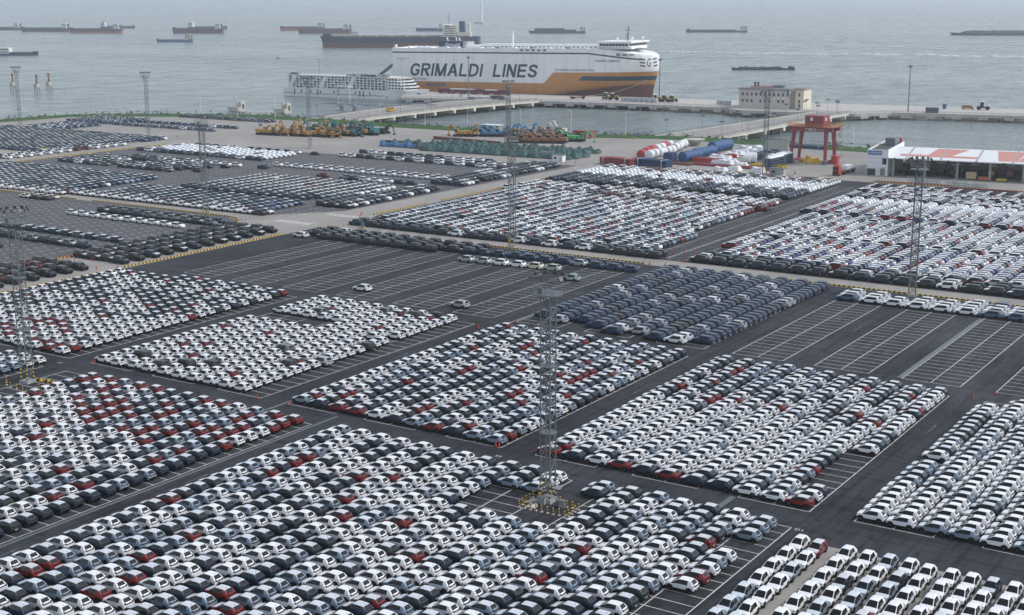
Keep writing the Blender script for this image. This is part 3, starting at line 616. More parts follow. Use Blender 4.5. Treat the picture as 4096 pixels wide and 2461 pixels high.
# ---- keep what the frame shows; nearest ones become objects, the rest one mass for each kind
KIND = {'hatch': 'compact_car', 'suv': 'sport_utility_car', 'boxy': 'off_roader', 'wagon': 'estate_car', 'sedan': 'saloon_car', 'pickup': 'pickup_truck'}
for a_, b_ in (('suvf', 'suv'), ('boxyf', 'boxy'), ('pickf', 'pickup')): KIND[a_] = KIND[b_]
SAY = {'hatch': 'compact crossover', 'suv': 'sport utility car', 'boxy': 'square-cut off-roader', 'wagon': 'estate car', 'sedan': 'saloon car', 'pickup': 'pickup truck'}
for a_, b_ in (('suvf', 'suv'), ('boxyf', 'boxy'), ('pickf', 'pickup')): SAY[a_] = SAY[b_]
CAT = {'hatch': 'car', 'suv': 'car', 'boxy': 'car', 'wagon': 'car', 'sedan': 'car', 'pickup': 'pickup'}
for a_, b_ in (('suvf', 'suv'), ('boxyf', 'boxy'), ('pickf', 'pickup')): CAT[a_] = CAT[b_]
WHERE = {'F1': 'packed nose to tail around the island of striped bollards', 'F8': 'parked on the pale concrete apron beside the asphalt lane', 'F2': 'in the block facing the empty bays below the white estate cars',
         'F3': 'in the block behind the bollard island, across the lane', 'F4': 'among the all-white block with a few red cars', 'F4s': 'standing among small white crossovers', 'F5': 'in the block beside the yellow and black kerb',
         'F6': 'in the rows below the mast with a yellow block base', 'F7': 'in the white rows across the wide lane from the bollard island', 'F9': 'in the block of blue cars beside the empty bays', 'F10': 'in the short rows heading the empty bays beside a mast',
         'E3': 'heading the widest empty bays', 'E2': 'in the double row beside a mast and empty bays', 'lone': 'standing apart on the open bays', 'strip': 'in fours on the concrete road inside yellow kerbs', 'strip2': 'in fours on the kerbed concrete road before the cone gap', 'paved': 'in a thin row on the dashed paved lot',
         'F11': 'lining the concrete road before the packed field', 'F12': 'fronting the field beyond the road', 'F13': 'below the cargo yard', 'L1': 'in the bluish field', 'L2': 'in front of the white-and-blue pickup field', 'L7': 'in the ranks beside the main road', 'L5': 'in the long single line on the paved field', 'L4': 'in the loose rows on the paved field', 'L3': 'next to the film-wrapped cars', 'FL': 'by the far bluish field'}
vis = []
for c in CARS:
    px, py, d = proj((c[2], c[3], .7))
    if -70 < px < 4166 and py < 2461 + 75 and d > 20: vis.append((d, c, px, py))
vis.sort(key=lambda q: q[0])
BASE = lambda m_: SPEC[m_]['base']
SHORT = {'hatch': 'compact crossover', 'suv': 'crossover', 'boxy': 'off-roader', 'wagon': 'estate car', 'sedan': 'saloon', 'pickup': 'pickup'}
LIMIT = {'hatch': 300, 'suv': 250, 'boxy': 220, 'wagon': 60, 'pickup': 120, 'sedan': 6}
cnt = {}; mass = {}; n_ind = 0
PNMASS = {}
ONES = 'first second third fourth fifth sixth seventh eighth ninth tenth eleventh twelfth thirteenth fourteenth fifteenth sixteenth seventeenth eighteenth nineteenth'.split()
TENS = {2: 'twent', 3: 'thirt', 4: 'fort', 5: 'fift'}
def nth(k):
    k += 1
    if k < 20: return ONES[k - 1]
    return TENS[k // 10] + 'ieth' if k % 10 == 0 else TENS[k // 10] + 'y-' + ONES[k % 10 - 1]
# block name, what columns are counted from (count from the other end?), what rows are counted from (other end?)
REF = {'F1': ('bollard block', 'edge line', 0, 'cross lane', 0), 'F8': ('concrete apron', 'apron corner', 0, 'asphalt lane', 0), 'F9': ('blue-car block', 'estate-car bays', 1, 'crossover block', 0), 'E3': ('dark rows', 'white estate', 0, 'empty bays', 0),
       'E2': ('kerbside double row', 'dark off-roaders', 0, 'empty bays', 0), 'F10': ('estate rows', 'blue-car block', 0, 'empty bays', 0), 'strip': ('kerbed road rank', 'paved lot', 0, 'cone gap', 0), 'strip2': ('short kerbed rank', 'paved lot', 0, 'cone gap', 1),
       'paved': ('paved lot', 'yellow kerb', 1, 'black rank', 0), 'F11': ('packed field', 'field lane', 0, 'concrete road', 0), 'F12': ('split field', 'main road', 0, 'concrete road', 0), 'F4s': ('white block', 'dark-green block', 0, 'red-car block', 0),
       'L7': ('roadside rank', 'paved field', 0, 'junction', 0), 'L2': ('pickup front', 'main road', 1, 'kerb', 0), 'L1': ('bluish field', 'pickup front', 1, 'kerb', 0), 'F2': ('mixed block', 'bollard lane', 0, 'bollard block', 0), 'F7': ('edge block', 'wide lane', 0, 'cross lane', 0), 'F6': ('red-car block', 'edge line', 0, 'cross lane', 0), 'F3': ('centre block', 'white block', 0, 'bollard block', 0)}
ROWY = {}
def place_car(model, colour, x, y, hd, blk, ij=None):
    col_ = colour.replace(' ', '-'); lab = f"{col_} {SAY[model]} {'with white bonnet film ' if model == 'boxyf' else ''}{WHERE[blk]}"
    if blk == 'lone': lab = {('suv', 'white'): 'white sport utility car alone among the empty bays', ('suv', 'pale green'): 'pale green sport utility car out on the empty bays', ('suv', 'silver'): 'silver sport utility car out on the empty bays', ('suv', 'cream'): 'cream sport utility car in the short row of mixed cars', ('wagon', 'white'): 'white estate car at the end of the dark off-roaders'}.get((model, colour), lab)
    elif ij and blk in REF:
        bn, cr, cf, rr_, rf_ = REF[blk]; i, j, ni, nj = ij
        if cf: i = ni - 1 - i
        if rf_: j = nj - 1 - j
        lab = f"{col_} {SHORT[BASE(model)]}, {bn}, {nth(i)} column from {cr}, {nth(j)} row from {rr_}"
        if blk == 'paved': lab = f"{col_} {SHORT[BASE(model)]}, {bn}, {nth(i)} from yellow kerb in its {'front' if y < 235 else 'wide' if y < 245 else 'long' if y < 255 else 'white' if y < 280 else 'dark' if y < 290 else 'corner'} row"
    root = thing(KIND[model], lab, CAT[model], (x, y, .006), hd, group=f"{colour} {SAY[model]}s {WHERE[blk]}")
    for nm, me in proto(model):
        o = bpy.data.objects.new(nm, me[colour] if isinstance(me, dict) else me); o.parent = root; COL.objects.link(o)
inframe = lambda px, py: -40 < px < 4136 and py < 2461 + 40
for d, c, px, py in vis:
    model, colour, x, y, hd, blk, ij = c
    if cnt.get(BASE(model), 0) < LIMIT[BASE(model)] and colour != 'wrapped' and inframe(px, py):
        cnt[BASE(model)] = cnt.get(BASE(model), 0) + 1; place_car(*c)
    else: mass.setdefault(BASE(model), []).append((d, colour, x, y, hd, model))
def car_mass(model, items):
    slots = [PAINT[k] for k in PK] + [GLASS, BLACK, TYRE, RIM, TAIL] + FILMS; G, B, T, RM, TL, FI = range(len(PK), len(PK) + 6)
    tmpl = {}
    for vr, lod in [(q, l_) for q in SPEC if BASE(q) == model for l_ in (1, 2)]:
        out, wheels, ex = car_parts(SPEC[vr], lod); v = []; f = []; mi = []
        def put(vv, ff, mm):
            o = len(v); v.extend(vv); f.extend([tuple(i + o for i in q) for q in ff]); mi.extend(mm if isinstance(mm, list) else [mm] * len(ff))
        for k, (vv, ff) in out.items(): put(vv, ff, -1 if k == 'body' else (B if k[:11] in ('lower_cladd', 'door_pillar') else (-2 if 'film' in k else G)))
        for wb in wheels: put(wb.v, wb.f, [T if q == 0 else RM for q in wb.m])
        for k, (b, mt) in ex.items(): put(b.v, b.f, TL if mt is TAIL else B)
        tmpl[(vr, lod)] = (np.array(v), np.array([i for q in f for i in q]), np.array([len(q) for q in f]), np.array(mi))
    VV, LL, NN, MM = [], [], [], []; off = 0
    for d, colour, x, y, hd, vr in items:
        v, l, nn, mi = tmpl[(vr, 1 if d < 330 else 2)]
        c, s = math.cos(hd), math.sin(hd)
        VV.append(np.stack([x + v[:, 0] * c - v[:, 1] * s, y + v[:, 0] * s + v[:, 1] * c, v[:, 2] + .006], 1)); LL.append(l + off); NN.append(nn); off += len(v)
        ci = PK.index(colour); m3 = mi.copy(); m3[mi == -1] = ci; m3[mi == -2] = FI + ci
        if colour == 'wrapped': m3[mi == G] = ci
        MM.append(m3)
    VV = np.concatenate(VV); LL = np.concatenate(LL); NN = np.concatenate(NN); MM = np.concatenate(MM)
    me = bpy.data.meshes.new('parked_cars'); me.vertices.add(len(VV)); me.vertices.foreach_set('co', VV.ravel().astype(np.float32))
    me.loops.add(len(LL)); me.loops.foreach_set('vertex_index', LL.astype(np.int32)); me.polygons.add(len(NN))
    st = np.concatenate([[0], np.cumsum(NN)[:-1]]).astype(np.int32); me.polygons.foreach_set('loop_start', st)
    for q in slots: me.materials.append(q)
    me.polygons.foreach_set('material_index', MM.astype(np.int32)); me.update(calc_edges=True)
    me.polygons.foreach_set('use_smooth', np.ones(len(NN), dtype=bool)); me.set_sharp_from_angle(angle=R(34)); me.validate()
    o = link({'hatch': 'compact_cars', 'suv': 'sport_utility_cars', 'boxy': 'off_roaders', 'wagon': 'estate_cars', 'sedan': 'saloon_cars', 'pickup': 'pickup_trucks'}[model], me)
    tag(o, f"packed ranks of {SAY[model]}s filling the blocks farther back", 'cars', kind='stuff')
    return len(me.polygons)
tot = 0
for k, it in mass.items(): tot += car_mass(k, it)
print('CARS', len(vis), cnt, {k: len(v) for k, v in mass.items()}, 'mass polys', tot)
# ================================================================ masts, kerbs, cones
def make_mast():
    t = thing('light_mast', 'mast', 'light mast'); w = .72; Hm = 28.0
    for k, (sx, sy) in enumerate(((-1, -1), (1, -1), (1, 1), (-1, 1))):
        b = MB(); b.tube((sx * w, sy * w, .6), (sx * w, sy * w, Hm), .095, 6); b.build('leg', GALV, t, smooth=50)
        b = MB(); z = .6
        for q in range(6): b.tube((sx * w, sy * w, z), (sx * w, sy * w, z + .34), .105, 8, mi=q % 2); z += .34
        b.build('striped_sleeve', [BLK, YEL], t)
    b = MB(); n = 16; hs = (Hm - .6) / n
    cs = [(-w, -w), (w, -w), (w, w), (-w, w)]
    for i in range(n):
        z0 = .6 + i * hs; z1 = z0 + hs
        for k in range(4):
            a, c = cs[k], cs[(k + 1) % 4]
            b.tube((*a, z1), (*c, z1), .032, 4, caps=False)
            if i % 2: a, c = c, a
            b.tube((*a, z0), (*c, z1), .05, 4, caps=False)
    b.build('bracing', GALV, t)
    b = MB()
    for s in (-.2, .2): b.tube((s, .35, .6), (s, .35, Hm), .03, 4)
    for i in range(90): b.tube((-.2, .35, .8 + i * .3), (.2, .35, .8 + i * .3), .015, 3, caps=False)
    b.build('ladder', GALV, t)
    for z in (9.5, 18.5):
        b = MB(); b.lathe([(1.0, 0), (1.2, 0), (1.2, .08), (1.0, .08)], 16, (0, 0, z)); b.build('rest_ring', GALV, t)
    b = MB(); b.lathe([(.5, 0), (1.95, 0), (1.95, .16), (.5, .16)], 28, (0, 0, Hm)); b.build('platform', GALV, t)
    b = MB()
    for z in (.65, 1.15):
        for i in range(20):
            a0, a1 = 2 * math.pi * i / 20, 2 * math.pi * (i + 1) / 20
            b.tube((1.9 * math.cos(a0), 1.9 * math.sin(a0), Hm + z), (1.9 * math.cos(a1), 1.9 * math.sin(a1), Hm + z), .032, 4, caps=False)
    for i in range(10):
        a0 = 2 * math.pi * i / 10; b.tube((1.9 * math.cos(a0), 1.9 * math.sin(a0), Hm + .1), (1.9 * math.cos(a0), 1.9 * math.sin(a0), Hm + 2.1), .036, 4)
    for i in range(20):
        a0, a1 = 2 * math.pi * i / 20, 2 * math.pi * (i + 1) / 20; b.tube((2.1 * math.cos(a0), 2.1 * math.sin(a0), Hm + 2.1), (2.1 * math.cos(a1), 2.1 * math.sin(a1), Hm + 2.1), .04, 4, caps=False)
    b.build('railing', GALV, t)
    b = MB(); b.box((-.6, -.9, Hm + .55), (.6, .45, .75)); b.build('control_box', GALV, t)
    b = MB(); b.tube((0, 0, Hm), (0, 0, Hm + 3.6), .03, 4); b.build('lightning_rod', GALV, t)
    fl = MB(); M = Matrix.Translation((2.45, 0, Hm + 2.35)) @ Matrix.Rotation(R(55), 4, 'Y')
    fl.box((0, 0, 0), (.62, .55, .16), M=M); fl.box((-.0, 0, -.14), (.3, .3, .16), M=M); fl.tube((2.08, 0, Hm + 2.1), (2.4, 0, Hm + 2.3), .05, 5); fm = fl.mesh('floodlight', mat('lamp_housing', (.07, .075, .08), .5, .3))
    for i in range(12):
        o = link('floodlight', fm, t); o.rotation_euler = (0, 0, 2 * math.pi * i / 12 + .2)
    b = MB(); b.box((0, 0, .25), (2.1, 2.1, .5), taper=.92); b.build('footing', CONCD, t)
    return t
mast0 = make_mast()
MASTS = [((-90.9, 147.0), 'steel lattice light mast rising from the island of striped bollards'), ((-197.2, 147.1), 'lattice light mast on the block-edged base beside the red car rows'),
         ((-197.4, 301.0), 'lattice light mast at the road kerb beside the blue double row'), ((-316.2, 479.7), 'lattice light mast at the rim of the tarpaulin yard'), ((-89.6, 297.6), 'lattice light mast beside the white estate cars'),
         ((-200.1, 474.8), 'lattice light mast between the cargo yard and the gantry crane'), ((-302.7, 293.6), 'lattice light mast at the rounded kerb corner of the paved lot'), ((-403.2, 454.8), 'lattice light mast in front of the left excavator park'),
         ((-499.1, 450.4), 'lattice light mast at the corner of the far bluish car field'), ((-593.7, 451.4), 'lattice light mast behind the far bluish car field, next to the river piles')]
for i, ((x, y), lab) in enumerate(MASTS):
    o = mast0 if i == 0 else copy_tree(mast0)
    o.location = (x, y, .006); o.rotation_euler = (0, 0, .1 * i); o['label'] = lab; o['group'] = 'light masts over the car park'
# bollards, cabinets and slabs on the mast islands
def make_bollard():
    t = thing('bollard', 'striped bollard', 'bollard')
    for k in range(5):
        b = MB(); b.tube((0, 0, .1 + k * .17), (0, 0, .27 + k * .17), .085 if k < 4 else .08, 8); b.build('yellow_band' if k % 2 == 0 else 'black_band', YEL if k % 2 == 0 else BLK, t, smooth=50)
    b = MB(); b.box((0, 0, .05), (.36, .36, .1), taper=.8); b.build('base', CONC, t); return t
bol = make_bollard(); first = True
for (zx, zy) in ((420, 985), (540, 1010), (490, 930), (575, 870), (650, 840), (725, 780), (845, 800), (665, 1040), (790, 1065), (910, 1090), (1040, 1120), (1165, 1150), (1295, 1165), (1415, 1225), (1500, 1185), (1570, 1140), (1645, 1095), (1725, 1050), (1590, 1010), (1465, 990), (1320, 900)):
    p = P(2000 + zx * .1822, 1850 + zy * .1822); o = bol if first else copy_tree(bol); first = False
    o.location = (p.x, p.y, .006); o['label'] = 'short yellow and black bollard ringing the central mast footing'; o['group'] = 'bollards around the central mast'
for (zx, zy) in ((60, 1215), (95, 1235), (150, 1250), (205, 1275), (320, 1275), (350, 1250), (310, 1180), (60, 1190)):
    p = P(zx * .4453, 1000 + zy * .4453); o = copy_tree(bol); o.location = (p.x, p.y, .006); o['label'] = 'short striped bollard at the mast beside the red car rows'; o['group'] = 'bollards around the left mast'
def slab(name, label, pts, h, m_, cat, z=.006):
    b = MB(); b.prism(pts, 0, h); o = b.build(name, m_); o.location = (0, 0, z); return tag(o, label, cat)
q = [P(2000 + a * .1822, 1850 + b_ * .1822) for a, b_ in ((585, 990), (800, 905), (830, 960), (770, 1030))]
slab('concrete_slab', 'tilted pale concrete slab lying at the central mast footing', [(p.x, p.y) for p in q], .12, CONC, 'slab')
q = [P(2000 + a * .1822, 1850 + b_ * .1822) for a, b_ in ((690, 800), (840, 800), (830, 880), (600, 890))]
slab('cable_cover', 'rough concrete patch behind the central mast footing', [(p.x, p.y) for p in q], .08, CONCD, 'slab')
def cabinet(name, label, x, y, d, mt, cat='cabinet', rz=0.):
    t = thing(name, label, cat, (x, y, .006), rz); b = MB(); b.box((0, 0, d[2] / 2), d); b.build('housing', mt, t)
    b = MB(); b.box((0, 0, d[2] + .04), (d[0] * 1.15, d[1] * 1.15, .07)); b.build('cap', GALV, t); b = MB(); b.box((0, -d[1] / 2 - .012, d[2] * .5), (d[0] * .8, .02, d[2] * .8)); b.build('door', CONCD, t); return t
p = P(2158, 2020); cabinet('distribution_cabinet', 'squat dark cabinet against the central mast legs', p.x, p.y + .6, (1.1, .6, .9), CONCD)
p = P(2248, 2032); cabinet('distribution_cabinet', 'grey cabinet with a bright flat lid beside the central mast', p.x, p.y, (.8, .6, 1.0), GALV)
p = P(2228, 2005); t = thing('solar_panel_stand', 'pale solar panel on a thin stand beside the central mast', 'solar panel', (p.x, p.y, .006))
b = MB(); b.tube((0, 0, 0), (0, 0, 1.9), .05, 6); b.build('post', GALV, t); b = MB(); b.box((0, 0, 0), (1.3, .8, .05), M=Matrix.Translation((0, 0, 1.95)) @ Matrix.Rotation(R(20), 4, 'X')); b.build('panel', mat('panel_glass', (.25, .28, .30), .15), t)
# striped kerbs
def kerb(label, pts, single=True, h=.34, wd=.38, period=1.15, skip=None):
    t = thing('striped_kerb', label, 'kerb', (0, 0, 0), 0, 'yellow and black kerbs'); base = MB(); yl = MB(); dist = 0.; me = None
    for a, c in zip(pts[:-1], pts[1:]):
        a = Vector((*a, 0)); c = Vector((*c, 0)); L = (c - a).length; d = (c - a) / L; rz = math.atan2(d.y, d.x)
        mid = (a + c) / 2; base.box((mid.x, mid.y, h / 2 - .01), (L, wd - .04, h - .02), rz)
        n = max(1, int(L / period))
        for k in range(n):
            p = a + d * ((k + .5) * L / n)
            if single:
                if me is None: bb = MB(); bb.box((0, 0, h / 2), (period * .52, wd, h), taper=.93); me = bb.mesh('yellow_block', YEL)
                o = link('yellow_block', me, t, (p.x, p.y, .006)); o.rotation_euler = (0, 0, rz)
            else: yl.box((p.x, p.y, h / 2), (period * .52, wd, h), rz)
    base.build('black_kerb', BLK, t, loc=(0, 0, .006))
    if yl.v: tag(yl.build('yellow_blocks', YEL, t, loc=(0, 0, .006)), kind='stuff')
    return t
kerb('yellow and black kerb beside the dark green rows', [(-263.2, 185), (-263.2, 219.5)]); kerb('long yellow and black kerb along the black off-roaders', [(-263.2, 227), (-263.2, 284)])
kerb('yellow and black kerb at the gap in the paved lot rim', [(-286.3, 165), (-286.3, 233)]); kerb('yellow and black kerb with a rounded end round the paved lot', [(-286.3, 240), (-286.3, 285), (-287.2, 290), (-290, 294.5), (-294, 297.5), (-299, 299), (-360, 299)])
kerb('yellow and black kerb behind the dark off-roaders', [(-262, 297.6), (-246, 298.9)]); kerb('yellow and black kerb along the concrete road by the blue double row', [(-206, 299.2), (-157.5, 299.2)])
kerb('yellow and black kerb behind the white estate cars', [(-122, 299.2), (-58, 299.2)])
for lab, pts in (('yellow kerb along the main road beside the packed field', [(-263.4, 325), (-263.4, 352)]), ('yellow kerb along the main road below the red steel bundles', [(-263.4, 360), (-263.4, 469)]),
                 ('yellow kerb dividing cars from the cargo yard', [(-262, 470.4), (-172, 476.4)]), ('red and black kerb in front of the open shed', [(-160, 476), (-60, 480.5)]), ('yellow kerb between the bluish field and its road', [(-472.5, 348), (-470.5, 436)]),
                 ('yellow kerb left of the paved lot entrance', [(-420, 299), (-368, 299)])): kerb(lab, pts, single=False)
# mast corner blocks (yellow concrete blocks)
for (zx, zy) in ((420, 1190), (460, 1205), (500, 1220), (390, 1275), (350, 1180)):
    p = P(zx * .4453, 1000 + zy * .4453); b = MB(); b.box((0, 0, .25), (1.5, .45, .5), taper=.9); b.box((0, 0, .25), (.5, .46, .51), mi=1); o = b.build('barrier_block', [YEL, BLK]); o.location = (p.x, p.y, .006); o.rotation_euler = (0, 0, .1)
    tag(o, 'yellow concrete barrier block at the mast beside the red cars', 'barrier', 'barrier blocks at the left mast')
# traffic cones
def make_cone():
    t = thing('traffic_cone', 'orange cone', 'traffic cone'); b = MB(); b.box((0, 0, .03), (.42, .42, .06)); b.build('base', BLACK, t)
    b = MB(); b.lathe([(.19, .06), (.05, .95)], 10); b.build('cone', ORANGE, t, smooth=50); b = MB(); b.lathe([(.135, .36), (.105, .56)], 10); b.build('white_band', WHITE, t); return t
cone0 = make_cone(); first = True
CONES = [(378, 1452), (1030, 1597), (1151, 1621), (1914, 1316), (2064, 1292), (3891, 1592), (3981, 1578), (1983, 1788), (1996, 1788), (2207, 990), (2623, 1037), (2575, 1059), (2599, 1059), (2661, 1063), (2692, 1017), (2735, 1019), (2779, 1021), (2738, 1050), (3280, 1105), (229, 1041), (252, 1037), (267, 1032), (285, 1030), (275, 1050), (299, 1048), (370, 1046), (470, 1072), (386, 1076),
         (1590, 923), (1313, 910), (1440, 870), (1442, 862), (1449, 857), (1381, 842), (1764, 761), (1503, 742), (860, 678), (880, 790), (850, 793), (165, 790), (182, 793), (222, 800), (711, 549), (2248, 664), (2302, 652), (2262, 653)]
for (x, y) in CONES:
    p = P(x, y); o = cone0 if first else copy_tree(cone0); first = False; o.location = (p.x, p.y, .006)
    o['label'] = 'orange traffic cone standing at a lane or road corner'; o['group'] = 'traffic cones in the car park'
# delineator posts with ropes at the road mouth
def make_post():
    t = thing('delineator_post', 'post', 'post'); b = MB(); b.tube((0, 0, .08), (0, 0, 1.05), .045, 6); b.build('pole', mat('post_red', (.35, .09, .05), .6), t); b = MB(); b.lathe([(.2, 0), (.16, .08)], 8); b.build('foot', BLACK, t); return t
post0 = make_post(); first = True
for a, c, n in (((930, 886), (1120, 852), 12), ((1180, 842), (1275, 822), 6), ((1262, 943), (1392, 900), 8)):
    for k in range(n):
        p = P(a[0] + (c[0] - a[0]) * k / (n - 1), a[1] + (c[1] - a[1]) * k / (n - 1)); o = post0 if first else copy_tree(post0); first = False
        o.location = (p.x, p.y, .004); o['label'] = 'thin red delineator post lining the wide road junction'; o['group'] = 'delineator posts at the junction'
# ================================================================ quay, bridges, shore furniture
def pl(*q): return [(a.x, a.y) for a in q]
QN = [P(1655, 392), P(1900, 397), P(2095, 401), P(2254, 404), P(2500, 412), P(2908, 432)]
QF = [P(1640, 361), P(1688, 363), P(2000, 374), P(2300, 383), P(2609, 391), P(2953, 403), P(3222, 409), P(3600, 422), P(4096, 438), P(4500, 450)]
QN2 = [P(3060, 446), P(3240, 452), P(3578, 450), P(4096, 464), P(4500, 476)]
qn = [(-556, 716), (-505, 727.5), (-449, 739), (-408, 745), (-339, 747.5), (-330, 736), (-300, 738), (-262, 745), (-247, 764), (-180, 777), (-100, 788)]
qf = [(-590, 768), (-520, 778), (-414, 794), (-316, 806), (-190, 821), (-100, 832)]
b = MB(); b.prism(qn + qf[::-1], -1.6, 0.0); struct('quay_pavement', b, CONC)
pt = thing('quay_piles', 'dark concrete piles carrying the long quay over the water', 'quay')
pm = MB(); pm.tube((0, 0, -6), (0, 0, -1.6), .6, 8); pme = pm.mesh('pile', CONCD, 50)
for a, c in zip(qn[:-1], qn[1:]):
    L = math.hypot(c[0] - a[0], c[1] - a[1])
    for k in range(int(L / 7)):
        f = (k + .5) / int(L / 7); link('pile', pme, pt, (a[0] + (c[0] - a[0]) * f, a[1] + (c[1] - a[1]) * f + 1.6, 0))
bm = MB(); bm.box((0, 0, -2.1), (5, .8, 1.4)); bme = bm.mesh('fascia_beam', CONC)
for a, c in zip(qn[:-1], qn[1:]):
    L = math.hypot(c[0] - a[0], c[1] - a[1])
    for k in range(int(L / 12)):
        f = (k + .5) / int(L / 12); o = link('fascia_beam', bme, pt, (a[0] + (c[0] - a[0]) * f, a[1] + (c[1] - a[1]) * f - .2, 0)); o.rotation_euler = (0, 0, math.atan2(c[1] - a[1], c[0] - a[0]))
def rail(parent, pts, h=1.1, step=4., mt=GALV, z=0.):
    b = MB()
    for a, c in zip(pts[:-1], pts[1:]):
        a = Vector((a[0], a[1], a[2] if len(a) > 2 else z)); c = Vector((c[0], c[1], c[2] if len(c) > 2 else z))
        for q in (h, h * .55): b.tube(a + Vector((0, 0, q)), c + Vector((0, 0, q)), .07, 4, caps=False)
        n = max(1, int((c - a).length / step))
        for k in range(n): p = a.lerp(c, k / n); b.tube(p, p + Vector((0, 0, h)), .07, 4, caps=False)
    return b.build('railing', mt, parent)
qr = thing('quay_railing', 'thin steel railing along the inner edge of the quay', 'railing'); rail(qr, qn, z=0.02)
def bridge(label, far, near, z0, z1, n):
    t = thing('access_bridge', label, 'bridge'); k = len(far); zz = [z0 + (z1 - z0) * math.sin(math.pi * i / (k - 1)) for i in range(k)]
    b = MB()
    for i in range(k): b.v += [(*far[i], zz[i]), (*near[i], zz[i]), (*near[i], zz[i] - 1.3), (*far[i], zz[i] - 1.3)]
    for i in range(k - 1):
        for j in range(4): b.f.append((4 * i + j, 4 * i + (j + 1) % 4, 4 * i + 4 + (j + 1) % 4, 4 * i + 4 + j)); b.m.append(1 if j == 0 else 0)
    b.f += [(0, 1, 2, 3), (4 * k - 1, 4 * k - 2, 4 * k - 3, 4 * k - 4)]; b.m += [0, 0]; b.build('deck', [mat('pale_concrete', (.55, .53, .47), .8, noise=.12, nscale=.3), YARD], t)
    for side in (far, near):
        b = MB()
        for i in range(k - 1):
            a = Vector((*side[i], zz[i] + .22)); c = Vector((*side[i + 1], zz[i + 1] + .22)); d = c - a; M = Matrix.Translation((a + c) / 2) @ d.to_track_quat('X', 'Z').to_matrix().to_4x4(); b.box((0, 0, 0), (d.length, .4, .44), M=M)
        b.build('parapet', CONC, t)
    rail(t, [(*near[i], zz[i] + .44) for i in range(k)], h=.9, step=3); rail(t, [(*far[i], zz[i] + .44) for i in range(k)], h=.9, step=3)
    for q in range(n):
        f = (q + .6) / n * (k - 1); i = min(k - 2, int(f)); g = f - i
        a = Vector(far[i]).lerp(Vector(far[i + 1]), g); c = Vector(near[i]).lerp(Vector(near[i + 1]), g); z = zz[i] + (zz[i + 1] - zz[i]) * g - 1.3; d = c - a
        b = MB(); b.box(((a.x + c.x) / 2, (a.y + c.y) / 2, z - .9), (d.length * 1.06, 1.8, 1.8), math.atan2(d.y, d.x)); b.build('pier_cap', mat('cream_concrete', (.60, .56, .44), .8), t)
        for s in (.1, .35, .65, .9): p = a.lerp(c, s); b = MB(); b.tube((p.x, p.y, -6), (p.x, p.y, z - 1.75), .55, 8); b.build('pile', CONCD, t, smooth=50)
    return t
B1F = [(-497, 558), (-502, 610), (-502, 655), (-498, 700), (-491, 732)]; B1N = [(-475, 575), (-473, 615), (-471, 655), (-467, 695), (-462, 736)]
B2F = [(-298, 576), (-291, 620), (-286, 670), (-284, 705), (-283, 742)]; B2N = [(-271, 582), (-268, 620), (-267, 665), (-266, 705), (-265, 746)]
bridge('pale concrete bridge with yellow van leading to the white car ship', B1F, B1N, .25, .9, 9); bridge('pale concrete bridge between the red gantry crane and the quay office', B2F, B2N, .25, .9, 8)
# solar street lamps on the bridges
def make_solar():
    t = thing('solar_lamp', 'lamp', 'street lamp'); b = MB(); b.tube((0, 0, 0), (0, 0, 6.6), .09, 6, r2=.06); b.build('pole', GALV, t); b = MB(); b.tube((-.9, 0, 6.4), (.9, 0, 6.4), .05, 4); b.build('arm', GALV, t)
    for s in (-1, 1):
        b = MB(); b.box((0, 0, 0), (1.25, 1.1, .06), M=Matrix.Translation((s * .85, 0, 6.75)) @ Matrix.Rotation(R(38), 4, 'X')); b.build('solar_panel', mat('solar_cells', (.015, .02, .035), .25), t)
    return t
sol = make_solar(); first = True
for (F, N, nm) in ((B1F, B1N, 'bridge to the white car ship'), (B2F, B2N, 'bridge beside the gantry crane')):
    for side in (F, N):
        for k in range(6):
            f = (k + .3) / 6 * (len(side) - 1); i = int(f); p = Vector(side[i]).lerp(Vector(side[i + 1]), f - i); o = sol if first else copy_tree(sol); first = False
            o.location = (p.x, p.y, .6); o.rotation_euler = (0, 0, -.5); o['label'] = f'solar street lamp on the edge of the {nm}'; o['group'] = f'solar lamps on the {nm}'
for (x, y) in ((3222, 425), (3225, 448), (3310, 447), (3346, 452), (3266, 462)):
    p = P(x, y); o = copy_tree(sol); o.location = (p.x, p.y, 0); o.rotation_euler = (0, 0, -.5); o['label'] = 'solar street lamp on the quay apron by the beige office'; o['group'] = 'solar lamps by the quay office'
def make_lamp():
    t = thing('street_lamp', 'lamp', 'street lamp'); b = MB(); b.tube((0, 0, 0), (0, 0, 10.4), .11, 6, r2=.07); b.tube((0, 0, 10.4), (-1.5, 0, 10.9), .05, 5); b.build('pole', STEEL_W, t); b = MB(); b.box((-1.8, 0, 10.9), (.8, .28, .12)); b.build('lamp_head', GALV, t); return t
lm = make_lamp(); first = True
for (x, y) in ((803, 456), (951, 468), (1102, 474), (1522, 494), (1701, 508), (1871, 512), (2083, 523), (2285, 532), (2503, 545), (2955, 566), (3410, 600), (4050, 640)):
    p = P(x, y); o = lm if first else copy_tree(lm); first = False; o.location = (p.x, p.y, .3); o['label'] = 'slim white street lamp on the grassy shore bank'; o['group'] = 'street lamps along the shore'
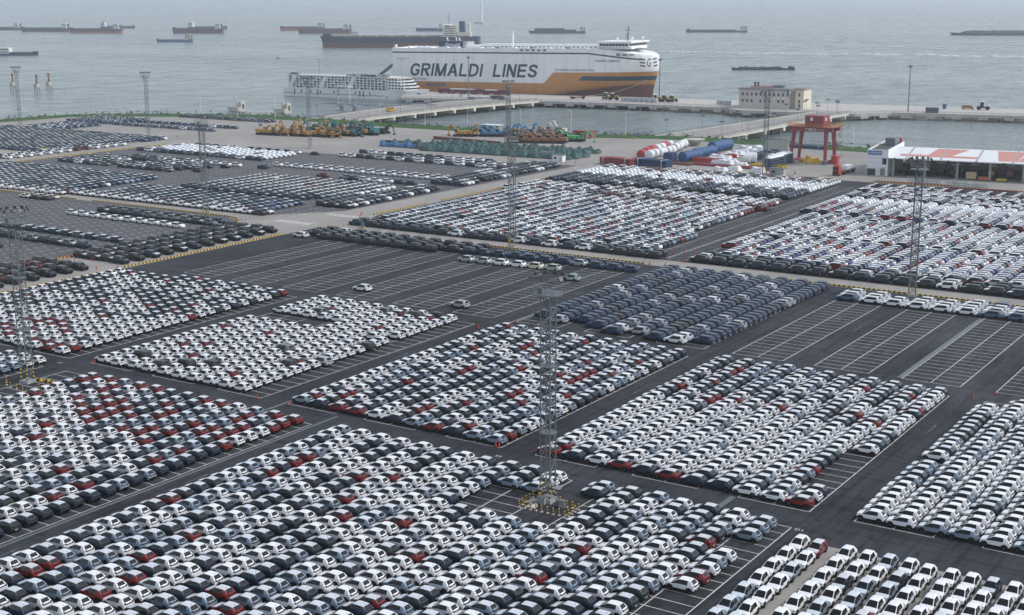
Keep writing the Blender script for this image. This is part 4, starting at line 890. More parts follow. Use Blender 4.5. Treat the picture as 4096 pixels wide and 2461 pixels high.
def make_pole():
    t = thing('high_pole', 'pole', 'light pole'); b = MB(); b.tube((0, 0, 0), (0, 0, 26), .38, 8, r2=.2); b.build('pole', GALV, t, smooth=50); b = MB(); b.lathe([(.5, 16), (.75, 16), (.75, 16.3), (.5, 16.3)], 10); b.build('ring', GALV, t)
    b = MB(); b.box((0, 0, 25.2), (5.2, .5, .35)); b.box((0, 0, 25.3), (.5, 3.6, .35)); b.lathe([(.5, 24.3), (.9, 24.8), (.5, 25.6)], 10); b.build('lamp_crown', GALV, t); b = MB(); b.tube((0, 0, 26), (0, 0, 28.5), .06, 4); b.build('rod', GALV, t); return t
hp = make_pole()
for i, (x, y, lab) in enumerate(((1875, 386, 'tall steel light pole in front of the big hull lettering'), (2637, 402, 'tall steel light pole off the bow of the white car ship'), (3632, 447, 'tall steel light pole alone on the open quay end'))):
    p = P(x, y); o = hp if i == 0 else copy_tree(hp); o.location = (p.x, p.y, 0); o.rotation_euler = (0, 0, -.55); o['label'] = lab; o['group'] = 'tall poles on the quay'
# fence and scrub on the bank
ft = thing('shore_fence', 'thin dark fence along the grassy river bank', 'fence'); b = MB(); fm = mat('fence_green', (.03, .07, .05), .6)
SH = [Vector((p.x - 0, p.y - 3, 0)) for p in SHORE[1:]]
for a, c in zip(SH[:-1], SH[1:]):
    if -300 < (a.x + c.x) / 2 < -268 or -500 < (a.x + c.x) / 2 < -470: continue
    n = int((c - a).length / 3)
    for k in range(n): q = a.lerp(c, k / n); b.tube(q, q + Vector((0, 0, 2.3)), .05, 4, caps=False)
    for z in (1.0, 2.1): b.tube(a + Vector((0, 0, z)), c + Vector((0, 0, z)), .04, 3, caps=False)
tag(b.build('wire_panel', fm, ft), kind='stuff')
b = MB(); rs = random.Random(3)
for a, c in zip(SHORE[1:-1], SHORE[2:]):
    n = int((c - a).length / 1.1)
    for k in range(n):
        q = a.lerp(c, rs.random()) + Vector((rs.uniform(-1, 1), rs.uniform(-2.5, 4), 0)); hgt = rs.choice((.6, .9, 1.2, 1.8, 2.6)) * rs.uniform(.5, 1.1); q.z = -.2
        for _ in range(7):
            o = q + Vector((rs.gauss(0, .5), rs.gauss(0, .5), rs.uniform(0, hgt))); u = Vector((rs.uniform(-1, 1), rs.uniform(-1, 1), rs.uniform(-.3, 1))).normalized() * .55; v = Vector((rs.uniform(-1, 1), rs.uniform(-1, 1), rs.uniform(0, 1))).normalized() * .4
            b.add([o - u, o + v, o + u, o - v], [(0, 1, 2, 3)])
tag(b.build('shrub_scrub', mat('scrub_leaf', (.05, .085, .035), .9, noise=.5, nscale=.7)), 'low green scrub growing along the river bank', 'shrubs', kind='stuff')
# ================================================================ ships
class NX:
    """small arithmetic on shader sockets"""
    def __init__(s, m): s.n = m.node_tree.nodes; s.l = m.node_tree.links
    def op(s, o, *a, clamp=False):
        k = s.n.new('ShaderNodeMath'); k.operation = o; k.use_clamp = clamp
        for i, x in enumerate(a):
            if isinstance(x, (int, float)): k.inputs[i].default_value = x
            else: s.l.new(x, k.inputs[i])
        return k.outputs[0]
    def mix(s, f, a, b):
        k = s.n.new('ShaderNodeMix'); k.data_type = 'RGBA'; s.l.new(f, k.inputs[0])
        for i, x in ((6, a), (7, b)):
            if isinstance(x, tuple): k.inputs[i].default_value = (*x, 1)
            else: s.l.new(x, k.inputs[i])
        return k.outputs[2]
def carrier_paint():
    m = mat('car_ship_paint', (.7, .7, .7), .45); N = NX(m); b = N.n['Principled BSDF']
    tc = N.n.new('ShaderNodeTexCoord'); sp = N.n.new('ShaderNodeSeparateXYZ'); N.l.new(tc.outputs['Object'], sp.inputs[0]); x, y, z = sp.outputs
    step = lambda a, c, w=.05: N.op('DIVIDE', N.op('SUBTRACT', a, c), w, clamp=True)                # 1 where a > c
    zb = N.op('MINIMUM', N.op('MAXIMUM', N.op('ADD', N.op('MULTIPLY', N.op('SUBTRACT', x, 115.4), 1.06), 10.6), 10.6), N.op('ADD', N.op('MULTIPLY', N.op('SUBTRACT', x, 122.), .012), 17.8))
    col = N.mix(step(zb, z), (.80, .81, .82), (.50, .225, .06))
    nz = N.n.new('ShaderNodeTexNoise'); nz.inputs['Scale'].default_value = .25; nz.inputs['Detail'].default_value = 6; N.l.new(tc.outputs['Object'], nz.inputs['Vector'])
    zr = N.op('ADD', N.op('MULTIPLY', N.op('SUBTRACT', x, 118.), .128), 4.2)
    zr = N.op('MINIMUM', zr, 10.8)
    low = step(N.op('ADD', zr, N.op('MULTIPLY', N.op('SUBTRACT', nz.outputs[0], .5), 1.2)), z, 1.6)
    col = N.mix(low, col, (.145, .052, .04))  # maroon boot-topping, with shadow and reflection low on the bow painted in
    tl = N.op('MULTIPLY', step(z, 12.7), N.op('MULTIPLY', step(15.7, z), step(x, N.op('ADD', 127.5, z))))
    col = N.mix(tl, col, (.012, .055, .085))
    zs = N.op('MINIMUM', 30.2, N.op('SUBTRACT', 30.2, N.op('MULTIPLY', N.op('SUBTRACT', x, 147.), .105)))
    ln_ = N.op('MULTIPLY', step(z, N.op('SUBTRACT', zs, .5)), N.op('MULTIPLY', step(N.op('ADD', zs, .5), z), step(181.5, x)))
    col = N.mix(ln_, col, (.022, .032, .045))
    nz2 = N.n.new('ShaderNodeTexNoise'); nz2.inputs['Scale'].default_value = 1.; nz2.inputs['Detail'].default_value = 6
    mp = N.n.new('ShaderNodeMapping'); mp.inputs['Scale'].default_value = (.4, .4, .03); N.l.new(tc.outputs['Object'], mp.inputs[0]); N.l.new(mp.outputs[0], nz2.inputs['Vector'])
    k = N.n.new('ShaderNodeMix'); k.data_type = 'RGBA'; k.blend_type = 'MULTIPLY'; k.inputs[0].default_value = 1; N.l.new(col, k.inputs[6])
    rp = N.n.new('ShaderNodeValToRGB'); rp.color_ramp.elements[0].position = .35; rp.color_ramp.elements[0].color = (.90, .90, .89, 1); rp.color_ramp.elements[1].position = .6; rp.color_ramp.elements[1].color = (1, 1, 1, 1); N.l.new(nz2.outputs[0], rp.inputs[0]); N.l.new(rp.outputs[0], k.inputs[7])
    N.l.new(k.outputs[2], b.inputs['Base Color']); return m
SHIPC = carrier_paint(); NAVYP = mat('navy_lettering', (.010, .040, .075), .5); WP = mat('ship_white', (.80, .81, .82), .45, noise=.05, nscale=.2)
th = R(8); CS = thing('car_carrier_ship', 'huge white and orange car carrier with large blue lettering moored at the quay', 'ship', (-414 - 193 * math.cos(th) - 19.5 * math.sin(th), 797.5 - 193 * math.sin(th) + 19.5 * math.cos(th), WZ - .3), th)
CS.rotation_euler = (0, R(-.42), th)
HB = 18.0
def _lv(z, xs, ys):
    for i in range(len(xs) - 1):
        if z <= xs[i + 1]: return ys[i] + (ys[i + 1] - ys[i]) * (z - xs[i]) / (xs[i + 1] - xs[i])
    return ys[-1]
def xe(z): return _lv(z, (-5, 0, 6, 12, 20, 27, 34), (185.0, 185.5, 185.9, 187.4, 189.7, 189.9, 188.7))
def xs_(z): return _lv(z, (-5, 0, 6, 12, 20, 27, 34), (103, 110, 123, 142, 160, 167, 168))
def pw(z): return _lv(z, (-5, 0, 6, 12, 20, 27, 34), (1.5, 1.55, 1.75, 2.1, 2.7, 3.0, 3.0))
def hb(x, z):
    a, e = xs_(z), xe(z)
    if x <= a: return HB
    return HB * max(0., 1 - ((x - a) / (e - a)) ** pw(z)) ** .85
ztop = lambda s: 33.3 if s < .80 else 33.3 - (s - .80) / .20 * 4.4
levels = [-5, 0, 3, 6, 9, 12, 14, 16, 18, 20, 23, 26, 28.6, 31]; ss = [i * .05 for i in range(12)] + [.6 + .02 * i for i in range(15)] + [.89 + .01 * i for i in range(9)] + [.975, .982, .988, .993, .9965, .9985, 1.0]
b = MB(); grid = {}
for sgn in (-1, 1):
    for j, z in enumerate(levels + [99]):
        for i, s in enumerate(ss):
            zz = ztop(s) if z == 99 else min(z, ztop(s) - .6 - (31 - z) * .02 if z >= 28 else z); x = s * xe(min(zz, 34)); grid[(sgn, j, i)] = len(b.v); b.v.append((x, sgn * hb(x, zz), zz))
    for j in range(len(levels)):
        for i in range(len(ss) - 1):
            q = (grid[(sgn, j, i)], grid[(sgn, j, i + 1)], grid[(sgn, j + 1, i + 1)], grid[(sgn, j + 1, i)]); b.f.append(q if sgn < 0 else q[::-1]); b.m.append(0)
J = len(levels)
for j in range(J): b.f.append((grid[(-1, j, 0)], grid[(-1, j + 1, 0)], grid[(1, j + 1, 0)], grid[(1, j, 0)])); b.m.append(0)
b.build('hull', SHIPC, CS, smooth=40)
b = MB()                                                         # weather deck forward, sloping shell over the bow
for i, s in enumerate(ss):
    zz = ztop(s) if s >= .8 else 31.2; x = s * xe(zz); w_ = hb(x, ztop(s)); b.v += [(x, -w_, zz - .02), (x, w_, zz - .02), (x, -w_ * .8, zz + (.9 if s >= .8 else 0) * min(1, (1 - s) * 25)), (x, w_ * .8, zz + (.9 if s >= .8 else 0) * min(1, (1 - s) * 25))]
for i in range(len(ss) - 1):
    for (p_, q_) in ((0, 2), (2, 3), (3, 1)): b.f.append((4 * i + p_, 4 * i + 4 + p_, 4 * i + 4 + q_, 4 * i + q_)); b.m.append(0)
b.build('weather_deck', WP, CS)
y0 = -HB - .06
GL = {'R': [[(0, 0), (0, 1)], [(0, 1), (.38, 1), (.52, .93), (.56, .78), (.52, .62), (.38, .52), (0, .52)], [(.26, .52), (.56, 0)]], 'I': [[(0, 0), (0, 1)]], 'M': [[(0, 0), (0, 1)], [(0, 1), (.36, 0)], [(.36, 0), (.72, 1)], [(.72, 1), (.72, 0)]], 'A': [[(0, 0), (.33, 1)], [(.33, 1), (.66, 0)], [(.13, .3), (.53, .3)]], 'L': [[(0, 1), (0, 0)], [(0, 0), (.46, 0)]],
      'D': [[(0, 0), (0, 1)], [(0, 1), (.3, 1), (.48, .9), (.58, .7), (.6, .5), (.58, .3), (.48, .1), (.3, 0), (0, 0)]], 'N': [[(0, 0), (0, 1)], [(0, 1), (.54, 0)], [(.54, 0), (.54, 1)]], 'E': [[(0, 0), (0, 1)], [(0, 1), (.5, 1)], [(0, .52), (.46, .52)], [(0, 0), (.5, 0)]],
      'G': [[(.6, .78), (.52, .92), (.34, 1), (.16, .94), (.04, .76), (0, .5), (.04, .24), (.16, .06), (.34, 0), (.5, .06), (.6, .2), (.6, .44)], [(.36, .44), (.6, .44)]], 'S': [[(.54, .8), (.48, .93), (.3, 1), (.1, .94), (.04, .77), (.1, .62), (.3, .52), (.48, .42), (.56, .25), (.48, .07), (.28, 0), (.08, .07), (0, .23)]]}
def big_letters(word, x0, z0, hgt, total, thick=.175, gap=.30):
    ws = [0.45 if c == ' ' else max(p[0] for st in GL[c] for p in st) for c in word]; nat = sum(ws) + gap * (len(word) - 1); sx_ = (total - hgt * .2) / (nat + thick); x = thick / 2
    for c, w_ in zip(word, ws):
        if c != ' ':
            b = MB(); lay = 0
            for st in GL[c]:
                for (a, e) in zip(st[:-1], st[1:]):
                    a2 = Vector((a[0], a[1] * (1 - thick) + thick / 2)); e2 = Vector((e[0], e[1] * (1 - thick) + thick / 2)); d = e2 - a2
                    if d.length < 1e-5: continue
                    ex_ = d.normalized() * thick * (.5 if c in 'RILDNEM' and len(st) == 2 and (abs(d.x) < .01 or abs(d.y) < .01) else .22 if len(st) > 2 else .0)
                    n_ = Vector((-d.y, d.x)).normalized() * thick / 2; q = [a2 - ex_ - n_, e2 + ex_ - n_, e2 + ex_ + n_, a2 - ex_ + n_]
                    if len(st) == 2 and abs(d.x) > .05 and abs(d.y) > .05: hx = thick * .56 * (d.length / abs(d.y)); q = [Vector((a2.x - hx, a2.y)), Vector((e2.x - hx, e2.y)), Vector((e2.x + hx, e2.y)), Vector((a2.x + hx, a2.y))]; q = [Vector((p.x, (0 if p.y < .2 else 1) if (p.y < .2 or p.y > .8) else p.y)) for p in q]
                    pts_ = [(x0 + (x + p.x) * sx_ + max(0, p.y) * hgt * .2, -HB - .05 - lay * .012, z0 + p.y * hgt) for p in q]; lay += 1
                    ar = (q[1].x - q[0].x) * (q[2].y - q[0].y) - (q[1].y - q[0].y) * (q[2].x - q[0].x); b.add(pts_ if ar > 0 else pts_[::-1], [(0, 1, 2, 3)])
            b.build('hull_letter', NAVYP, CS)
        x += w_ + gap
big_letters('GRIMALDI LINES', 13.4, 14.2, 8.7, 98.3)
put_text('TOWARDS DECARBONIZATION', NAVYP, CS, (123.4, y0, 18.75), (1, 0, 0), (0, 0, 1), 1.35, 28, bold=.01, shear=.2, name='motto_lettering')
put_text('GRANDE ORIENTE', NAVYP, CS, (152.2, y0, 24.85), (1, 0, 0), (0, 0, 1), 1.5, 16.8, bold=.012, name='name_lettering')
put_text('ZERO EMISSION IN PORT', NAVYP, CS, (3.5, y0, 11.35), (1, 0, 0), (0, 0, 1), 1.6, 23.7, bold=.006, name='port_lettering')
put_text('GRANDE ORIENTE', NAVYP, CS, (2.9, y0, 25.6), (1, 0, 0), (0, 0, 1), .75, 10, name='stern_lettering'); put_text('NAPOLI', NAVYP, CS, (6.3, y0, 24.6), (1, 0, 0), (0, 0, 1), .55, 3.2, name='stern_lettering')
# emblem on the bow: three bars each side of a curled letter, wrapped on the plating
def onhull(u, z):
    """u = metres round the bow from x = 178 on the near side"""
    x, acc, pv = 178., 0., None; pts = []
    zz = z
    N_ = 160; e = xe(zz); prev = (178., -hb(178., zz))
    if u <= 0: return Vector((178 + u, -hb(178 + u, zz) - .08, zz))
    for k in range(1, N_ + 1):
        t = 1 - (1 - k / N_) ** 2; x = 178 + (e - 178) * t; cur = (x, -hb(x, zz)); d = math.hypot(cur[0] - prev[0], cur[1] - prev[1])
        if acc + d >= u:
            f = (u - acc) / d; px_, py_ = prev[0] + (cur[0] - prev[0]) * f, prev[1] + (cur[1] - prev[1]) * f; n_ = Vector((cur[1] - prev[1], -(cur[0] - prev[0]), 0)) * -1
            n_ = Vector(((cur[1] - prev[1]), -(cur[0] - prev[0]), 0)); n_.normalize(); return Vector((px_, py_, zz)) + n_ * .1
        acc += d; prev = cur
    return Vector((e + .1, 0, zz))
LOGO = mat('emblem_black', (.02, .025, .03), .5)
for side, (u0, u1, sl) in enumerate(((3.6, 7.6, -1), (14.2, 17.6, 1))):
    for k in range(3):
        b = MB(); z0 = 26.6 - 2.15 * k; n = 6
        for i in range(n + 1):
            u = u0 + (u1 - u0) * i / n; dz = (.9 * i / n if sl < 0 else -.9 * i / n) * -1 if False else (-.75 * i / n if sl < 0 else .75 * i / n - .75)
            b.v += [tuple(onhull(u, z0 + dz)), tuple(onhull(u + sl * -.25, z0 + dz + .8))]
        for i in range(n): b.f.append((2 * i, 2 * i + 2, 2 * i + 3, 2 * i + 1)); b.m.append(0)
        b.build('emblem_bar', LOGO, CS)
me = text_mesh('G', 1.0, 'emblem_letter', .0, .35, width=1.0); co = np.zeros(len(me.vertices) * 3); me.vertices.foreach_get('co', co); co = co.reshape(-1, 3); hh = co[:, 1].max()
me.vertices.foreach_set('co', np.array([onhull(9.0 + c_[0] * 3.4, 21.7 + c_[1] / hh * 5.4) for c_ in co]).ravel()); me.materials.clear(); me.materials.append(LOGO); link('emblem_letter', me, CS)
# upperworks
def cbox(name, x0, x1, ya, yb, z0, z1, mt=WP, par=CS, taper=1.): b = MB(); b.box(((x0 + x1) / 2, (ya + yb) / 2, (z0 + z1) / 2), (x1 - x0, yb - ya, z1 - z0), taper=taper); return b.build(name, mt, par)
DKG = mat('deck_grey', (.20, .215, .23), .6); DKW = mat('dark_window', (.025, .032, .04), .12)
cbox('deck_house', 50, 160, -4, 12, 31.2, 34.6); cbox('deck_house', 60, 158, 2, 10, 34.65, 35.5)
for k in range(30): cbox('vent_opening', 62 + k * 3.1, 63.9 + k * 3.1, -4.06, -3.9, 33.4, 34.3, DKG)
for k in range(14):
    x = 36 + k * 8.6
    if k % 3 != 2: cbox('side_locker', x, x + 6.4, -16.5, -12.5, 31.2, 33.9, WP)
    else: cbox('side_locker', x, x + 2.4, -16.8, -12.5, 31.2, 34.2, DKG)
for k in range(5): cbox('air_intake', 98 + k * 4.2, 100.6 + k * 4.2, -HB - .05, -HB + .02, 31.4, 32.8, DKG)
for k in range(3): cbox('louvre', 166.5 + k * 4.3, 169.6 + k * 4.3 + (.6 if k == 2 else 0), -HB - .06, -HB + .3, 28.75 + (.5 if k == 2 else 0), 30.6 - k * .3, DKG)
fu = cbox('funnel_casing', 29, 47.6, -3, 9, 31.2, 37.4, mat('funnel_navy', (.018, .028, .06), .5)); put_text('Grimaldi', WP, CS, (34, -3.08, 33.6), (1, 0, 0), (0, 0, 1), 2.6, 11.5, bold=.006, shear=.2, name='funnel_lettering')
cbox('funnel_fin', 47.7, 50.6, -2.8, 8.8, 31.2, 36.9, mat('grey_steel', (.35, .38, .40), .5))
for x in (33, 40, 42.5): b = MB(); b.tube((x, 3, 37.4), (x - .8, 3, 39.6), .5, 8); b.build('exhaust_pipe', WP, CS, smooth=50)
b = MB(); b.lathe([(1.9, 0), (2.1, 1.2), (1.3, 2.6), (.3, 3.1)], 12, (23, -10, 31.2)); b.build('lifeboat_canopy', WP, CS, smooth=50)
cbox('stern_house', 16, 28.5, -14, -4, 31.2, 33.6); cbox('davit', 1.5, 3, -17.4, -16, 33.3, 35.4); cbox('winch', 12, 13.2, -16.5, -15.2, 31.2, 34.6)
b = MB(); b.tube((86.3, -4, 31.2), (86.3, -4, 43.6), .75, 10, r2=.6); b.box((86.3, -4, 44.0), (3.4, .5, .6)); b.build('vent_mast', WP, CS, smooth=50)
# wheelhouse
cbox('wheelhouse_base', 152, 176, -15, 15, 33.0, 34.4); wh = cbox('wheelhouse', 153.5, 175., -17, 17, 34.4, 37.0); cbox('wheelhouse_roof', 152.6, 176.7, -17.8, 17.8, 37.0, 38.0)
for k in range(9): cbox('window', 154.8 + k * 2.2, 156.7 + k * 2.2, -17.06, -16.9, 35.0, 36.6, DKW, CS)
for k in range(15): cbox('window', 174.95, 175.06, -16.4 + k * 2.2, -14.5 + k * 2.2, 35.0, 36.6, DKW, CS)
b = MB(); b.tube((168, 0, 38), (168, 0, 47.5), .5, 6, r2=.25); b.box((168, 0, 42), (.6, 5, .35)); b.box((168, 0, 44.6), (3.8, .5, .35)); b.box((168.6, 0, 46.2), (.5, 3.2, .5)); b.tube((166.2, 0, 38), (168, 0, 44), .18, 4); b.build('radar_mast', GALV, CS)
for x, y, r_ in ((173, -6, 1.05), (177, 4, .8), (164, -9, .6)): b = MB(); b.lathe([(.3, 0), (.3, .9), (r_ * .8, 1.1), (r_, 1.7), (r_ * .8, 2.4), (.1, 2.75)], 12, (x, y, 38)); b.build('antenna_dome', WP, CS, smooth=60)
b = MB(); b.quad((172, -9, 33.9), (180, -8, 32.65), (180, 2, 32.65), (172, 2, 33.9)); b.build('deck_hatch', mat('hatch_brown', (.12, .09, .085), .6), CS, loc=(0, 0, .15))
cbox('side_door', 26.5, 41.5, -HB - .12, -HB + .1, 7.4, 9.5, mat('door_grey', (.16, .14, .15), .6))
b = MB(); b.quad((0.0, -14, 24), (0.0, -8, 24), (-22, -8, 9.5), (-22, -14, 9.5)); b.quad((0, -14, 23.4), (-22, -14, 8.9), (-22, -8, 8.9), (0, -8, 23.4)); b.quad((0, -14, 24), (-22, -14, 9.5), (-22, -14, 8.9), (0, -14, 23.4)); b.build('stern_ramp', mat('ramp_grey', (.22, .24, .26), .6), CS)
for (u, z, p2) in ((4, 13.2, (2180, 378)), (7, 13.0, (2350, 386)), (12, 13, (2700, 399))):
    a = CS.matrix_basis @ onhull(u, z) if False else (Matrix.Translation(CS.location) @ CS.rotation_euler.to_matrix().to_4x4()) @ onhull(u, z); c = P(*p2) + Vector((0, 0, .3)); b = MB(); n = 10; pv = a
    for k in range(1, n + 1): f = k / n; q = a.lerp(c, f) - Vector((0, 0, 2.2 * math.sin(math.pi * f))); b.tube(pv, q, .16, 4, caps=False); pv = q
    tag(b.build('mooring_rope', mat('rope', (.45, .40, .30), .9)), 'slack mooring rope from the car ship bow to the quay', 'rope', 'mooring ropes of the car ship')
# ---------------------------------------------------------------- river ro-ro vessel
th = R(4); RV = thing('river_car_vessel', 'white river vessel with five rows of arched openings full of cars', 'ship', (-670.6, 732.2, WZ), th)
WV = mat('vessel_white', (.72, .735, .74), .5, noise=.07, nscale=.4); BWv = 18.
b = MB(); prof = [(-1.5, .5, 2.6), (0, 0, 2.2), (4, 0, 0), (88, 0, 0), (100, 0, 0), (107, .0, 0), (112, .0, 0), (116, 0, 0)]
def vh(x, z):                                                    # half width along the vessel
    e = 108 + z * 1.15
    return BWv / 2 * (1. if x < 84 else max(0., 1 - ((x - 84) / (e - 84)) ** 2.2))
lv = [-2, 0, 1.6, 3.2, 4.8, 6.0]; sx = [0, .05] + [.1 * k for k in range(1, 8)] + [.74 + .02 * k for k in range(13)] + [.99, 1.]
g = {}
for sgn in (-1, 1):
    for j, z in enumerate(lv):
        for i, s in enumerate(sx): x = s * (108 + z * 1.15) - (1 if z > 1 else 0) * (1 - s); g[(sgn, j, i)] = len(b.v); b.v.append((x, BWv / 2 + sgn * vh(x, z), z + (max(0, s - .8) * 6 if j == 5 else 0)))
    for j in range(5):
        for i in range(len(sx) - 1): q = (g[(sgn, j, i)], g[(sgn, j, i + 1)], g[(sgn, j + 1, i + 1)], g[(sgn, j + 1, i)]); b.f.append(q if sgn < 0 else q[::-1]); b.m.append(0 if j >= 1 else 1)
for i in range(len(sx) - 1): b.f.append((g[(-1, 5, i)], g[(-1, 5, i + 1)], g[(1, 5, i + 1)], g[(1, 5, i)])); b.m.append(0)
for j in range(5): b.f.append((g[(-1, j, 0)], g[(-1, j + 1, 0)], g[(1, j + 1, 0)], g[(1, j, 0)])); b.m.append(0)
b.build('hull', [WV, mat('vessel_boot', (.30, .28, .26), .7)], RV, smooth=35)
def rbox(name, x0, x1, ya, yb, z0, z1, mt=WV): return cbox(name, x0, x1, ya, yb, z0, z1, mt, RV)
rbox('rubbing_strake', -1, 84, -.25, .02, 2.2, 2.6, DKG)
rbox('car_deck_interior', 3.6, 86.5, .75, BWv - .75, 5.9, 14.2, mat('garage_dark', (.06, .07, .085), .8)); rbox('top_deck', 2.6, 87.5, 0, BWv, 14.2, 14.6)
ROW = 1.72; Z0 = 6.0
for r in range(6): rbox('deck_band', 2.8, 87, 0., .5, Z0 + r * ROW - .22, Z0 + r * ROW + .22)
cw = 3.02; pil = MB()
for r in range(5):
    z0 = Z0 + r * ROW + .22; z1 = z0 + ROW - .44
    pil.quad((-.3, .1, z0), (.3, .1, z0), (.3, .1, z1), (-.3, .1, z1))
    for s in (-1, 1): pil.add([(s * .3, .1, z1 - .45), (s * .75, .1, z1), (s * .3, .1, z1)], [(0, 1, 2) if s > 0 else (0, 2, 1)])
pil.add([(-.3, .1, Z0), (-.3, .5, Z0), (-.3, .5, 14.2), (-.3, .1, 14.2)], [(0, 1, 2, 3)]); pil.add([(.3, .1, Z0), (.3, .5, Z0), (.3, .5, 14.2), (.3, .1, 14.2)], [(3, 2, 1, 0)])
pme = pil.mesh('arched_pillar', WV)
for k in range(28): link('arched_pillar', pme, RV, (3.8 + k * cw, 0, 0))
for x in (3.2, 29.5, 53.5): b = MB(); b.add([(x, -.04, Z0), (x + 3.2, -.04, Z0), (x + 7.6, -.04, 14.2), (x + 4.4, -.04, 14.2)], [(0, 1, 2, 3)]); b.add([(x, .2, Z0), (x + 3.2, .2, Z0), (x + 7.6, .2, 14.2), (x + 4.4, .2, 14.2)], [(3, 2, 1, 0)]); b.build('diagonal_brace', WV, RV)
cmA = mat('stowed_car_grey', (.25, .28, .31), .4)
for r in range(5):
    for k in range(27):
        if (k * 7 + r * 3) % 11 < 9: rbox('stowed_car', 4.6 + k * cw, 6.4 + k * cw, .62, .8, Z0 + r * ROW + .22, Z0 + r * ROW + .22 + .55 + .12 * ((k + r) % 3), (cmA, DKW, STEEL_W)[(k * 5 + r) % 3])
for k in range(40): rbox('porthole', 3 + k * 2.0, 3.4 + k * 2.0, -.05, .05, 4.5, 4.9, DKW) if k % 7 else None
for x in (8.5, 28.5, 46, 64, 67): rbox('fender_post', x, x + .5, -.35, .0, 1.2, 5.2, BLK)
for x in (14, 22, 30.5, 42, 60, 72): rbox('hull_door', x, x + 1.1, -.08, .02, 3.0, 4.4, BLK)
for k, (x0, x1, z0) in enumerate(((86.5, 106, 6.2), (86.5, 104.5, 8.1), (86.5, 102.5, 10.0), (86.5, 100.5, 11.9))):
    b = MB(); w0 = 1.2 + k * .4; b.prism([(x0, 0), (x1 - 5, 0), (x1 - 1.5, 3.5), (x1, BWv / 2), (x1 - 1.5, BWv - 3.5), (x1 - 5, BWv), (x0, BWv)], z0, z0 + .85); b.build('house_deck', WP, RV)
    b = MB(); b.prism([(x0, .5), (x1 - 6, .5), (x1 - 2.5, 4), (x1 - 1.2, BWv / 2), (x1 - 2.5, BWv - 4), (x1 - 6, BWv - .5), (x0, BWv - .5)], z0 + .85, z0 + 1.9); b.build('cabin_glazing', DKW, RV)
    for q in range(6): rbox('cabin_mullion', x0 + .3 + q * 2.6, x0 + 1.1 + q * 2.6, .4, .6, z0 + .85, z0 + 1.9, WP)
b = MB(); b.prism([(86, 0), (95, 0), (99.3, BWv / 2), (95, BWv), (86, BWv)], 13.8, 14.5); b.build('house_top', mat('deck_cream', (.55, .52, .45), .6), RV)
rbox('windlass', 107, 108.2, 7.5, 10, 7.0, 8.2, mat('windlass_rust', (.30, .12, .05), .7)); b = MB(); b.tube((24, 9, 14.6), (24, 9, 26), .16, 6); b.box((24, 9, 25.4), (3.4, .3, .3)); b.build('signal_mast', GALV, RV)
rail(RV, [(2.6, .1, 14.6), (54, .1, 14.6)], h=1.0, step=3)
b = MB(); b.lathe([(.7, 0), (.7, .5)], 10, (109.5, 2.6, 4.6), axis='z'); b.build('anchor_pocket', BLK, RV)
def whole_car(model, colour):
    out, wheels, ex = car_parts(SPEC[model], 1); b = MB()
    for k, (v, f) in out.items(): b.add(v, f, 0 if k == 'body' else (2 if k == 'lower_cladding' else 1))
    for w_ in wheels: b.add(w_.v, w_.f, 2)
    return b.mesh('deck_car', [PAINT[colour], GLASS, BLACK], 34)
Mv = Matrix.Translation(RV.location) @ Matrix.Rotation(th, 4, 'Z'); dc = {}
for k in range(16):
    x = 54.5 + (k % 8) * 4.1; y = 2.2 + (k // 8) * 2.6; c = ('white', 'navy', 'steel blue', 'grey', 'white', 'silver')[(k * 5) % 6]; me = dc.setdefault(c, whole_car('suv', c)); p = Mv @ Vector((x, y, 14.6))
    o = link('deck_car', me, None, p); o.rotation_euler = (0, 0, th + .06); tag(o, f'{c} car parked on the open top deck of the river vessel', 'car', 'cars on the river vessel top deck')
for x in (6, 8.6): p = Mv @ Vector((x, 3, 14.6)); o = link('deck_car', dc['grey'], None, p); o.rotation_euler = (0, 0, th); tag(o, 'grey car alone at the stern of the river vessel top deck', 'car', 'cars at the river vessel stern')
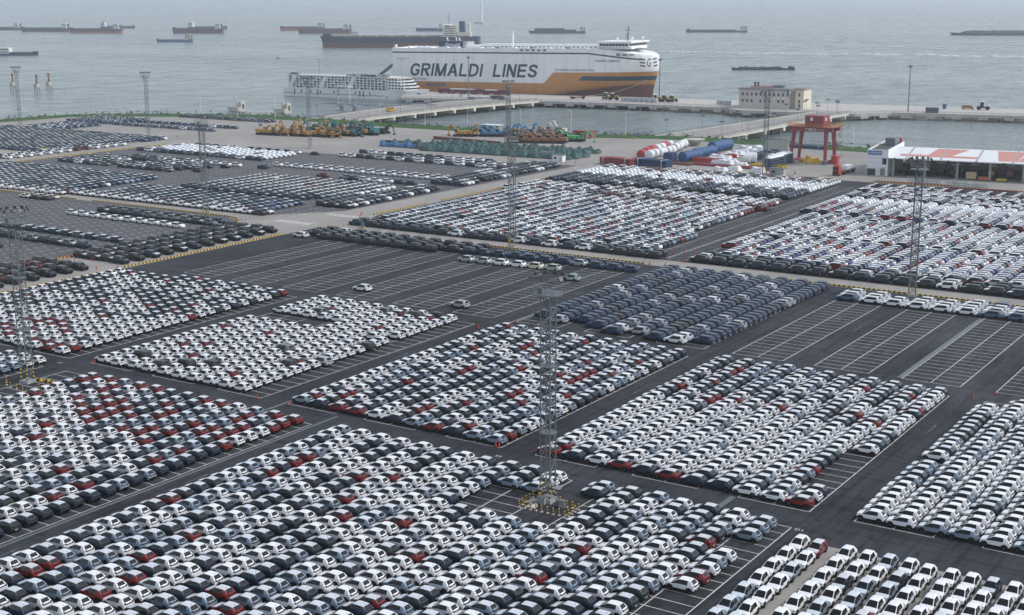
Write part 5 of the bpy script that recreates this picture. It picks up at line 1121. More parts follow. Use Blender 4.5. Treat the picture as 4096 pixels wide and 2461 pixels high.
# ---------------------------------------------------------------- ships in the stream
def ship(label, x1, x2, yw, hull, boot, bow, fb, house=(.86, .97, 9.), load=None, loadcol=(.10, .10, .11), bootz=1.2, housecol=None, funnel=None, beam=None, sheer=1.2, name='cargo_ship', yaw=0.):
    a = P(x1, yw, WZ); c = P(x2, yw, WZ); L = (c - a).length; d = (c - a).normalized(); rz = math.atan2(d.y, d.x) + yaw; Bm = beam or L * .15
    t = thing(name, label, 'ship', a, rz, None); flip = bow == 'L'
    X = (lambda s: L * (1 - s)) if flip else (lambda s: L * s)
    hm = mat('hull_%02x%02x%02x' % tuple(int(v * 255) for v in hull), hull, .55, noise=.12, nscale=.08); bt = mat('boot_%02x%02x%02x' % tuple(int(v * 255) for v in boot), boot, .65)
    hc = mat('house_%d' % int((housecol or (.7,))[0] * 100), housecol or (.70, .70, .68), .5)
    b = MB(); ss2 = [0, .04, .1, .3, .6, .8, .88, .93, .97, 1.]; zs = [-1, bootz, fb]; gg = {}
    for sgn in (-1, 1):
        for j, z in enumerate(zs):
            for i, s in enumerate(ss2):
                hw = Bm / 2 * (min(1, .72 + s * 4) if s < .1 else (1 if s < .8 else max(0, 1 - ((s - .8) / .2) ** 1.9)))
                xx = s if j == 2 else s * (.985 if s > .9 else 1); zz = z + (sheer * max(0, (s - .86) / .14) + (.5 * sheer if s < .08 else 0) if j == 2 else 0)
                gg[(sgn, j, i)] = len(b.v); b.v.append((X(xx), Bm / 2 + sgn * hw, zz))
        for j in range(2):
            for i in range(len(ss2) - 1): q = (gg[(sgn, j, i)], gg[(sgn, j, i + 1)], gg[(sgn, j + 1, i + 1)], gg[(sgn, j + 1, i)]); b.f.append(q if (sgn < 0) != flip else q[::-1]); b.m.append(1 - j)
    for i in range(len(ss2) - 1): q = (gg[(-1, 2, i)], gg[(-1, 2, i + 1)], gg[(1, 2, i + 1)], gg[(1, 2, i)]); b.f.append(q); b.m.append(0)
    for j in range(2): b.f.append((gg[(-1, j, 0)], gg[(-1, j + 1, 0)], gg[(1, j + 1, 0)], gg[(1, j, 0)])); b.m.append(1 - j)
    b.build('hull', [hm, bt], t)
    def bx(nm, s0, s1, y0_, y1_, z0, z1, mt, tp=1.): q = MB(); q.box(((X(s0) + X(s1)) / 2, (y0_ + y1_) / 2, (z0 + z1) / 2), (abs(X(s1) - X(s0)), y1_ - y0_, z1 - z0), taper=tp); return q.build(nm, mt, t)
    if house:
        s0, s1, hh = house; s0, s1 = 1 - s1, 1 - s0
        n = max(2, int(hh / 2.6))
        for k in range(n):
            z0 = fb + k * hh / n; ins = k * .006; bx('deckhouse_tier', s0 + ins, s1 - ins * .5, Bm * .1 + k * .25, Bm * .9 - k * .25, z0, z0 + hh / n - .12, hc)
            bx('window_strip', s0 + ins + .004, s1 - ins * .5 - .004, Bm * .1 + k * .25 - .05, Bm * .1 + k * .25 + .05, z0 + hh / n * .45, z0 + hh / n * .75, DKW)
        bx('bridge_wing', s0 + .01, s1 - .004, -.2, Bm + .2, fb + hh - .1, fb + hh + .25, hc); q = MB(); xm = X((s0 + s1) / 2); q.tube((xm, Bm / 2, fb + hh), (xm, Bm / 2, fb + hh * 1.55), .25, 5); q.box((xm, Bm / 2, fb + hh * 1.4), (.4, 2.4, .3)); q.build('mast', GALV, t)
        fx = max(.012, s0 - .03); bx('funnel', fx, fx + .035, Bm * .35, Bm * .65, fb, fb + hh * .95, mat('funnel_%d' % int((funnel or (.05,))[0] * 100), funnel or (.05, .07, .10), .5))
    lm_ = mat('load_%02x%02x%02x' % tuple(int(v * 255) for v in loadcol), loadcol, .85, noise=.3, nscale=.2)
    u0, u1 = (.18, .90) if house else (.06, .93)
    if load == 'hatch':
        n = max(4, int(L / 22))
        for k in range(n): s = u0 + (u1 - u0) * k / n; bx('hatch_cover', s, s + (u1 - u0) / n * .82, Bm * .18, Bm * .82, fb, fb + L * .009, lm_)
        bx('forecastle', .93, .975, Bm * .3, Bm * .7, fb, fb + L * .022, hm); q = MB(); q.tube((X(.95), Bm / 2, fb), (X(.95), Bm / 2, fb + L * .055), .3, 5); q.build('fore_mast', GALV, t)
    elif load == 'heap':
        q = MB(); rs = random.Random(label); n = 16
        for i in range(n + 1):
            s = u0 + (u1 - u0) * i / n; h_ = (fb + L * .025 + rs.uniform(-.5, .6)) if 0 < i < n else fb
            for f, z in ((.06, fb), (.3, h_ * .8 + fb * .2), (.5, h_), (.7, h_ * .85 + fb * .15), (.94, fb)): q.v.append((X(s), Bm * f, z))
        for i in range(n):
            for j in range(4): q.f.append((5 * i + j, 5 * i + 5 + j, 5 * i + 6 + j, 5 * i + 1 + j)); q.m.append(0)
        q.build('cargo_heap', lm_, t)
    elif load == 'boxes':
        for k in range(11):
            s = .17 + k * .066; hgt = 7.6 if k > 4 else (5.2 if k > 2 else 2.6)
            for j in range(int(hgt / 2.55)): bx('container_tier', s, s + .060, Bm * .08, Bm * .92, fb + .3 + j * 2.55, fb + .3 + j * 2.55 + 2.45, mat('box_%d' % ((k * 3 + j) % 3), ((.05, .09, .13), (.06, .10, .12), (.09, .13, .16))[(k * 3 + j) % 3], .7))
    elif load == 'coaming': bx('hold_coaming', u0, u1, Bm * .12, Bm * .88, fb, fb + L * .018, lm_); bx('forecastle', .92, .975, Bm * .3, Bm * .7, fb, fb + L * .03, hm)
    t['group'] = 'ships in the stream'
    return t
RED = (.20, .045, .04); NB = (.022, .035, .065)
bk = ship('long dark blue bulk carrier with brown waterline band behind the white car ship', 1270, 1912, 192, (.020, .032, .065), (.13, .05, .035), 'L', 13.8, house=None, load='hatch', loadcol=(.24, .20, .14), bootz=6.4, beam=32, sheer=1.5, name='bulk_carrier')
def kb(nm, x0, x1, ya, yb, z0, z1, mt): return cbox(nm, x0, x1, ya, yb, z0, z1, mt, bk)
CREAM = mat('house_cream', (.62, .58, .47), .5)
for k in range(5): kb('deckhouse_tier', 167 + k * .5, 184 - k * .4, 4 + k, 28 - k, 13.9 + k * 3., 16.7 + k * 3., CREAM)
for k in range(5): kb('window_strip', 168 + k * .5, 183 - k * .4, 3.9 + k, 4.1 + k, 15.2 + k * 3., 16.0 + k * 3., DKW)
kb('bridge_wing', 166, 176, -1, 33, 28.8, 29.8, STEEL_W); kb('funnel', 188, 195, 10, 22, 13.9, 34, mat('funnel_blue', (.03, .06, .12), .5)); kb('engine_casing', 185, 203, 8, 24, 13.9, 20, CREAM); kb('funnel', 199, 202, 11, 21, 20, 31, CREAM)
b = MB(); b.tube((174, 16, 29.8), (174, 16, 43), .4, 6); b.box((174, 16, 38), (.6, 7, .5)); b.tube((170, 12, 38), (174, 16, 43), .2, 4); b.build('radar_mast', GALV, bk); b = MB(); b.tube((26, 16, 13), (26, 16, 25), .35, 6); b.build('fore_mast', GALV, bk)
put_text('LADY OF', STEEL_W, bk, (203.5, 3.6, 10.5), (1, 0, 0), (0, 0, 1), 1.1, 6, name='stern_lettering')
ship('white pilot boat beyond the dark blue bulk carrier', 1395, 1440, 152, (.55, .56, .56), (.2, .2, .2), 'L', 2.2, house=(.25, .75, 7.), name='pilot_boat')
FARS = [('faint grey ship cut by the edge, leftmost of the anchored line', -100, 80, 121, (.06, .055, .065), (.10, .05, .05), 'L', 4.5, dict(load='coaming')),
        ('hazy dark ship left of the red-banded one, bow overlapping its stern', 77, 272, 128, (.06, .05, .06), (.16, .05, .05), 'L', 6.5, dict(load='coaming')),
        ('dark cargo ship with a red band along its whole waterline', 268, 481, 133, (.085, .035, .04), (.36, .09, .08), 'L', 7., dict(load='coaming', bootz=3.2)),
        ('pale ship almost lost in haze behind the red-banded ship', 400, 537, 114, (.10, .11, .12), (.12, .10, .1), 'R', 3.6, dict(load='coaming')),
        ('small light blue coaster with a tall cream house and low bow', 622, 767, 169, (.04, .10, .17), (.05, .12, .22), 'L', 2.8, dict(load='coaming', house=(.80, .97, 8.5), housecol=(.66, .63, .52), sheer=3.)),
        ('brown-red loaded ship with a white house, partner of a hazy one', 683, 887, 134, (.085, .04, .045), (.16, .045, .045), 'L', 8., dict(load='coaming')),
        ('hazy blue-grey ship behind the brown-red loaded ship', 748, 907, 117, (.08, .09, .11), (.09, .08, .09), 'R', 4., dict(load='coaming')),
        ('slate blue barge cut by the frame near the three navigation piles', -120, 148, 223, (.025, .05, .075), (.03, .06, .09), 'R', 2.4, dict(load='coaming', house=(.42, .60, 6.), loadcol=(.06, .08, .1), sheer=2.)),
        ('bright red-hulled ship with a white house, higher of the pair', 1114, 1295, 123, (.16, .05, .05), (.45, .10, .08), 'L', 6.2, dict(load='coaming', bootz=4.2)),
        ('dull brown loaded ship overlapping the bright red-hulled one', 1188, 1402, 135, (.13, .07, .075), (.20, .08, .075), 'L', 7.2, dict(load='coaming')),
        ('small dark blue coaster near the white offshore tower', 1661, 1770, 125, (.035, .06, .10), (.04, .06, .1), 'L', 4.8, dict(load='coaming')),
        ('ship stacked with dark containers, white house aft', 2112, 2340, 134, (.03, .05, .075), (.03, .05, .07), 'L', 3.6, dict(load='boxes', house=(.90, .98, 8.))),
        ('long grey open barge with a white house at one end', 2741, 2990, 130, (.05, .06, .07), (.05, .06, .07), 'L', 2.8, dict(load='coaming', house=(.88, .98, 8.), loadcol=(.14, .15, .16))),
        ('very long dark barge heaped with cargo, cut by the edge', 3803, 4230, 142, (.025, .035, .05), (.03, .04, .05), 'L', 3.2, dict(load='heap', house=(.955, .99, 3.), loadcol=(.035, .045, .055))),
        ('dark barge heaped with coal off the quay office', 2925, 3181, 281, (.018, .024, .04), (.02, .03, .04), 'L', 1.5, dict(load='heap', house=(.90, .97, 1.6), loadcol=(.022, .026, .035), housecol=(.08, .08, .10), sheer=1.))]
for q in FARS: ship(*q[:8], **q[8])
# offshore tower, buoys, navigation piles, mooring blocks
p = P(1926, 95, WZ); t = thing('offshore_tower', 'slender white offshore tower on a flat foundation near the horizon', 'tower', p)
b = MB(); b.tube((0, 0, 4), (0, 0, 50), 2.6, 14, r2=1.9); b.build('shaft', STEEL_W, t, smooth=50); b = MB(); b.lathe([(3.2, 46), (3.4, 46.5), (3.4, 48), (3.0, 48.3)], 14); b.lathe([(1.8, 50), (2.6, 51), (1.2, 53)], 12); b.build('head', STEEL_W, t); b = MB(); b.box((-6, 0, 2.2), (24, 9, 3)); b.lathe([(5, 3.6), (4, 5.2)], 14); b.build('foundation', CONC, t)
for (x, y, lab) in ((1112, 236, 'small dark red buoy in open water left of the bulk carrier'), (2150, 178, 'tiny dark buoy beyond the car ship deck')):
    p = P(x, y, WZ); t = thing('buoy', lab, 'buoy', p); b = MB(); b.lathe([(1.5, -.3), (1.6, .6), (1.2, 1.1)], 12); b.build('float', mat('buoy_red', (.16, .03, .03), .6), t); b = MB()
    for k in range(4): b.tube((math.cos(k * 1.57) * 1., math.sin(k * 1.57) * 1., 1.), (0, 0, 4.6), .12, 4)
    b.lathe([(.5, 4.4), (.1, 5.4)], 8); b.build('lattice_top', mat('buoy_dark', (.07, .03, .03), .6), t)
for i, (x, y) in enumerate(((54, 364), (150, 371), (198, 363))):
    p = P(x, y, WZ); t = thing('navigation_pile', ('orange beacon on a concrete pile cluster, partly behind a mast', 'orange beacon on a concrete pile cluster, middle of three', 'orange beacon on a concrete pile cluster, farthest from the mast')[i], 'beacon', p, 0, 'river beacons')
    for (sx_, sy_) in ((-1, -1), (1, -1), (1, 1), (-1, 1)): b = MB(); b.tube((sx_ * 1.5, sy_ * 1.5, -2), (sx_ * 1.1, sy_ * 1.1, 4), .4, 7); b.build('leg', CONCD, t)
    b = MB(); b.box((0, 0, 5.2), (3.2, 3.2, 2.6)); b.build('cap', CONC, t); b = MB(); b.lathe([(1.0, 6.5), (.55, 8.4), (.55, 11.6), (.95, 11.8), (.9, 12.6), (.2, 13.2)], 10); b.build('beacon', mat('beacon_orange', (.17, .06, .035), .7), t, smooth=50)
for i, (x, y) in enumerate(((947, 447), (1130, 455))):
    p = P(x, y, WZ); t = thing('mooring_block', ('pale concrete mooring block left of the small white wake', 'pale concrete mooring block next to the steel gangway')[i], 'mooring block', p, R(-6), 'mooring blocks'); t.scale = (.76,) * 3
    b = MB(); b.box((0, 0, 2.2), (13, 7, 3.6)); b.build('base', mat('pale_block', (.46, .44, .38), .8), t)
    for k, (x0, h) in enumerate(((.5, 7.6), (4.8, 7.6))): b = MB(); b.box((x0, 1.5, h / 2 + 2), (2.2 if k == 0 else 3.0, 3.6, h - 2)); b.build('pillar', mat('pale_block2', (.50, .48, .42), .8), t)
    b = MB(); b.box((2.6, 2.6, 5.4), (2.2, 1.0, 2.6)); b.build('recess_wall', CONCD, t); b = MB(); b.box((6.4, 1.5, 4.4), (.4, 1.6, 3.6)); b.build('fender', BLK, t)
# steel gangway
p = P(1290, 440, WZ); t = thing('steel_gangway', 'grey steel truss gangway on piles between mooring block and bridge', 'gangway', p, R(2)); L = 84; b = MB()
for k in range(28):
    x = k * 3.
    for y in (0, 3):
        b.tube((x, y, 4), (x + 3, y, 4), .14, 4, caps=False); b.tube((x, y, 6.4), (x + 3, y, 6.4), .14, 4, caps=False); b.tube((x, y, 4), (x, y, 6.4), .1, 4, caps=False); b.tube((x, y, 4 if k % 2 else 6.4), (x + 3, y, 6.4 if k % 2 else 4), .1, 4, caps=False)
b.build('truss', mat('gangway_grey', (.22, .27, .31), .5, .2), t)
for x in (14, 24, 46, 54): b = MB(); b.box((x, 1.5, 3.4), (4.2, 5, 1.2)); b.box((x - 1, 1.5, 1.2), (.9, 1, 5)); b.box((x + 1, 1.5, 1.2), (.9, 1, 5)); b.build('support', mat('support_grey', (.32, .34, .36), .7), t)
b = MB(); b.box((11, 1.5, 9), (.6, .6, 11)); b.box((20, 1.5, 9), (.6, .6, 11)); b.box((15.5, 1.5, 14.6), (11, 5, .8)); b.build('hoist_frame', mat('frame_pale', (.42, .46, .48), .6), t)
# ================================================================ buildings
def bxp(t, name, x0, x1, y0, y1, z0, z1, mt, tp=1.):
    b = MB(); b.box(((x0 + x1) / 2, (y0 + y1) / 2, (z0 + z1) / 2), (x1 - x0, y1 - y0, z1 - z0), taper=tp); return b.build(name, mt, t)
BEIGE = mat('beige_render', (.52, .47, .44), .85, noise=.08, nscale=.3); CORN = mat('cornice_grey', (.24, .235, .23), .8)
t = thing('quay_office', 'beige two-storey quay office with small dark windows and flat roof', 'building', (-334.8, 752.6, 0), R(5))
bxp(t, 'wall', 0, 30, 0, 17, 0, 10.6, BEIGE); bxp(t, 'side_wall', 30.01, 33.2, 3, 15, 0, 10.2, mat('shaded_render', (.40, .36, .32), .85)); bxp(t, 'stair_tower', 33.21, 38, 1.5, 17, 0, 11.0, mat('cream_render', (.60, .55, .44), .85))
bxp(t, 'cornice', -.6, 30.5, -.6, 17.5, 10.6, 11.6, CORN); bxp(t, 'cornice', 32.6, 38.6, .9, 17.6, 11.02, 11.9, CORN); bxp(t, 'roof_parapet', 6, 19, 3, 15, 11.6, 12.3, mat('roof_brown', (.24, .15, .13), .8)); bxp(t, 'roof_frame', 18, 25, 5, 9, 11.6, 13.0, GALV)
for x in (7.5, 9.4): b = MB(); b.tube((x, 6, 12.3), (x, 6, 14.2), .5, 8); b.box((x, 6, 14.3), (1.3, 1.3, .5)); b.build('roof_vent', BLACK, t)
for k in range(11):
    x = 1.6 + k * 2.68
    for r, zz in enumerate((7.2, 3.4)):
        if r == 1 and k in (3, 7, 10): continue
        w_ = bxp(t, 'window', x + .12, x + 1.22, -.06, .1, zz + .1, zz + 1.6, DKW); b = MB(); b.box((x + .675, -.1, zz), (1.3, .16, .12)); b.build('sill', CORN, w_); b = MB(); b.box((x + .675, -.09, zz + .85), (.06, .06, 1.5)); b.build('mullion', CORN, w_)
for z in (7.2, 3.4, 1.0): bxp(t, 'window', 35, 36, 1.42, 1.6, z, z + 1.8, DKW)
for k in (7, 8, 9): bxp(t, 'air_conditioner', 2 + k * 2.68, 2.9 + k * 2.68, -.7, -.06, 5.6, 6.3, WHITE)
bxp(t, 'sign_board', 24.6, 28.6, -.12, -.02, 9.0, 10.4, mat('pale_blue_sign', (.45, .55, .62), .5)); bxp(t, 'sign_emblem', 28.65, 29.7, -.14, -.02, 8.9, 10.6, mat('sign_navy', (.02, .06, .16), .5)); put_text('老码头', mat('sign_navy', (.02, .06, .16)), t, (25.0, -.16, 9.35), (1, 0, 0), (0, 0, 1), .75, 3.2, name='sign_lettering')
# open shed with the red-lettered roof
t = thing('open_machine_shed', 'long white open shed with coral shapes on its roof and white end block', 'building', (-168.1, 493.5, 0), R(8)); CLAD = mat('white_cladding', (.68, .70, .71), .6, noise=.05, nscale=.5)
bxp(t, 'end_block', 0, 7.5, 0, 33, 0, 8.9, CLAD); bxp(t, 'flat_roof', .35, 7.15, .35, 32.6, 8.9, 9.0, mat('roof_felt', (.055, .058, .062), .9))
for (x0, x1, y0, y1) in ((0, .35, 0, 33), (7.15, 7.5, 0, 33), (.35, 7.15, 32.65, 33), (.35, 7.15, 0, .35)): bxp(t, 'parapet', x0, x1, y0, y1, 8.9, 9.5, CLAD)
for z in (1.6, 3.2, 4.8, 6.4): bxp(t, 'cladding_seam', .05, 7.45, -.03, .0, z, z + .06, GALV)
SB = mat('sign_blue', (.03, .12, .36), .5); bxp(t, 'sign_board', .3, 5.2, -.12, -.0, 7.6, 9.1, SB); put_text('大件作业区', WHITE, t, (.55, -.15, 7.95), (1, 0, 0), (0, 0, 1), .85, 4.4, bold=.01, name='sign_lettering')
bxp(t, 'window', 5.5, 7.0, -.06, 0, 4.2, 6.4, DKW); bxp(t, 'doorway', .2, 3.2, -.06, 0, .1, 2.6, mat('door_glass', (.02, .06, .07), .2)); bxp(t, 'door_canopy', -.1, 3.5, -1.2, -.02, 2.7, 2.95, CLAD); bxp(t, 'doorway', 4.9, 6.6, -.06, 0, .1, 2.8, DKG); bxp(t, 'door_canopy', 4.7, 6.9, -1.2, -.02, 2.9, 3.15, CLAD)
bxp(t, 'cooling_unit', 2.6, 6.2, 20, 25, 9.0, 11.8, GALV); b = MB(); b.tube((6.6, 30, 9), (6.6, 30, 11.2), .5, 8); b.build('red_tank', mat('tank_red', (.35, .04, .04), .5), t)
SX0, SX1, SD, E0, E1 = 7.6, 82., 19., 6.9, 9.0; zr = lambda y: E0 + (E1 - E0) * y / SD
def roofquad(name, pts, mt, up=.03): b = MB(); b.add([(x, y, zr(y) + up) for x, y in pts], [tuple(range(len(pts)))]); return b.build(name, mt, t)
b = MB(); b.add([(SX0, -.6, zr(-.6)), (SX1, -.6, zr(-.6)), (SX1, SD, zr(SD)), (SX0, SD, zr(SD)), (SX0, -.6, zr(-.6) - .35), (SX1, -.6, zr(-.6) - .35), (SX1, SD, zr(SD) - .35), (SX0, SD, zr(SD) - .35)], [(0, 1, 2, 3), (4, 7, 6, 5), (0, 4, 5, 1), (1, 5, 6, 2), (2, 6, 7, 3), (3, 7, 4, 0)]); b.build('roof', CLAD, t)
b = MB(); b.add([(SX0, SD, zr(SD)), (SX1, SD, zr(SD)), (SX1, SD + 19, E0), (SX0, SD + 19, E0)], [(0, 1, 2, 3)]); b.build('rear_roof', CLAD, t)
CORAL = mat('coral_roof_paint', (.52, .235, .19), .75, noise=.08, nscale=.4); GUT = mat('roof_seam_grey', (.34, .34, .32), .7)
for k in range(6): x = 13.5 + k * 12.2; roofquad('roof_seam', [(x, -.5), (x + .7, -.5), (x + .7, SD - .4), (x, SD - .4)], GUT, .05)
roofquad('roof_lettering', [(11.0, 3.4), (29, 3.4), (29, 6.6), (11.0, 6.6)], CORAL); roofquad('roof_lettering', [(20.5, 6.6), (29, 6.6), (33.5, 17.6), (22.5, 17.6)], CORAL); roofquad('roof_lettering', [(29, 3.4), (38, 3.4), (38.8, 6.4), (29, 6.4)], CORAL)
roofquad('roof_lettering', [(45.5, 1.6), (51.5, 1.6), (54, 17.6), (43.5, 17.6)], CORAL); roofquad('roof_lettering', [(51.5, 1.6), (56, 1.6), (66, 16.5), (61, 16.5), (53.3, 9.0)], CORAL); roofquad('roof_lettering', [(66, 3), (78, 3), (78, 7), (66, 7)], CORAL)
for k in range(7): x = 9.0 + k * 11.2; bxp(t, 'column', x, x + .8, .4, 1.2, 0, 6.6, CONCD)
bxp(t, 'back_wall', SX0, SX1, 36.6, 37, 0, 6.8, mat('shed_back', (.40, .41, .42), .8)); b = MB()
for k in range(8): b.box((10 + k * 9.4, -.55, 6.55), (.5, .5, .5))
b.build('eave_lights', BLACK, t)
Ms = Matrix.Translation((-168.1, 493.5, 0)) @ Matrix.Rotation(R(8), 4, 'Z')
# ================================================================ yard machines
TRK = mat('track_black', (.02, .02, .021), .8)
EXC = {}
def excavator(colname, col, reach):
    key = (colname, reach)
    if key in EXC: return EXC[key]
    pm_ = mat('machine_' + colname.replace(' ', '_'), col, .5, noise=.15, nscale=1.5); t = thing('excavator', 'x', 'excavator')
    for s in (-1, 1):
        b = MB(); pr_ = [(-2.0, .15), (-1.7, 0), (1.7, 0), (2.0, .15), (2.15, .5), (1.9, .9), (-1.9, .9), (-2.15, .5)]
        n = len(pr_); y0_, y1_ = s * 1.0, s * 1.65
        b.add([(x, y0_, z) for x, z in pr_] + [(x, y1_, z) for x, z in pr_], [(i, (i + 1) % n, n + (i + 1) % n, n + i) for i in range(n)] + [tuple(range(n)), tuple(range(2 * n - 1, n - 1, -1))]); b.build('track', TRK, t)
    b = MB(); b.box((0, 0, .75), (1.8, 2.0, .5)); b.build('undercarriage', TRK, t)
    b = MB(); b.box((-.55, 0, 1.62), (3.1, 2.7, 1.1), taper=.95); b.build('upper_body', pm_, t); b = MB(); b.box((-2.25, 0, 1.6), (.8, 2.6, 1.15), taper=.9); b.build('counterweight', pm_, t)
    c_ = bxp(t, 'cab', .1, 1.5, .35, 1.3, 1.3, 2.95, pm_, .9); b = MB(); b.box((.85, .83, 2.35), (1.36, 1.0, .8), taper=.95); b.build('glazing', GLASS, c_)
    a = Vector((.9, -.35, 1.7)); k1, k2, k3 = {0: ((3.1, 4.3), (4.9, 3.3), (4.7, .7)), 1: ((2.6, 4.9), (4.2, 4.4), (3.4, 2.0)), 2: ((3.6, 3.9), (6.0, 2.7), (6.7, .4))}[reach]
    pts = [a, Vector((k1[0], -.35, k1[1])), Vector((k2[0], -.35, k2[1])), Vector((k3[0], -.35, k3[1]))]
    for nm, p_, q_, r0, r1 in (('boom', pts[0], pts[1], .34, .40), ('boom', pts[1], pts[2], .40, .26), ('stick', pts[2], pts[3], .30, .17)): b = MB(); b.tube(p_, q_, r0, 4, r2=r1); b.build(nm, pm_, t)
    b = MB(); b.tube(pts[0] + Vector((.4, 0, -.3)), pts[1] + Vector((-.2, 0, -.5)), .1, 6); b.build('cylinder', GALV, t)
    b = MB(); q_ = pts[3]; b.add([(q_.x - .2, -.9, q_.z + .2), (q_.x + .5, -.9, q_.z - .1), (q_.x + .3, -.9, q_.z - .7), (q_.x - .6, -.9, q_.z - .6), (q_.x - .2, .2, q_.z + .2), (q_.x + .5, .2, q_.z - .1), (q_.x + .3, .2, q_.z - .7), (q_.x - .6, .2, q_.z - .6)], [(0, 1, 2, 3), (7, 6, 5, 4), (0, 4, 5, 1), (1, 5, 6, 2), (2, 6, 7, 3)]); b.build('bucket', pm_, t)
    EXC[key] = [t, False]; return EXC[key]
ECOL = {'yellow': (.38, .20, .04), 'ochre': (.30, .18, .07), 'teal': (.018, .115, .13), 'light blue': (.05, .19, .33), 'brown orange': (.22, .11, .045), 'green': (.06, .33, .10), 'white': (.6, .6, .58), 'black': (.03, .03, .035)}
def put_exc(c, x, y, rz, reach, lab, grp):
    e = excavator(c, ECOL[c], reach); o = e[0] if not e[1] else copy_tree(e[0]); e[1] = True
    o.location = (x, y, 0); o.rotation_euler = (0, 0, rz); o['label'] = lab; o['group'] = grp; o.scale = (1.22,) * 3
re_ = random.Random(5)
for row, (yy, x0, n, cols) in enumerate(((489.5, -464, 9, ('yellow', 'yellow', 'ochre', 'yellow', 'ochre', 'yellow', 'yellow', 'yellow', 'yellow')), (499, -459, 9, ('ochre', 'yellow', 'teal', 'teal', 'yellow', 'teal', 'teal', 'brown orange', 'teal')), (508, -455, 9, ('yellow', 'teal', 'ochre', 'teal', 'brown orange', 'teal', 'teal', 'ochre', 'teal')), (517, -450, 8, ('teal', 'green', 'teal', 'brown orange', 'teal', 'black', 'teal', 'black')))):
    for k in range(n):
        c = cols[k]; put_exc(c, x0 + k * 4.8 + re_.uniform(-.6, .6), yy + k * .9 + re_.uniform(-.6, .6), re_.choice((0.15, -.2, .4, math.pi - .3)), re_.choice((0, 0, 1, 2)), f'{c} excavator crowded in the park behind the lattice mast by the first bridge', f'{c} excavators in the left machine park')
for (c, a0, y0_, n, dx) in (('yellow', 1838, 546, 2, 44), ('light blue', 1935, 546, 4, 34), ('light blue', 2070, 547, 5, 34), ('brown orange', 2062, 572, 6, 36), ('brown orange', 2095, 560, 5, 36), ('white', 2120, 535, 3, 60), ('green', 2275, 566, 2, 40)):
    for k in range(n):
        p = P(a0 + dx * k, y0_ + .35 * k); put_exc(c, p.x, p.y, re_.choice((0.1, -.3, math.pi + .2, .5)), re_.choice((0, 1, 2)), f'{c} excavator parked between the green tarpaulins and the shore', f'{c} excavators beside the tarpaulin field')
# machines under green tarpaulin
TARP = [mat('tarpaulin_green', (.022, .062, .062), .7, noise=.3, nscale=.6, bump=.5, bscale=1.2), mat('tarpaulin_teal', (.03, .085, .08), .7, noise=.3, nscale=.6, bump=.5, bscale=1.2), mat('tarpaulin_blue', (.03, .10, .22), .7, noise=.3, nscale=.6, bump=.5, bscale=1.2)]
WRAP = mat('white_wrap', (.66, .68, .70), .45, noise=.10, nscale=1.2, bump=.4, bscale=1.5)
def lump(seed, L, W_, H_, base=.50, amp=1.):
    r_ = random.Random(seed); nx, ny = 11, 7; b = MB(); ph = [r_.uniform(0, 6) for _ in range(4)]
    for i in range(nx):
        for j in range(ny):
            x = (i / (nx - 1) - .5) * L; y = (j / (ny - 1) - .5) * W_; e = (i in (0, nx - 1)) or (j in (0, ny - 1)); u_ = i / (nx - 1); v_ = j / (ny - 1); z = (.05 if e else H_ * (base + amp * (.22 * math.sin(u_ * 7 + ph[0]) + .14 * math.sin(u_ * 13 + v_ * 5 + ph[1]) + .10 * math.sin(v_ * 9 + ph[2]) + r_.uniform(-.06, .06)))); b.v.append((x * (1.0 if e else .94) + r_.uniform(-.12, .12), y + r_.uniform(-.1, .1), z))
    for i in range(nx - 1):
        for j in range(ny - 1): b.f.append((i * ny + j, (i + 1) * ny + j, (i + 1) * ny + j + 1, i * ny + j + 1)); b.m.append(0)
    return b
lm3 = [[lump(10 * k + q, 7.4, 4.6, 2.7).mesh('tarpaulin_load', TARP[k], 60) for q in range(3)] for k in range(3)]
skid = MB(); skid.box((0, 0, .25), (6.6, 3.1, .5)); skm = skid.mesh('skid_frame', mat('skid_rust', (.16, .09, .06), .8))
for j in range(6):
    for k in range(15):
        x = -381 + k * 6.6 + j * 1.0; y = 474.5 + j * 5.2 + k * .25
        if x > -286 or (j > 3 and k < 2) or (j == 0 and k < 4): continue
        ci = 2 if (j == 1 and k < 3) else (k + j) % 2; t = thing('covered_machine', ('dark green', 'teal', 'blue')[ci] + ' tarpaulin-covered machine in the field below the excavators', 'covered load', (x + re_.uniform(-.4, .4), y + re_.uniform(-.5, .5), 0), re_.uniform(-.12, .12), 'tarpaulin-covered machines'); link('tarpaulin', lm3[ci][(k * 3 + j) % 3], t, (0, 0, .25)); link('skid_frame', skm, t)
p = P(1820, 566); t = thing('steel_girder', 'long brown steel girder lying above the tarpaulin field', 'girder', (p.x - 14, p.y + 2, 0), R(-6)); bxp(t, 'flange', 0, 40, 0, 1.2, 1.3, 1.5, mat('rust_brown', (.20, .09, .06), .8)); bxp(t, 'web', 0, 40, .45, .75, .2, 1.3, mat('rust_brown', (.20, .09, .06))); bxp(t, 'flange', 0, 40, 0, 1.2, 0, .2, mat('rust_brown', (.20, .09, .06)))
p = P(1520, 572); t = thing('steel_stack', 'low dark steel frame lying alone on the concrete', 'steel stack', (p.x, p.y, 0)); [bxp(t, 'beam', 0, 9, k * .9, k * .9 + .3, 0, 1.0, mat('dark_steel', (.06, .05, .05), .7)) for k in range(5)]
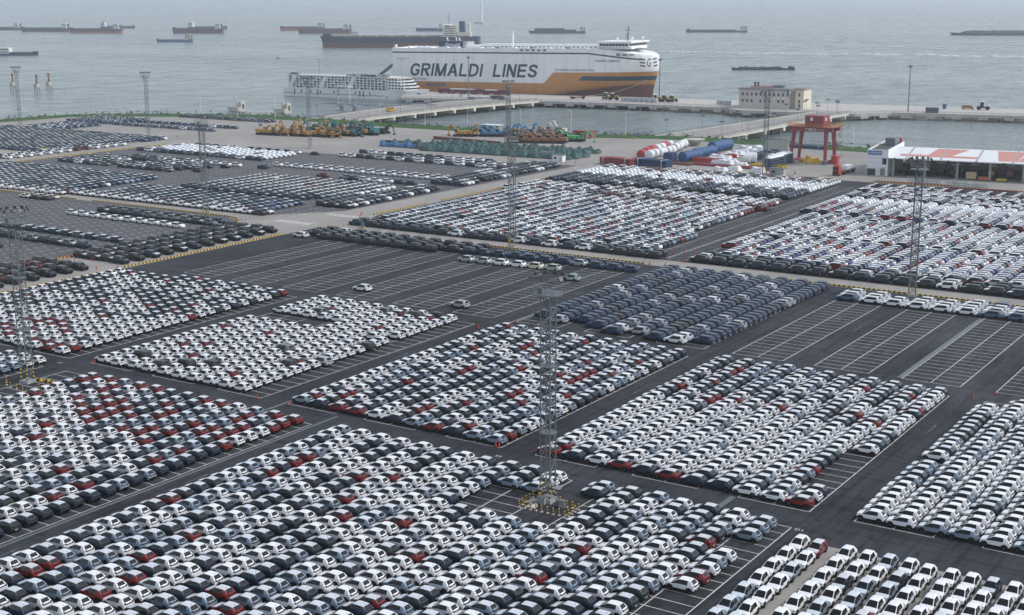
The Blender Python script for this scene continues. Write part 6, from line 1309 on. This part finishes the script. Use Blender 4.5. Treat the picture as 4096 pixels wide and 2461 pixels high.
for (x, y, lab, mtb, mtr, d) in ((2330, 553, 'small red brick shed on the grassy bank', mat('brick_red', (.27, .07, .06), .85, noise=.15, nscale=2), mat('shed_roof', (.22, .07, .06), .8), (9, 4, 3.2)), (1960, 528, 'small grey flat-roofed hut on the bank behind the blue excavators', CONCD, STEEL_W, (10, 4, 3.2)), (2230, 648, 'white gate cabin beside the main road', STEEL_W, GALV, (4.6, 2.4, 2.6)), (3105, 705, 'grey site cabin at the foot of the mast near the gantry', mat('cabin_grey', (.36, .38, .38), .7), GALV, (5.4, 2.4, 2.7)), (2184, 632, 'low pale hut beside the mast at the tarpaulin yard', CONC, GALV, (3.4, 2.2, 2.2))):
    p = P(x, y); t = thing('site_hut', lab, 'hut', (p.x, p.y, 0)); bxp(t, 'wall', -d[0] / 2, d[0] / 2, 0, d[1], 0, d[2], mtb); bxp(t, 'roof', -d[0] / 2 - .2, d[0] / 2 + .2, -.2, d[1] + .2, d[2] + .002, d[2] + .18, mtr); bxp(t, 'door', d[0] * .18, d[0] * .4, -.06, 0, 0, d[2] * .8, mat('roller_grey', (.45, .42, .38), .6)); bxp(t, 'window', -d[0] * .35, -d[0] * .1, -.06, 0, d[2] * .4, d[2] * .75, DKW)
# ================================================================ cargo yard
STR = mat('bundle_red', (.26, .05, .06), .6, noise=.2, nscale=2); STB = mat('bundle_blue', (.025, .06, .14), .6, noise=.2, nscale=2); STS = mat('steel_navy', (.05, .07, .10), .6)
def bundle(label, x, y, L, W_, nl, mt, nrow=6, rz=-.12):
    t = thing('pipe_bundle', label, 'pipe bundle', (x, y, 0), rz)
    for r in range(nl):
        for k in range(nrow): b = MB(); b.tube((0 - .35 * (k % 2), k * W_ / nrow, .45 + r * .72), (L, k * W_ / nrow, .45 + r * .72), .34, 8); b.build('pipe', mt, t, smooth=50)
    for f in (.12, .85): b = MB(); b.box((L * f, W_ * .42, nl * .37 + .05), (.12, W_ * 1.15, nl * .74)); b.build('strap', mat('strap_pale', (.55, .5, .45), .7), t)
    return t
bundle('dark red steel pipe bundle strapped beside the blue one', -268.2, 472.2, 14.5, 4.4, 4, STR); bundle('navy blue steel pipe bundle beside the red bundle', -254.2, 474.6, 15., 4.6, 4, STB)
bundle('flat navy steel bundle on the far side of the cargo yard', -231, 566, 20, 3, 2, STB, rz=-.05)
def drum(label, p, r, L, mt, rz, cat='drum', group=None):
    t = thing('wrapped_drum', label, cat, (p[0], p[1], 0), rz, group); b = MB(); n = 20
    b.lathe([(r * .9, -.02), (r, .12), (r, L - .12), (r * .9, L)], n, (0, 0, r), axis='x'); b.build('shell', mt, t, smooth=40)
    for f in (.28, .72): b = MB(); b.lathe([(r * 1.01, -.12), (r * 1.03, 0), (r * 1.01, .12)], n, (L * f, 0, r), axis='x'); b.build('band', mt, t, smooth=40)
    b = MB(); b.box((L * .5, 0, .22), (L * .9, r * 1.5, .44)); b.build('cradle', mat('cradle_dark', (.06, .06, .065), .8), t); return t
ang = R(98)
for k, (x, y) in enumerate(((2594, 637), (2613, 632), (2634, 629), (2646, 626), (2665, 621), (2681, 618), (2696, 607), (2709, 603), (2717, 596), (2729, 592))): p = P(x, y); drum('white film-wrapped drum in the line beside the red ones', (p.x, p.y), 1.75, 3.3, WRAP, ang, group='white wrapped drums')
for k, (x, y) in enumerate(((2622, 612), (2640, 606), (2672, 596))): p = P(x, y); drum('white film-wrapped drum in the rear line behind the front drums', (p.x, p.y), 1.7, 3.4, WRAP, ang, group='white rear drums')
RDW = mat('red_wrap', (.36, .04, .03), .55, noise=.15, nscale=1.2)
for k, (x, y) in enumerate(((2561, 634), (2580, 625), (2598, 617), (2648, 600))): p = P(x, y); drum('red wrapped drum at the corner of the cargo yard', (p.x, p.y), 1.7, 4.6, RDW, ang, group='red wrapped drums')
BLW = mat('vessel_blue', (.018, .07, .19), .5, noise=.18, nscale=.8)
for (x, y, r_, L, lab) in ((2728, 650, 2.15, 12.5, 'great blue cylinder with a domed end, first of the line'), (2778, 633, 2.0, 15, 'great blue cylinder in the middle of the line'), (2846, 611, 2.3, 7.5, 'short blue cylinder beyond the long ones'), (2878, 605, 2.3, 8, 'short blue cylinder ending the line')): p = P(x, y); drum(lab, (p.x, p.y), r_, L, BLW, R(84), 'pressure vessel', 'blue cylinders')
t = thing('blue_crate', 'dark blue sheeted box beside the great blue cylinder', 'crate', (-251, 492.5, 0)); bxp(t, 'sheeted_box', 0, 4.0, 0, 5, .3, 3.5, mat('sheet_blue', (.02, .05, .13), .7), .94); bxp(t, 'pallet', -.1, 4.7, -.1, 6.1, 0, .29, mat('pallet_wood', (.25, .15, .08), .85))
t = thing('boat_hull', 'pale upturned hull shape resting beyond the white drums', 'hull', (-266, 552, 0), R(10)); b = MB(); b.lathe([(.8, 0), (3.2, 1.6), (4.6, 2.6), (4.7, 2.9), (4.2, 3.0)], 18); b.build('shell', CONC, t, smooth=40); bxp(t, 'stand', -1.5, 1.5, -1.5, 1.5, -.01, .4, CONCD)
wl = [lump(100 + q, 5.4, 3.6, 1.7 + .2 * q, .85, .3).mesh('white_sheet', WRAP, 60) for q in range(3)]
for k, (zx, zy) in enumerate(((500, 240), (560, 250), (620, 235), (680, 255), (540, 275), (640, 285), (700, 275), (600, 205), (690, 195), (770, 170), (820, 160), (850, 125), (900, 140), (970, 110), (1010, 130), (1090, 120), (960, 165), (520, 220), (800, 300), (1120, 210))):
    p = P(2680 + zx * .357, 560 + zy * .357); t = thing('sheeted_load', 'white sheeted load on the red frames between blue cylinders and mast', 'sheeted load', (p.x, p.y, 0), re_.uniform(-.4, .4), 'white sheeted loads'); link('sheet', wl[k % 3], t, (0, 0, .25)); bxp(t, 'pallet', -2.5, 2.5, -1.7, 1.7, 0, .3, mat('pallet_wood', (.25, .15, .08)))
for k, (zx, zy) in enumerate(((820, 262), (890, 258))): p = P(2680 + zx * .357, 560 + zy * .357); drum('tall white wrapped bale standing above the low sheets', (p.x, p.y), 2.1, 2.8, WRAP, R(20), 'wrapped bale', 'tall white bales')
for k, (zx, zy, L, lab) in enumerate(((260, 282, 20, 'long red steel flat frame below the blue cylinders'), (650, 310, 22, 'red steel flat frame under the white sheets'), (20, 275, 8, 'short brown steel beam by the blue box'), (250, 250, 12, 'bright red wrapped frame beside the blue cylinder'), (480, 205, 9, 'bright red wrapped frame among white loads'), (900, 290, 14, 'yellow spreader frame by the white bale'))):
    p = P(2680 + zx * .357, 560 + zy * .357); mt = (STR, STR, mat('rust_brown', (.2, .09, .06)), RDW, RDW, YEL)[k]; t = thing('steel_flat', lab, 'steel frame', (p.x, p.y, 0), R(-4)); hgt = 1.9 if k in (3, 4) else .8
    for q in (0, 1.6, 3.2): bxp(t, 'side_beam', 0, L, q, q + .5, 0, hgt, mt)
    for q in range(int(L / 2.4)): bxp(t, 'cross_beam', q * 2.4, q * 2.4 + .4, .5, 1.6, .1, hgt * .9, mt); bxp(t, 'cross_beam', q * 2.4, q * 2.4 + .4, 2.1, 3.2, .1, hgt * .9, mt)
for k, (zx, zy, lab) in enumerate(((480, 355, 'low sheeted pair of crates next to the yellow kerb, darker'), (640, 352, 'low sheeted pair of crates next to the yellow kerb, lighter'), (900, 372, 'white sheeted block at the mast foot'))):
    p = P(2680 + zx * .357, 560 + zy * .357); t = thing('sheeted_crate', lab, 'sheeted crate', (p.x, p.y, 0), -.05); link('sheet', wl[k % 3], t, (2.4, 1.5, .3)); bxp(t, 'skid', 0, 5, 0, 3, 0, .3, YEL)
for (zx, zy, lab, sh) in ((1130, 325, 'stack of navy steel flat racks with a grey sheet on top', True), (1225, 290, 'stack of navy steel flat racks inside the gantry', True), (940, 240, 'stack of navy racks behind the mast', False), (1130, 205, 'black rack row in front of the green tent', False)):
    p = P(2680 + zx * .357, 560 + zy * .357); t = thing('rack_stack', lab, 'rack stack', (p.x, p.y, 0), R(86))
    for r in range(4 if sh else 3):
        bxp(t, 'rack', 0, 12, 0, 3, .1 + r * .95, .55 + r * .95, STS)
        for q in (.2, 6, 11.5): bxp(t, 'upright', q, q + .3, .1, 2.9, .55 + r * .95, 1.05 + r * .95, STB)
    if sh: o = link('sheet', wl[1], t, (6, 1.5, 3.85)); o.scale = (2.2, .85, .5)
p = P(3105, 622); t = thing('canvas_tent', 'grey-green ridge tent beyond the black racks', 'tent', (p.x, p.y, 0), R(15)); b = MB(); b.add([(-5, -3.5, 0), (5, -3.5, 0), (5, 3.5, 0), (-5, 3.5, 0), (-5, -3.5, 1.8), (5, -3.5, 1.8), (5, 3.5, 1.8), (-5, 3.5, 1.8), (-4.6, 0, 6.4), (4.6, 0, 6.4)], [(0, 1, 5, 4), (1, 2, 6, 5), (2, 3, 7, 6), (3, 0, 4, 7), (4, 5, 9, 8), (6, 7, 8, 9), (5, 6, 9), (7, 4, 8)]); b.build('canvas', mat('canvas_green', (.20, .225, .20), .8, noise=.1, nscale=.6), t); b = MB(); b.tube((-4.7, 0, 6.45), (4.7, 0, 6.45), .08, 6); b.build('ridge_pole', GALV, t)
# gantry crane
GR = mat('crane_red', (.22, .028, .042), .45, noise=.12, nscale=.6); t = thing('gantry_crane', 'red gantry crane with a trolley house straddling yellow spreaders', 'gantry crane', (-207.2, 516.0, 0), 0)
for (xb, yb, xt, yt, r0, r1) in ((.2, 0, 1.4, .6, .55, .75), (.2, 9, 1.6, 8.2, .55, .75), (14.6, 0, 14.4, .6, .55, .75), (15.2, 9, 14.6, 8.2, .55, .75)): b = MB(); b.tube((xb, yb, .5), (xt, yt, 12.8), r0 * 1.1, 4, r2=r1 * 1.25); b.build('leg', GR, t)
for y in (.4, 8.2): bxp(t, 'girder', -.4, 17.2, y - .7, y + .7, 12.6, 14.3, GR)
for x in (.2, 14.9): bxp(t, 'sill_beam', x - .5, x + .5, -1.5, 10.5, .55, 1.35, GR); [bxp(t, 'wheel_bogie', x - .45, x + .45, yy, yy + 1.6, 0, .54, BLK) for yy in (-1.2, 8.6)]
bxp(t, 'walkway', -1.2, 18.2, -1.2, 9.8, 14.3, 14.5, mat('walkway_orange', (.30, .11, .05), .7)); rail(t, [(-1.2, -1.2, 14.5), (18.2, -1.2, 14.5), (18.2, 9.8, 14.5), (-1.2, 9.8, 14.5), (-1.2, -1.2, 14.5)], h=1.1, step=1.6, mt=mat('rail_orange', (.40, .20, .06), .6))
h_ = bxp(t, 'trolley_house', 5.4, 13, 1, 7.6, 14.6, 18.6, GR); bxp(t, 'house_window', 7.6, 8.6, .93, 1.0, 16.6, 17.8, STEEL_W); bxp(t, 'house_window', 13.0, 13.06, 3, 4, 16.6, 17.8, STEEL_W); bxp(t, 'house_band', 5.35, 13.05, .96, 7.64, 16.2, 16.4, mat('crane_red_dark', (.18, .02, .03), .5))
put_text('海通太仓', WHITE, t, (6.2, -.34, 12.95), (1, 0, 0), (0, 0, 1), .95, 4.6, bold=.01, name='girder_lettering'); put_text('MHE-1 40T', WHITE, t, (11.2, -.34, 13.1), (1, 0, 0), (0, 0, 1), .45, 2.6, name='girder_lettering')
for x in (7.2, 8.2, 9.0, 9.8, 10.6, 11.4): b = MB(); b.tube((x, 4, 12.6), (x, 4, 3.6), .045, 4); b.build('hoist_rope', GALV, t)
b = MB()
for k in range(5):
    z0 = .6 + k * 2.6; b.tube((16.2 + (k % 2) * 1.8, 10, z0), (16.2 + ((k + 1) % 2) * 1.8, 10, z0 + 2.6), .12, 4); b.box((17.1, 10, z0 + 2.6), (2.4, 1.2, .12))
b.build('stair', mat('stair_yellow', (.42, .28, .10), .6), t); bxp(t, 'power_cabin', 16, 18.4, 3, 5.6, 0, 3.2, mat('cabin_red', (.45, .04, .04), .5))
for (x, y, L, rz, lab) in ((-199.5, 515.5, 7.5, .35, 'yellow lifting spreader on the ground inside the gantry crane'), (-203.2, 519, 6, .9, 'yellow lifting beam leaning under the gantry crane')): t = thing('lifting_spreader', lab, 'spreader', (x, y, 0), rz); bxp(t, 'main_beam', 0, L, 0, .9, .2, 1.4, YEL); bxp(t, 'end_beam', 0, .8, -1.6, 2.5, .0, 1.0, YEL); bxp(t, 'end_beam', L - .8, L, -1.6, 2.5, 0, 1.0, YEL); bxp(t, 'head_block', L * .4, L * .6, -.4, 1.3, 1.41, 2.4, YEL)
t = thing('fuel_drum', 'small blue barrel at the gantry crane foot', 'barrel', (-192.2, 514.6, 0)); b = MB(); b.lathe([(.55, 0), (.58, .1), (.58, 1.7), (.55, 1.8)], 12); b.build('shell', mat('barrel_blue', (.03, .16, .35), .5), t); b = MB(); b.lathe([(.60, .6), (.60, .66)], 12); b.build('hoop', mat('barrel_blue', (.03, .16, .35)), t)
# ================================================================ road vehicles and quay traffic
def wheels(t, xs, w_, r_=.5, tyre=TYRE):
    for x in xs:
        for s in (-1, 1): b = MB(); b.tube((x, s * (w_ - .3), r_), (x, s * w_, r_), r_, 12); b.build('wheel', tyre, t, smooth=50)
t = thing('flatbed_lorry', 'orange-red lorry with a flat trailer carrying a white sheeted slab', 'lorry', (-176.6, 487.0, 0), R(-92)); RDL = mat('lorry_red', (.48, .07, .03), .4)
c_ = bxp(t, 'cab', -.2, 2.1, -1.25, 1.25, .6, 3.7, RDL, .96); bxp(t, 'windscreen', 2.04, 2.12, -1.1, 1.1, 2.2, 3.3, DKW); bxp(t, 'bumper', 2.05, 2.25, -1.2, 1.2, .45, 1.3, BLACK); bxp(t, 'grille', 2.08, 2.2, -.9, .9, 1.4, 2.0, BLACK); bxp(t, 'roof_deflector', .1, 1.6, -1.0, 1.0, 3.71, 4.2, RDL, .8); bxp(t, 'chassis', -14.5, -.25, -.5, .5, .8, 1.15, mat('chassis_dark', (.05, .04, .04), .7)); bxp(t, 'trailer_bed', -14.8, -1.6, -1.25, 1.25, 1.16, 1.5, mat('trailer_brown', (.14, .06, .05), .7)); wheels(t, (1.0, -2.6, -3.9, -10.6, -11.9, -13.2), 1.22)
t = thing('sheeted_slab', 'white sheeted slab riding on the lorry trailer', 'sheeted load', (-176.5, 496.5, 1.51), R(-92)); b = MB(); b.box((0, 0, .75), (6.2, 2.4, 1.5), taper=.93); b.build('sheet', WRAP, t); bxp(t, 'batten', -3.1, 3.1, -1.21, -1.15, .02, .2, mat('pallet_wood', (.25, .15, .08)))
def van(label, x, y, z, rz, col, cn, L=5.2):
    t = thing('delivery_van', label, 'van', (x, y, z), rz); m_ = mat('van_' + cn, col, .4); bxp(t, 'body', -L / 2, L / 2 - 1.1, -.95, .95, .4, 2.3, m_, .97); bxp(t, 'bonnet', L / 2 - 1.1, L / 2, -.93, .93, .4, 1.25, m_, .95); bxp(t, 'windscreen', L / 2 - 1.12, L / 2 - .98, -.85, .85, 1.3, 2.15, DKW)
    for s in (-1, 1): bxp(t, 'side_window', -L / 2 + .4, L / 2 - 1.3, s * .945 - .02, s * .945 + .02, 1.4, 2.05, DKW)
    wheels(t, (L / 2 - .9, -L / 2 + .9), .97, .36); return t
van('yellow van crossing the bridge to the white car ship', -488.3, 620, .75, R(90), (.50, .30, .03), 'yellow', 6); van('orange van on the open quay beside the white tractor', -217.4, 806, .0, R(10), (.45, .22, .05), 'orange', 6.5)
def tractor(label, x, y, rz, col, cn, grp=None, sc_=1.):
    t = thing('yard_tractor', label, 'tractor', (x, y, 0), rz, grp); m_ = mat('tractor_' + cn, col, .5); bxp(t, 'chassis', -2.8, 2.8, -1.0, 1.0, .8, 1.5, BLK); bxp(t, 'engine_hood', .2, 2.8, -.9, .9, 1.51, 2.5, m_, .9); c_ = bxp(t, 'cab', -1.4, .1, -.9, .9, 1.51, 3.6, DKW, .9); bxp(t, 'cab_roof', -1.5, .2, -1, 1, 3.62, 3.8, STEEL_W); bxp(t, 'rear_deck', -2.8, -1.5, -.9, .9, 1.51, 1.9, m_); wheels(t, (1.9, -1.9), 1.3, .85); t.scale = (sc_,) * 3; return t
for k, (x, y) in enumerate(((2455, 401), (2625, 407), (2660, 408), (2690, 409), (2425, 398))): p = P(x, y); tractor('black and yellow wheeled tractor at the quay edge under the bow', p.x, p.y, R(15 + 20 * k), (.30, .20, .03), 'dull_yellow', 'tractors under the bow', 1.15)
tractor('white wheeled tractor beside the orange van on the quay', -208.8, 806.5, R(8), (.6, .62, .62), 'white', sc_=1.25)
p = P(3022, 424); tractor('pale blue tractor against the quay office wall', p.x - 4, p.y, R(190), (.25, .38, .45), 'pale_blue', sc_=1.1)
GB = mat('panel_crate', (.50, .53, .55), .6)
for k in range(10):
    p = P(2494 + k * 21, 404.5 + k * .85) if k < 7 else P(2878 + (k - 7) * 20, 418 + (k - 7) * .9); t = thing('grey_crate', ('pale ribbed crate lined up under the ship bow' if k < 7 else 'pale ribbed crate beside the quay office'), 'crate', (p.x, p.y, 0), R(6), 'crates under the bow' if k < 7 else 'crates by the office'); bxp(t, 'box', -1.5, 1.5, -1, 1, .15, 2.5, GB)
    for q in range(5): bxp(t, 'rib', -1.45 + q * .68, -1.3 + q * .68, -1.06, -1.0, .15, 2.5, GALV)
    bxp(t, 'skid', -1.4, 1.4, -.9, .9, 0, .14, BLK)
MAR = mat('bus_maroon', (.16, .02, .035), .4)
for k in range(6):
    p = P(1780 + k * 47, 374 + k * 1.55); wht = (k == 4); t = thing('coach', 'white-roofed coach in the row of maroon coaches under the hull' if wht else 'maroon coach parked end to end below the hull lettering', 'coach', (p.x, p.y, 0), R(9), None if wht else 'maroon coaches on the quay'); bxp(t, 'body', -4.7, 4.7, -1.25, 1.25, .5, 3.0 if not wht else 2.9, MAR); bxp(t, 'roof', -4.6, 4.6, -1.2, 1.2, 3.01, 3.4, STEEL_W if (wht or k in (1, 2)) else MAR, .97)
    bxp(t, 'window_band', -4.4, 4.3, -1.29, -1.24, 1.8, 2.6, DKW); bxp(t, 'windscreen', 4.66, 4.74, -1.1, 1.1, 1.4, 2.8, DKW); wheels(t, (3.2, -3.0), 1.27, .5)
p = P(2310, 396); t = thing('red_trailer', 'maroon low trailer folded at the quay edge left of the tractors', 'trailer', (p.x, p.y, 0), R(8)); bxp(t, 'bed', -5, 5, -1.2, 1.2, .8, 1.3, MAR); bxp(t, 'gooseneck', 3.4, 5.4, -.8, .8, 1.31, 2.4, MAR, .8); wheels(t, (-3.8, -2.6, 3.9), 1.22)
p = P(1950, 399); t = thing('blue_trailer', 'long blue flat trailer on the quay below the coaches', 'trailer', (p.x, p.y, 0), R(8)); bxp(t, 'bed', -14, 14, -1.3, 1.3, .8, 1.3, mat('trailer_blue', (.05, .12, .26), .6)); bxp(t, 'load', 2, 12, -1.1, 1.1, 1.31, 2.6, mat('trailer_load', (.12, .05, .06), .7), .9); wheels(t, (-12, -10.6, 9, 10.4), 1.3)
p = P(3728, 452); t = thing('steel_box', 'dark blue-grey steel box alone on the quay', 'container', (p.x, p.y, 0), R(8)); bxp(t, 'box', -3.4, 3.4, -1.3, 1.3, .1, 3.0, mat('box_slate', (.06, .085, .12), .6)); [bxp(t, 'rib', -3.2 + q * .8, -3.05 + q * .8, -1.36, -1.3, .1, 3.0, mat('box_slate', (.06, .085, .12))) for q in range(8)]
p = P(3778, 437); t = thing('guard_kiosk', 'small blue-roofed kiosk on the open quay', 'kiosk', (p.x, p.y, 0)); bxp(t, 'booth', -.9, .9, -.9, .9, 0, 2.6, mat('kiosk_blue', (.10, .20, .34), .6)); bxp(t, 'roof', -1.5, 1.5, -1.5, 1.5, 2.61, 2.9, mat('kiosk_roof', (.05, .12, .30), .5)); bxp(t, 'window', -.7, .7, -.95, -.9, 1.2, 2.1, DKW)
# machines standing in the shed and racks in front of it
rsd = random.Random(9)
for k in range(11):
    x = 13 + k * 6.0; y = rsd.uniform(5, 12); p = Ms @ Vector((x, y, 0)); c = ((.04, .04, .045), (.30, .18, .04), (.22, .06, .05), (.08, .10, .12))[k % 4]; tractor(('black', 'dull yellow', 'rust red', 'slate')[k % 4] + ' loader parked in the shade of the open shed', p.x, p.y, R(rsd.choice((98, 80, 278))), c, 'shed_%d' % (k % 4), ('black', 'dull yellow', 'rust red', 'slate')[k % 4] + ' loaders in the open shed', 1.25)
for k, (x, y) in enumerate(((36.5, 3.0), (41, 1.2), (47, 1.5))): p = Ms @ Vector((x, y, 0)); t = thing('plant_item', ('pale yellow generator box at the shed front', 'orange compressor on the floor at the shed front', 'low yellow tool chest at the shed front')[k], 'machine', (p.x, p.y, 0), R(8)); bxp(t, 'housing', -1.8, 1.8, -1, 1, .3, (2.7, 1.4, 1.0)[k], mat('plant_%d' % k, ((.50, .38, .20), (.45, .12, .05), (.55, .38, .05))[k], .6), .95); bxp(t, 'base', -1.9, 1.9, -1.1, 1.1, 0, .29, BLK)
rack = MB()
for k in range(5):
    for s in (-1, 1): rack.tube((k * 1.1, s * .7, 0), (k * 1.1, s * .7, 2.0), .07, 4)
    rack.tube((k * 1.1, -.7, 1.0), (k * 1.1, .7, 1.0), .06, 4); rack.tube((k * 1.1, -.7, 2.0), (k * 1.1 - .4, .7, 2.4), .06, 4)
for z in (.4, 1.2): 
    for s in (-1, 1): rack.tube((0, s * .7, z), (4.4, s * .7, z), .07, 4)
rkm = rack.mesh('rack_frame', mat('rack_grey', (.26, .33, .36), .5, .2))
for k, (x, y) in enumerate(((3636, 733), (3670, 735), (3708, 737), (3782, 744), (3815, 746), (3862, 752), (3895, 753))): p = P(x, y); o = link('wheel_rack', rkm, None, (p.x, p.y, 0)); o.rotation_euler = (0, 0, R(4)); tag(o, 'grey tubular steel rack on the ground in front of the open shed', 'rack', 'tubular racks before the shed')
for k, (x, y, L) in enumerate(((3500, 728, 26), (3780, 752, 24))): p = P(x, y); b = MB(); b.box((L / 2, 0, .2), (L, .5, .4)); b.box((L / 2, .9, .2), (L, .5, .4), mi=1); o = b.build('steel_rail', [STR, mat('rail_dark', (.1, .04, .04), .7)]); o.location = (p.x, p.y, 0); o.rotation_euler = (0, 0, R(4)); tag(o, ('red steel rails lying in front of the white end block', 'red steel rails lying before the open shed')[k], 'rails')
# signs, people
def sign(label, x, y, txt, w_=2.4, hz=1.6):
    p = P(x, y); t = thing('road_sign', label, 'sign', (p.x, p.y, 0), -.4); [bxp(t, 'leg', s * w_ * .38 - .05, s * w_ * .38 + .05, -.05, .05, 0, hz, GALV) for s in (-1, 1)]; bxp(t, 'board', -w_ / 2, w_ / 2, -.12, -.06, hz - .2, hz + 1.1, SB)
    put_text(txt, WHITE, t, (-w_ * .4, -.14, hz + .2), (1, 0, 0), (0, 0, 1), .55, w_ * .8, name='sign_lettering'); bxp(t, 'striped_foot', -w_ / 2, w_ / 2, -.3, .1, 0, .5, YEL)
sign('blue sign board with hazard foot beside the bank near the second bridge', 2540, 556, '停'); sign('blue sign board in front of the pickups at the junction', 1092, 834, '停车区', 3.2); sign('small blue floor sign before the dark off-roaders by the junction', 1453, 912, '入口', 2.2, .6); sign('small blue and white notice left of the excavators', 1043, 515, '机械区', 4.0)
def person(label, x, y, shirt, rz):
    p = P(x, y); V_ = [(0, 0, .95), (0, 0, 1.2), (0, 0, 1.45), (0, 0, 1.58), (0, 0, 1.72), (0, .2, 1.42), (.02, .27, 1.15), (.1, .26, .9), (0, -.2, 1.42), (.02, -.27, 1.15), (.1, -.26, .9), (0, .1, .9), (.03, .12, .5), (0, .12, .06), (.14, .12, .04), (0, -.1, .9), (-.05, -.12, .5), (-.08, -.12, .06), (.06, -.12, .04)]
    E_ = [(0, 1), (1, 2), (2, 3), (3, 4), (2, 5), (5, 6), (6, 7), (2, 8), (8, 9), (9, 10), (0, 11), (11, 12), (12, 13), (13, 14), (0, 15), (15, 16), (16, 17), (17, 18)]
    R_ = [.16, .155, .16, .065, .115, .075, .055, .045, .075, .055, .045, .10, .075, .055, .04, .10, .075, .055, .04]
    b = MB()
    t = thing('person', label, 'person', (p.x, p.y, 0), rz); sh = mat('shirt_' + shirt[0], shirt[1], .8); tr = mat('trousers', (.03, .035, .05), .85); sk = mat('skin', (.40, .24, .17), .6)
    for (i, j) in E_: b.tube(V_[i], V_[j], R_[i], 7, r2=R_[j], mi=0 if min(i, j) < 11 and max(i, j) < 11 and 4 not in (i, j) else (2 if 4 in (i, j) else 1))
    b.lathe([(.05, 1.58), (.10, 1.66), (.11, 1.74), (.09, 1.82), (.02, 1.86)], 9, (0, 0, 0), mi=2); b.build('body', [sh, tr, sk], t, smooth=60); b = MB(); b.lathe([(.13, 1.77), (.13, 1.80), (.11, 1.86), (.04, 1.90)], 10); b.build('hard_hat', STEEL_W, t)
person('worker in a white shirt and hard hat between cabin and gantry', 3137, 702, ('white', (.6, .6, .6)), .3); person('worker in a grey shirt walking near the gantry foot', 3179, 699, ('grey', (.35, .37, .40)), 1.2)
# ================================================================ haze: one closed box of thin pale air
b = MB(); b.box((-3500, 5400, 34.5), (29500, 29500, 83)); hz = b.build('haze', None); tag(hz, kind='stuff'); hz.data.materials.clear()
hm = bpy.data.materials.new('haze_air'); hm.use_nodes = True; hn = hm.node_tree; hn.nodes.remove(hn.nodes['Principled BSDF'])
pv = hn.nodes.new('ShaderNodeVolumePrincipled'); pv.inputs['Color'].default_value = (.86, .93, .98, 1); pv.inputs['Density'].default_value = .00012; pv.inputs['Anisotropy'].default_value = .5
hn.links.new(pv.outputs[0], hn.nodes['Material Output'].inputs['Volume']); hz.data.materials.append(hm)
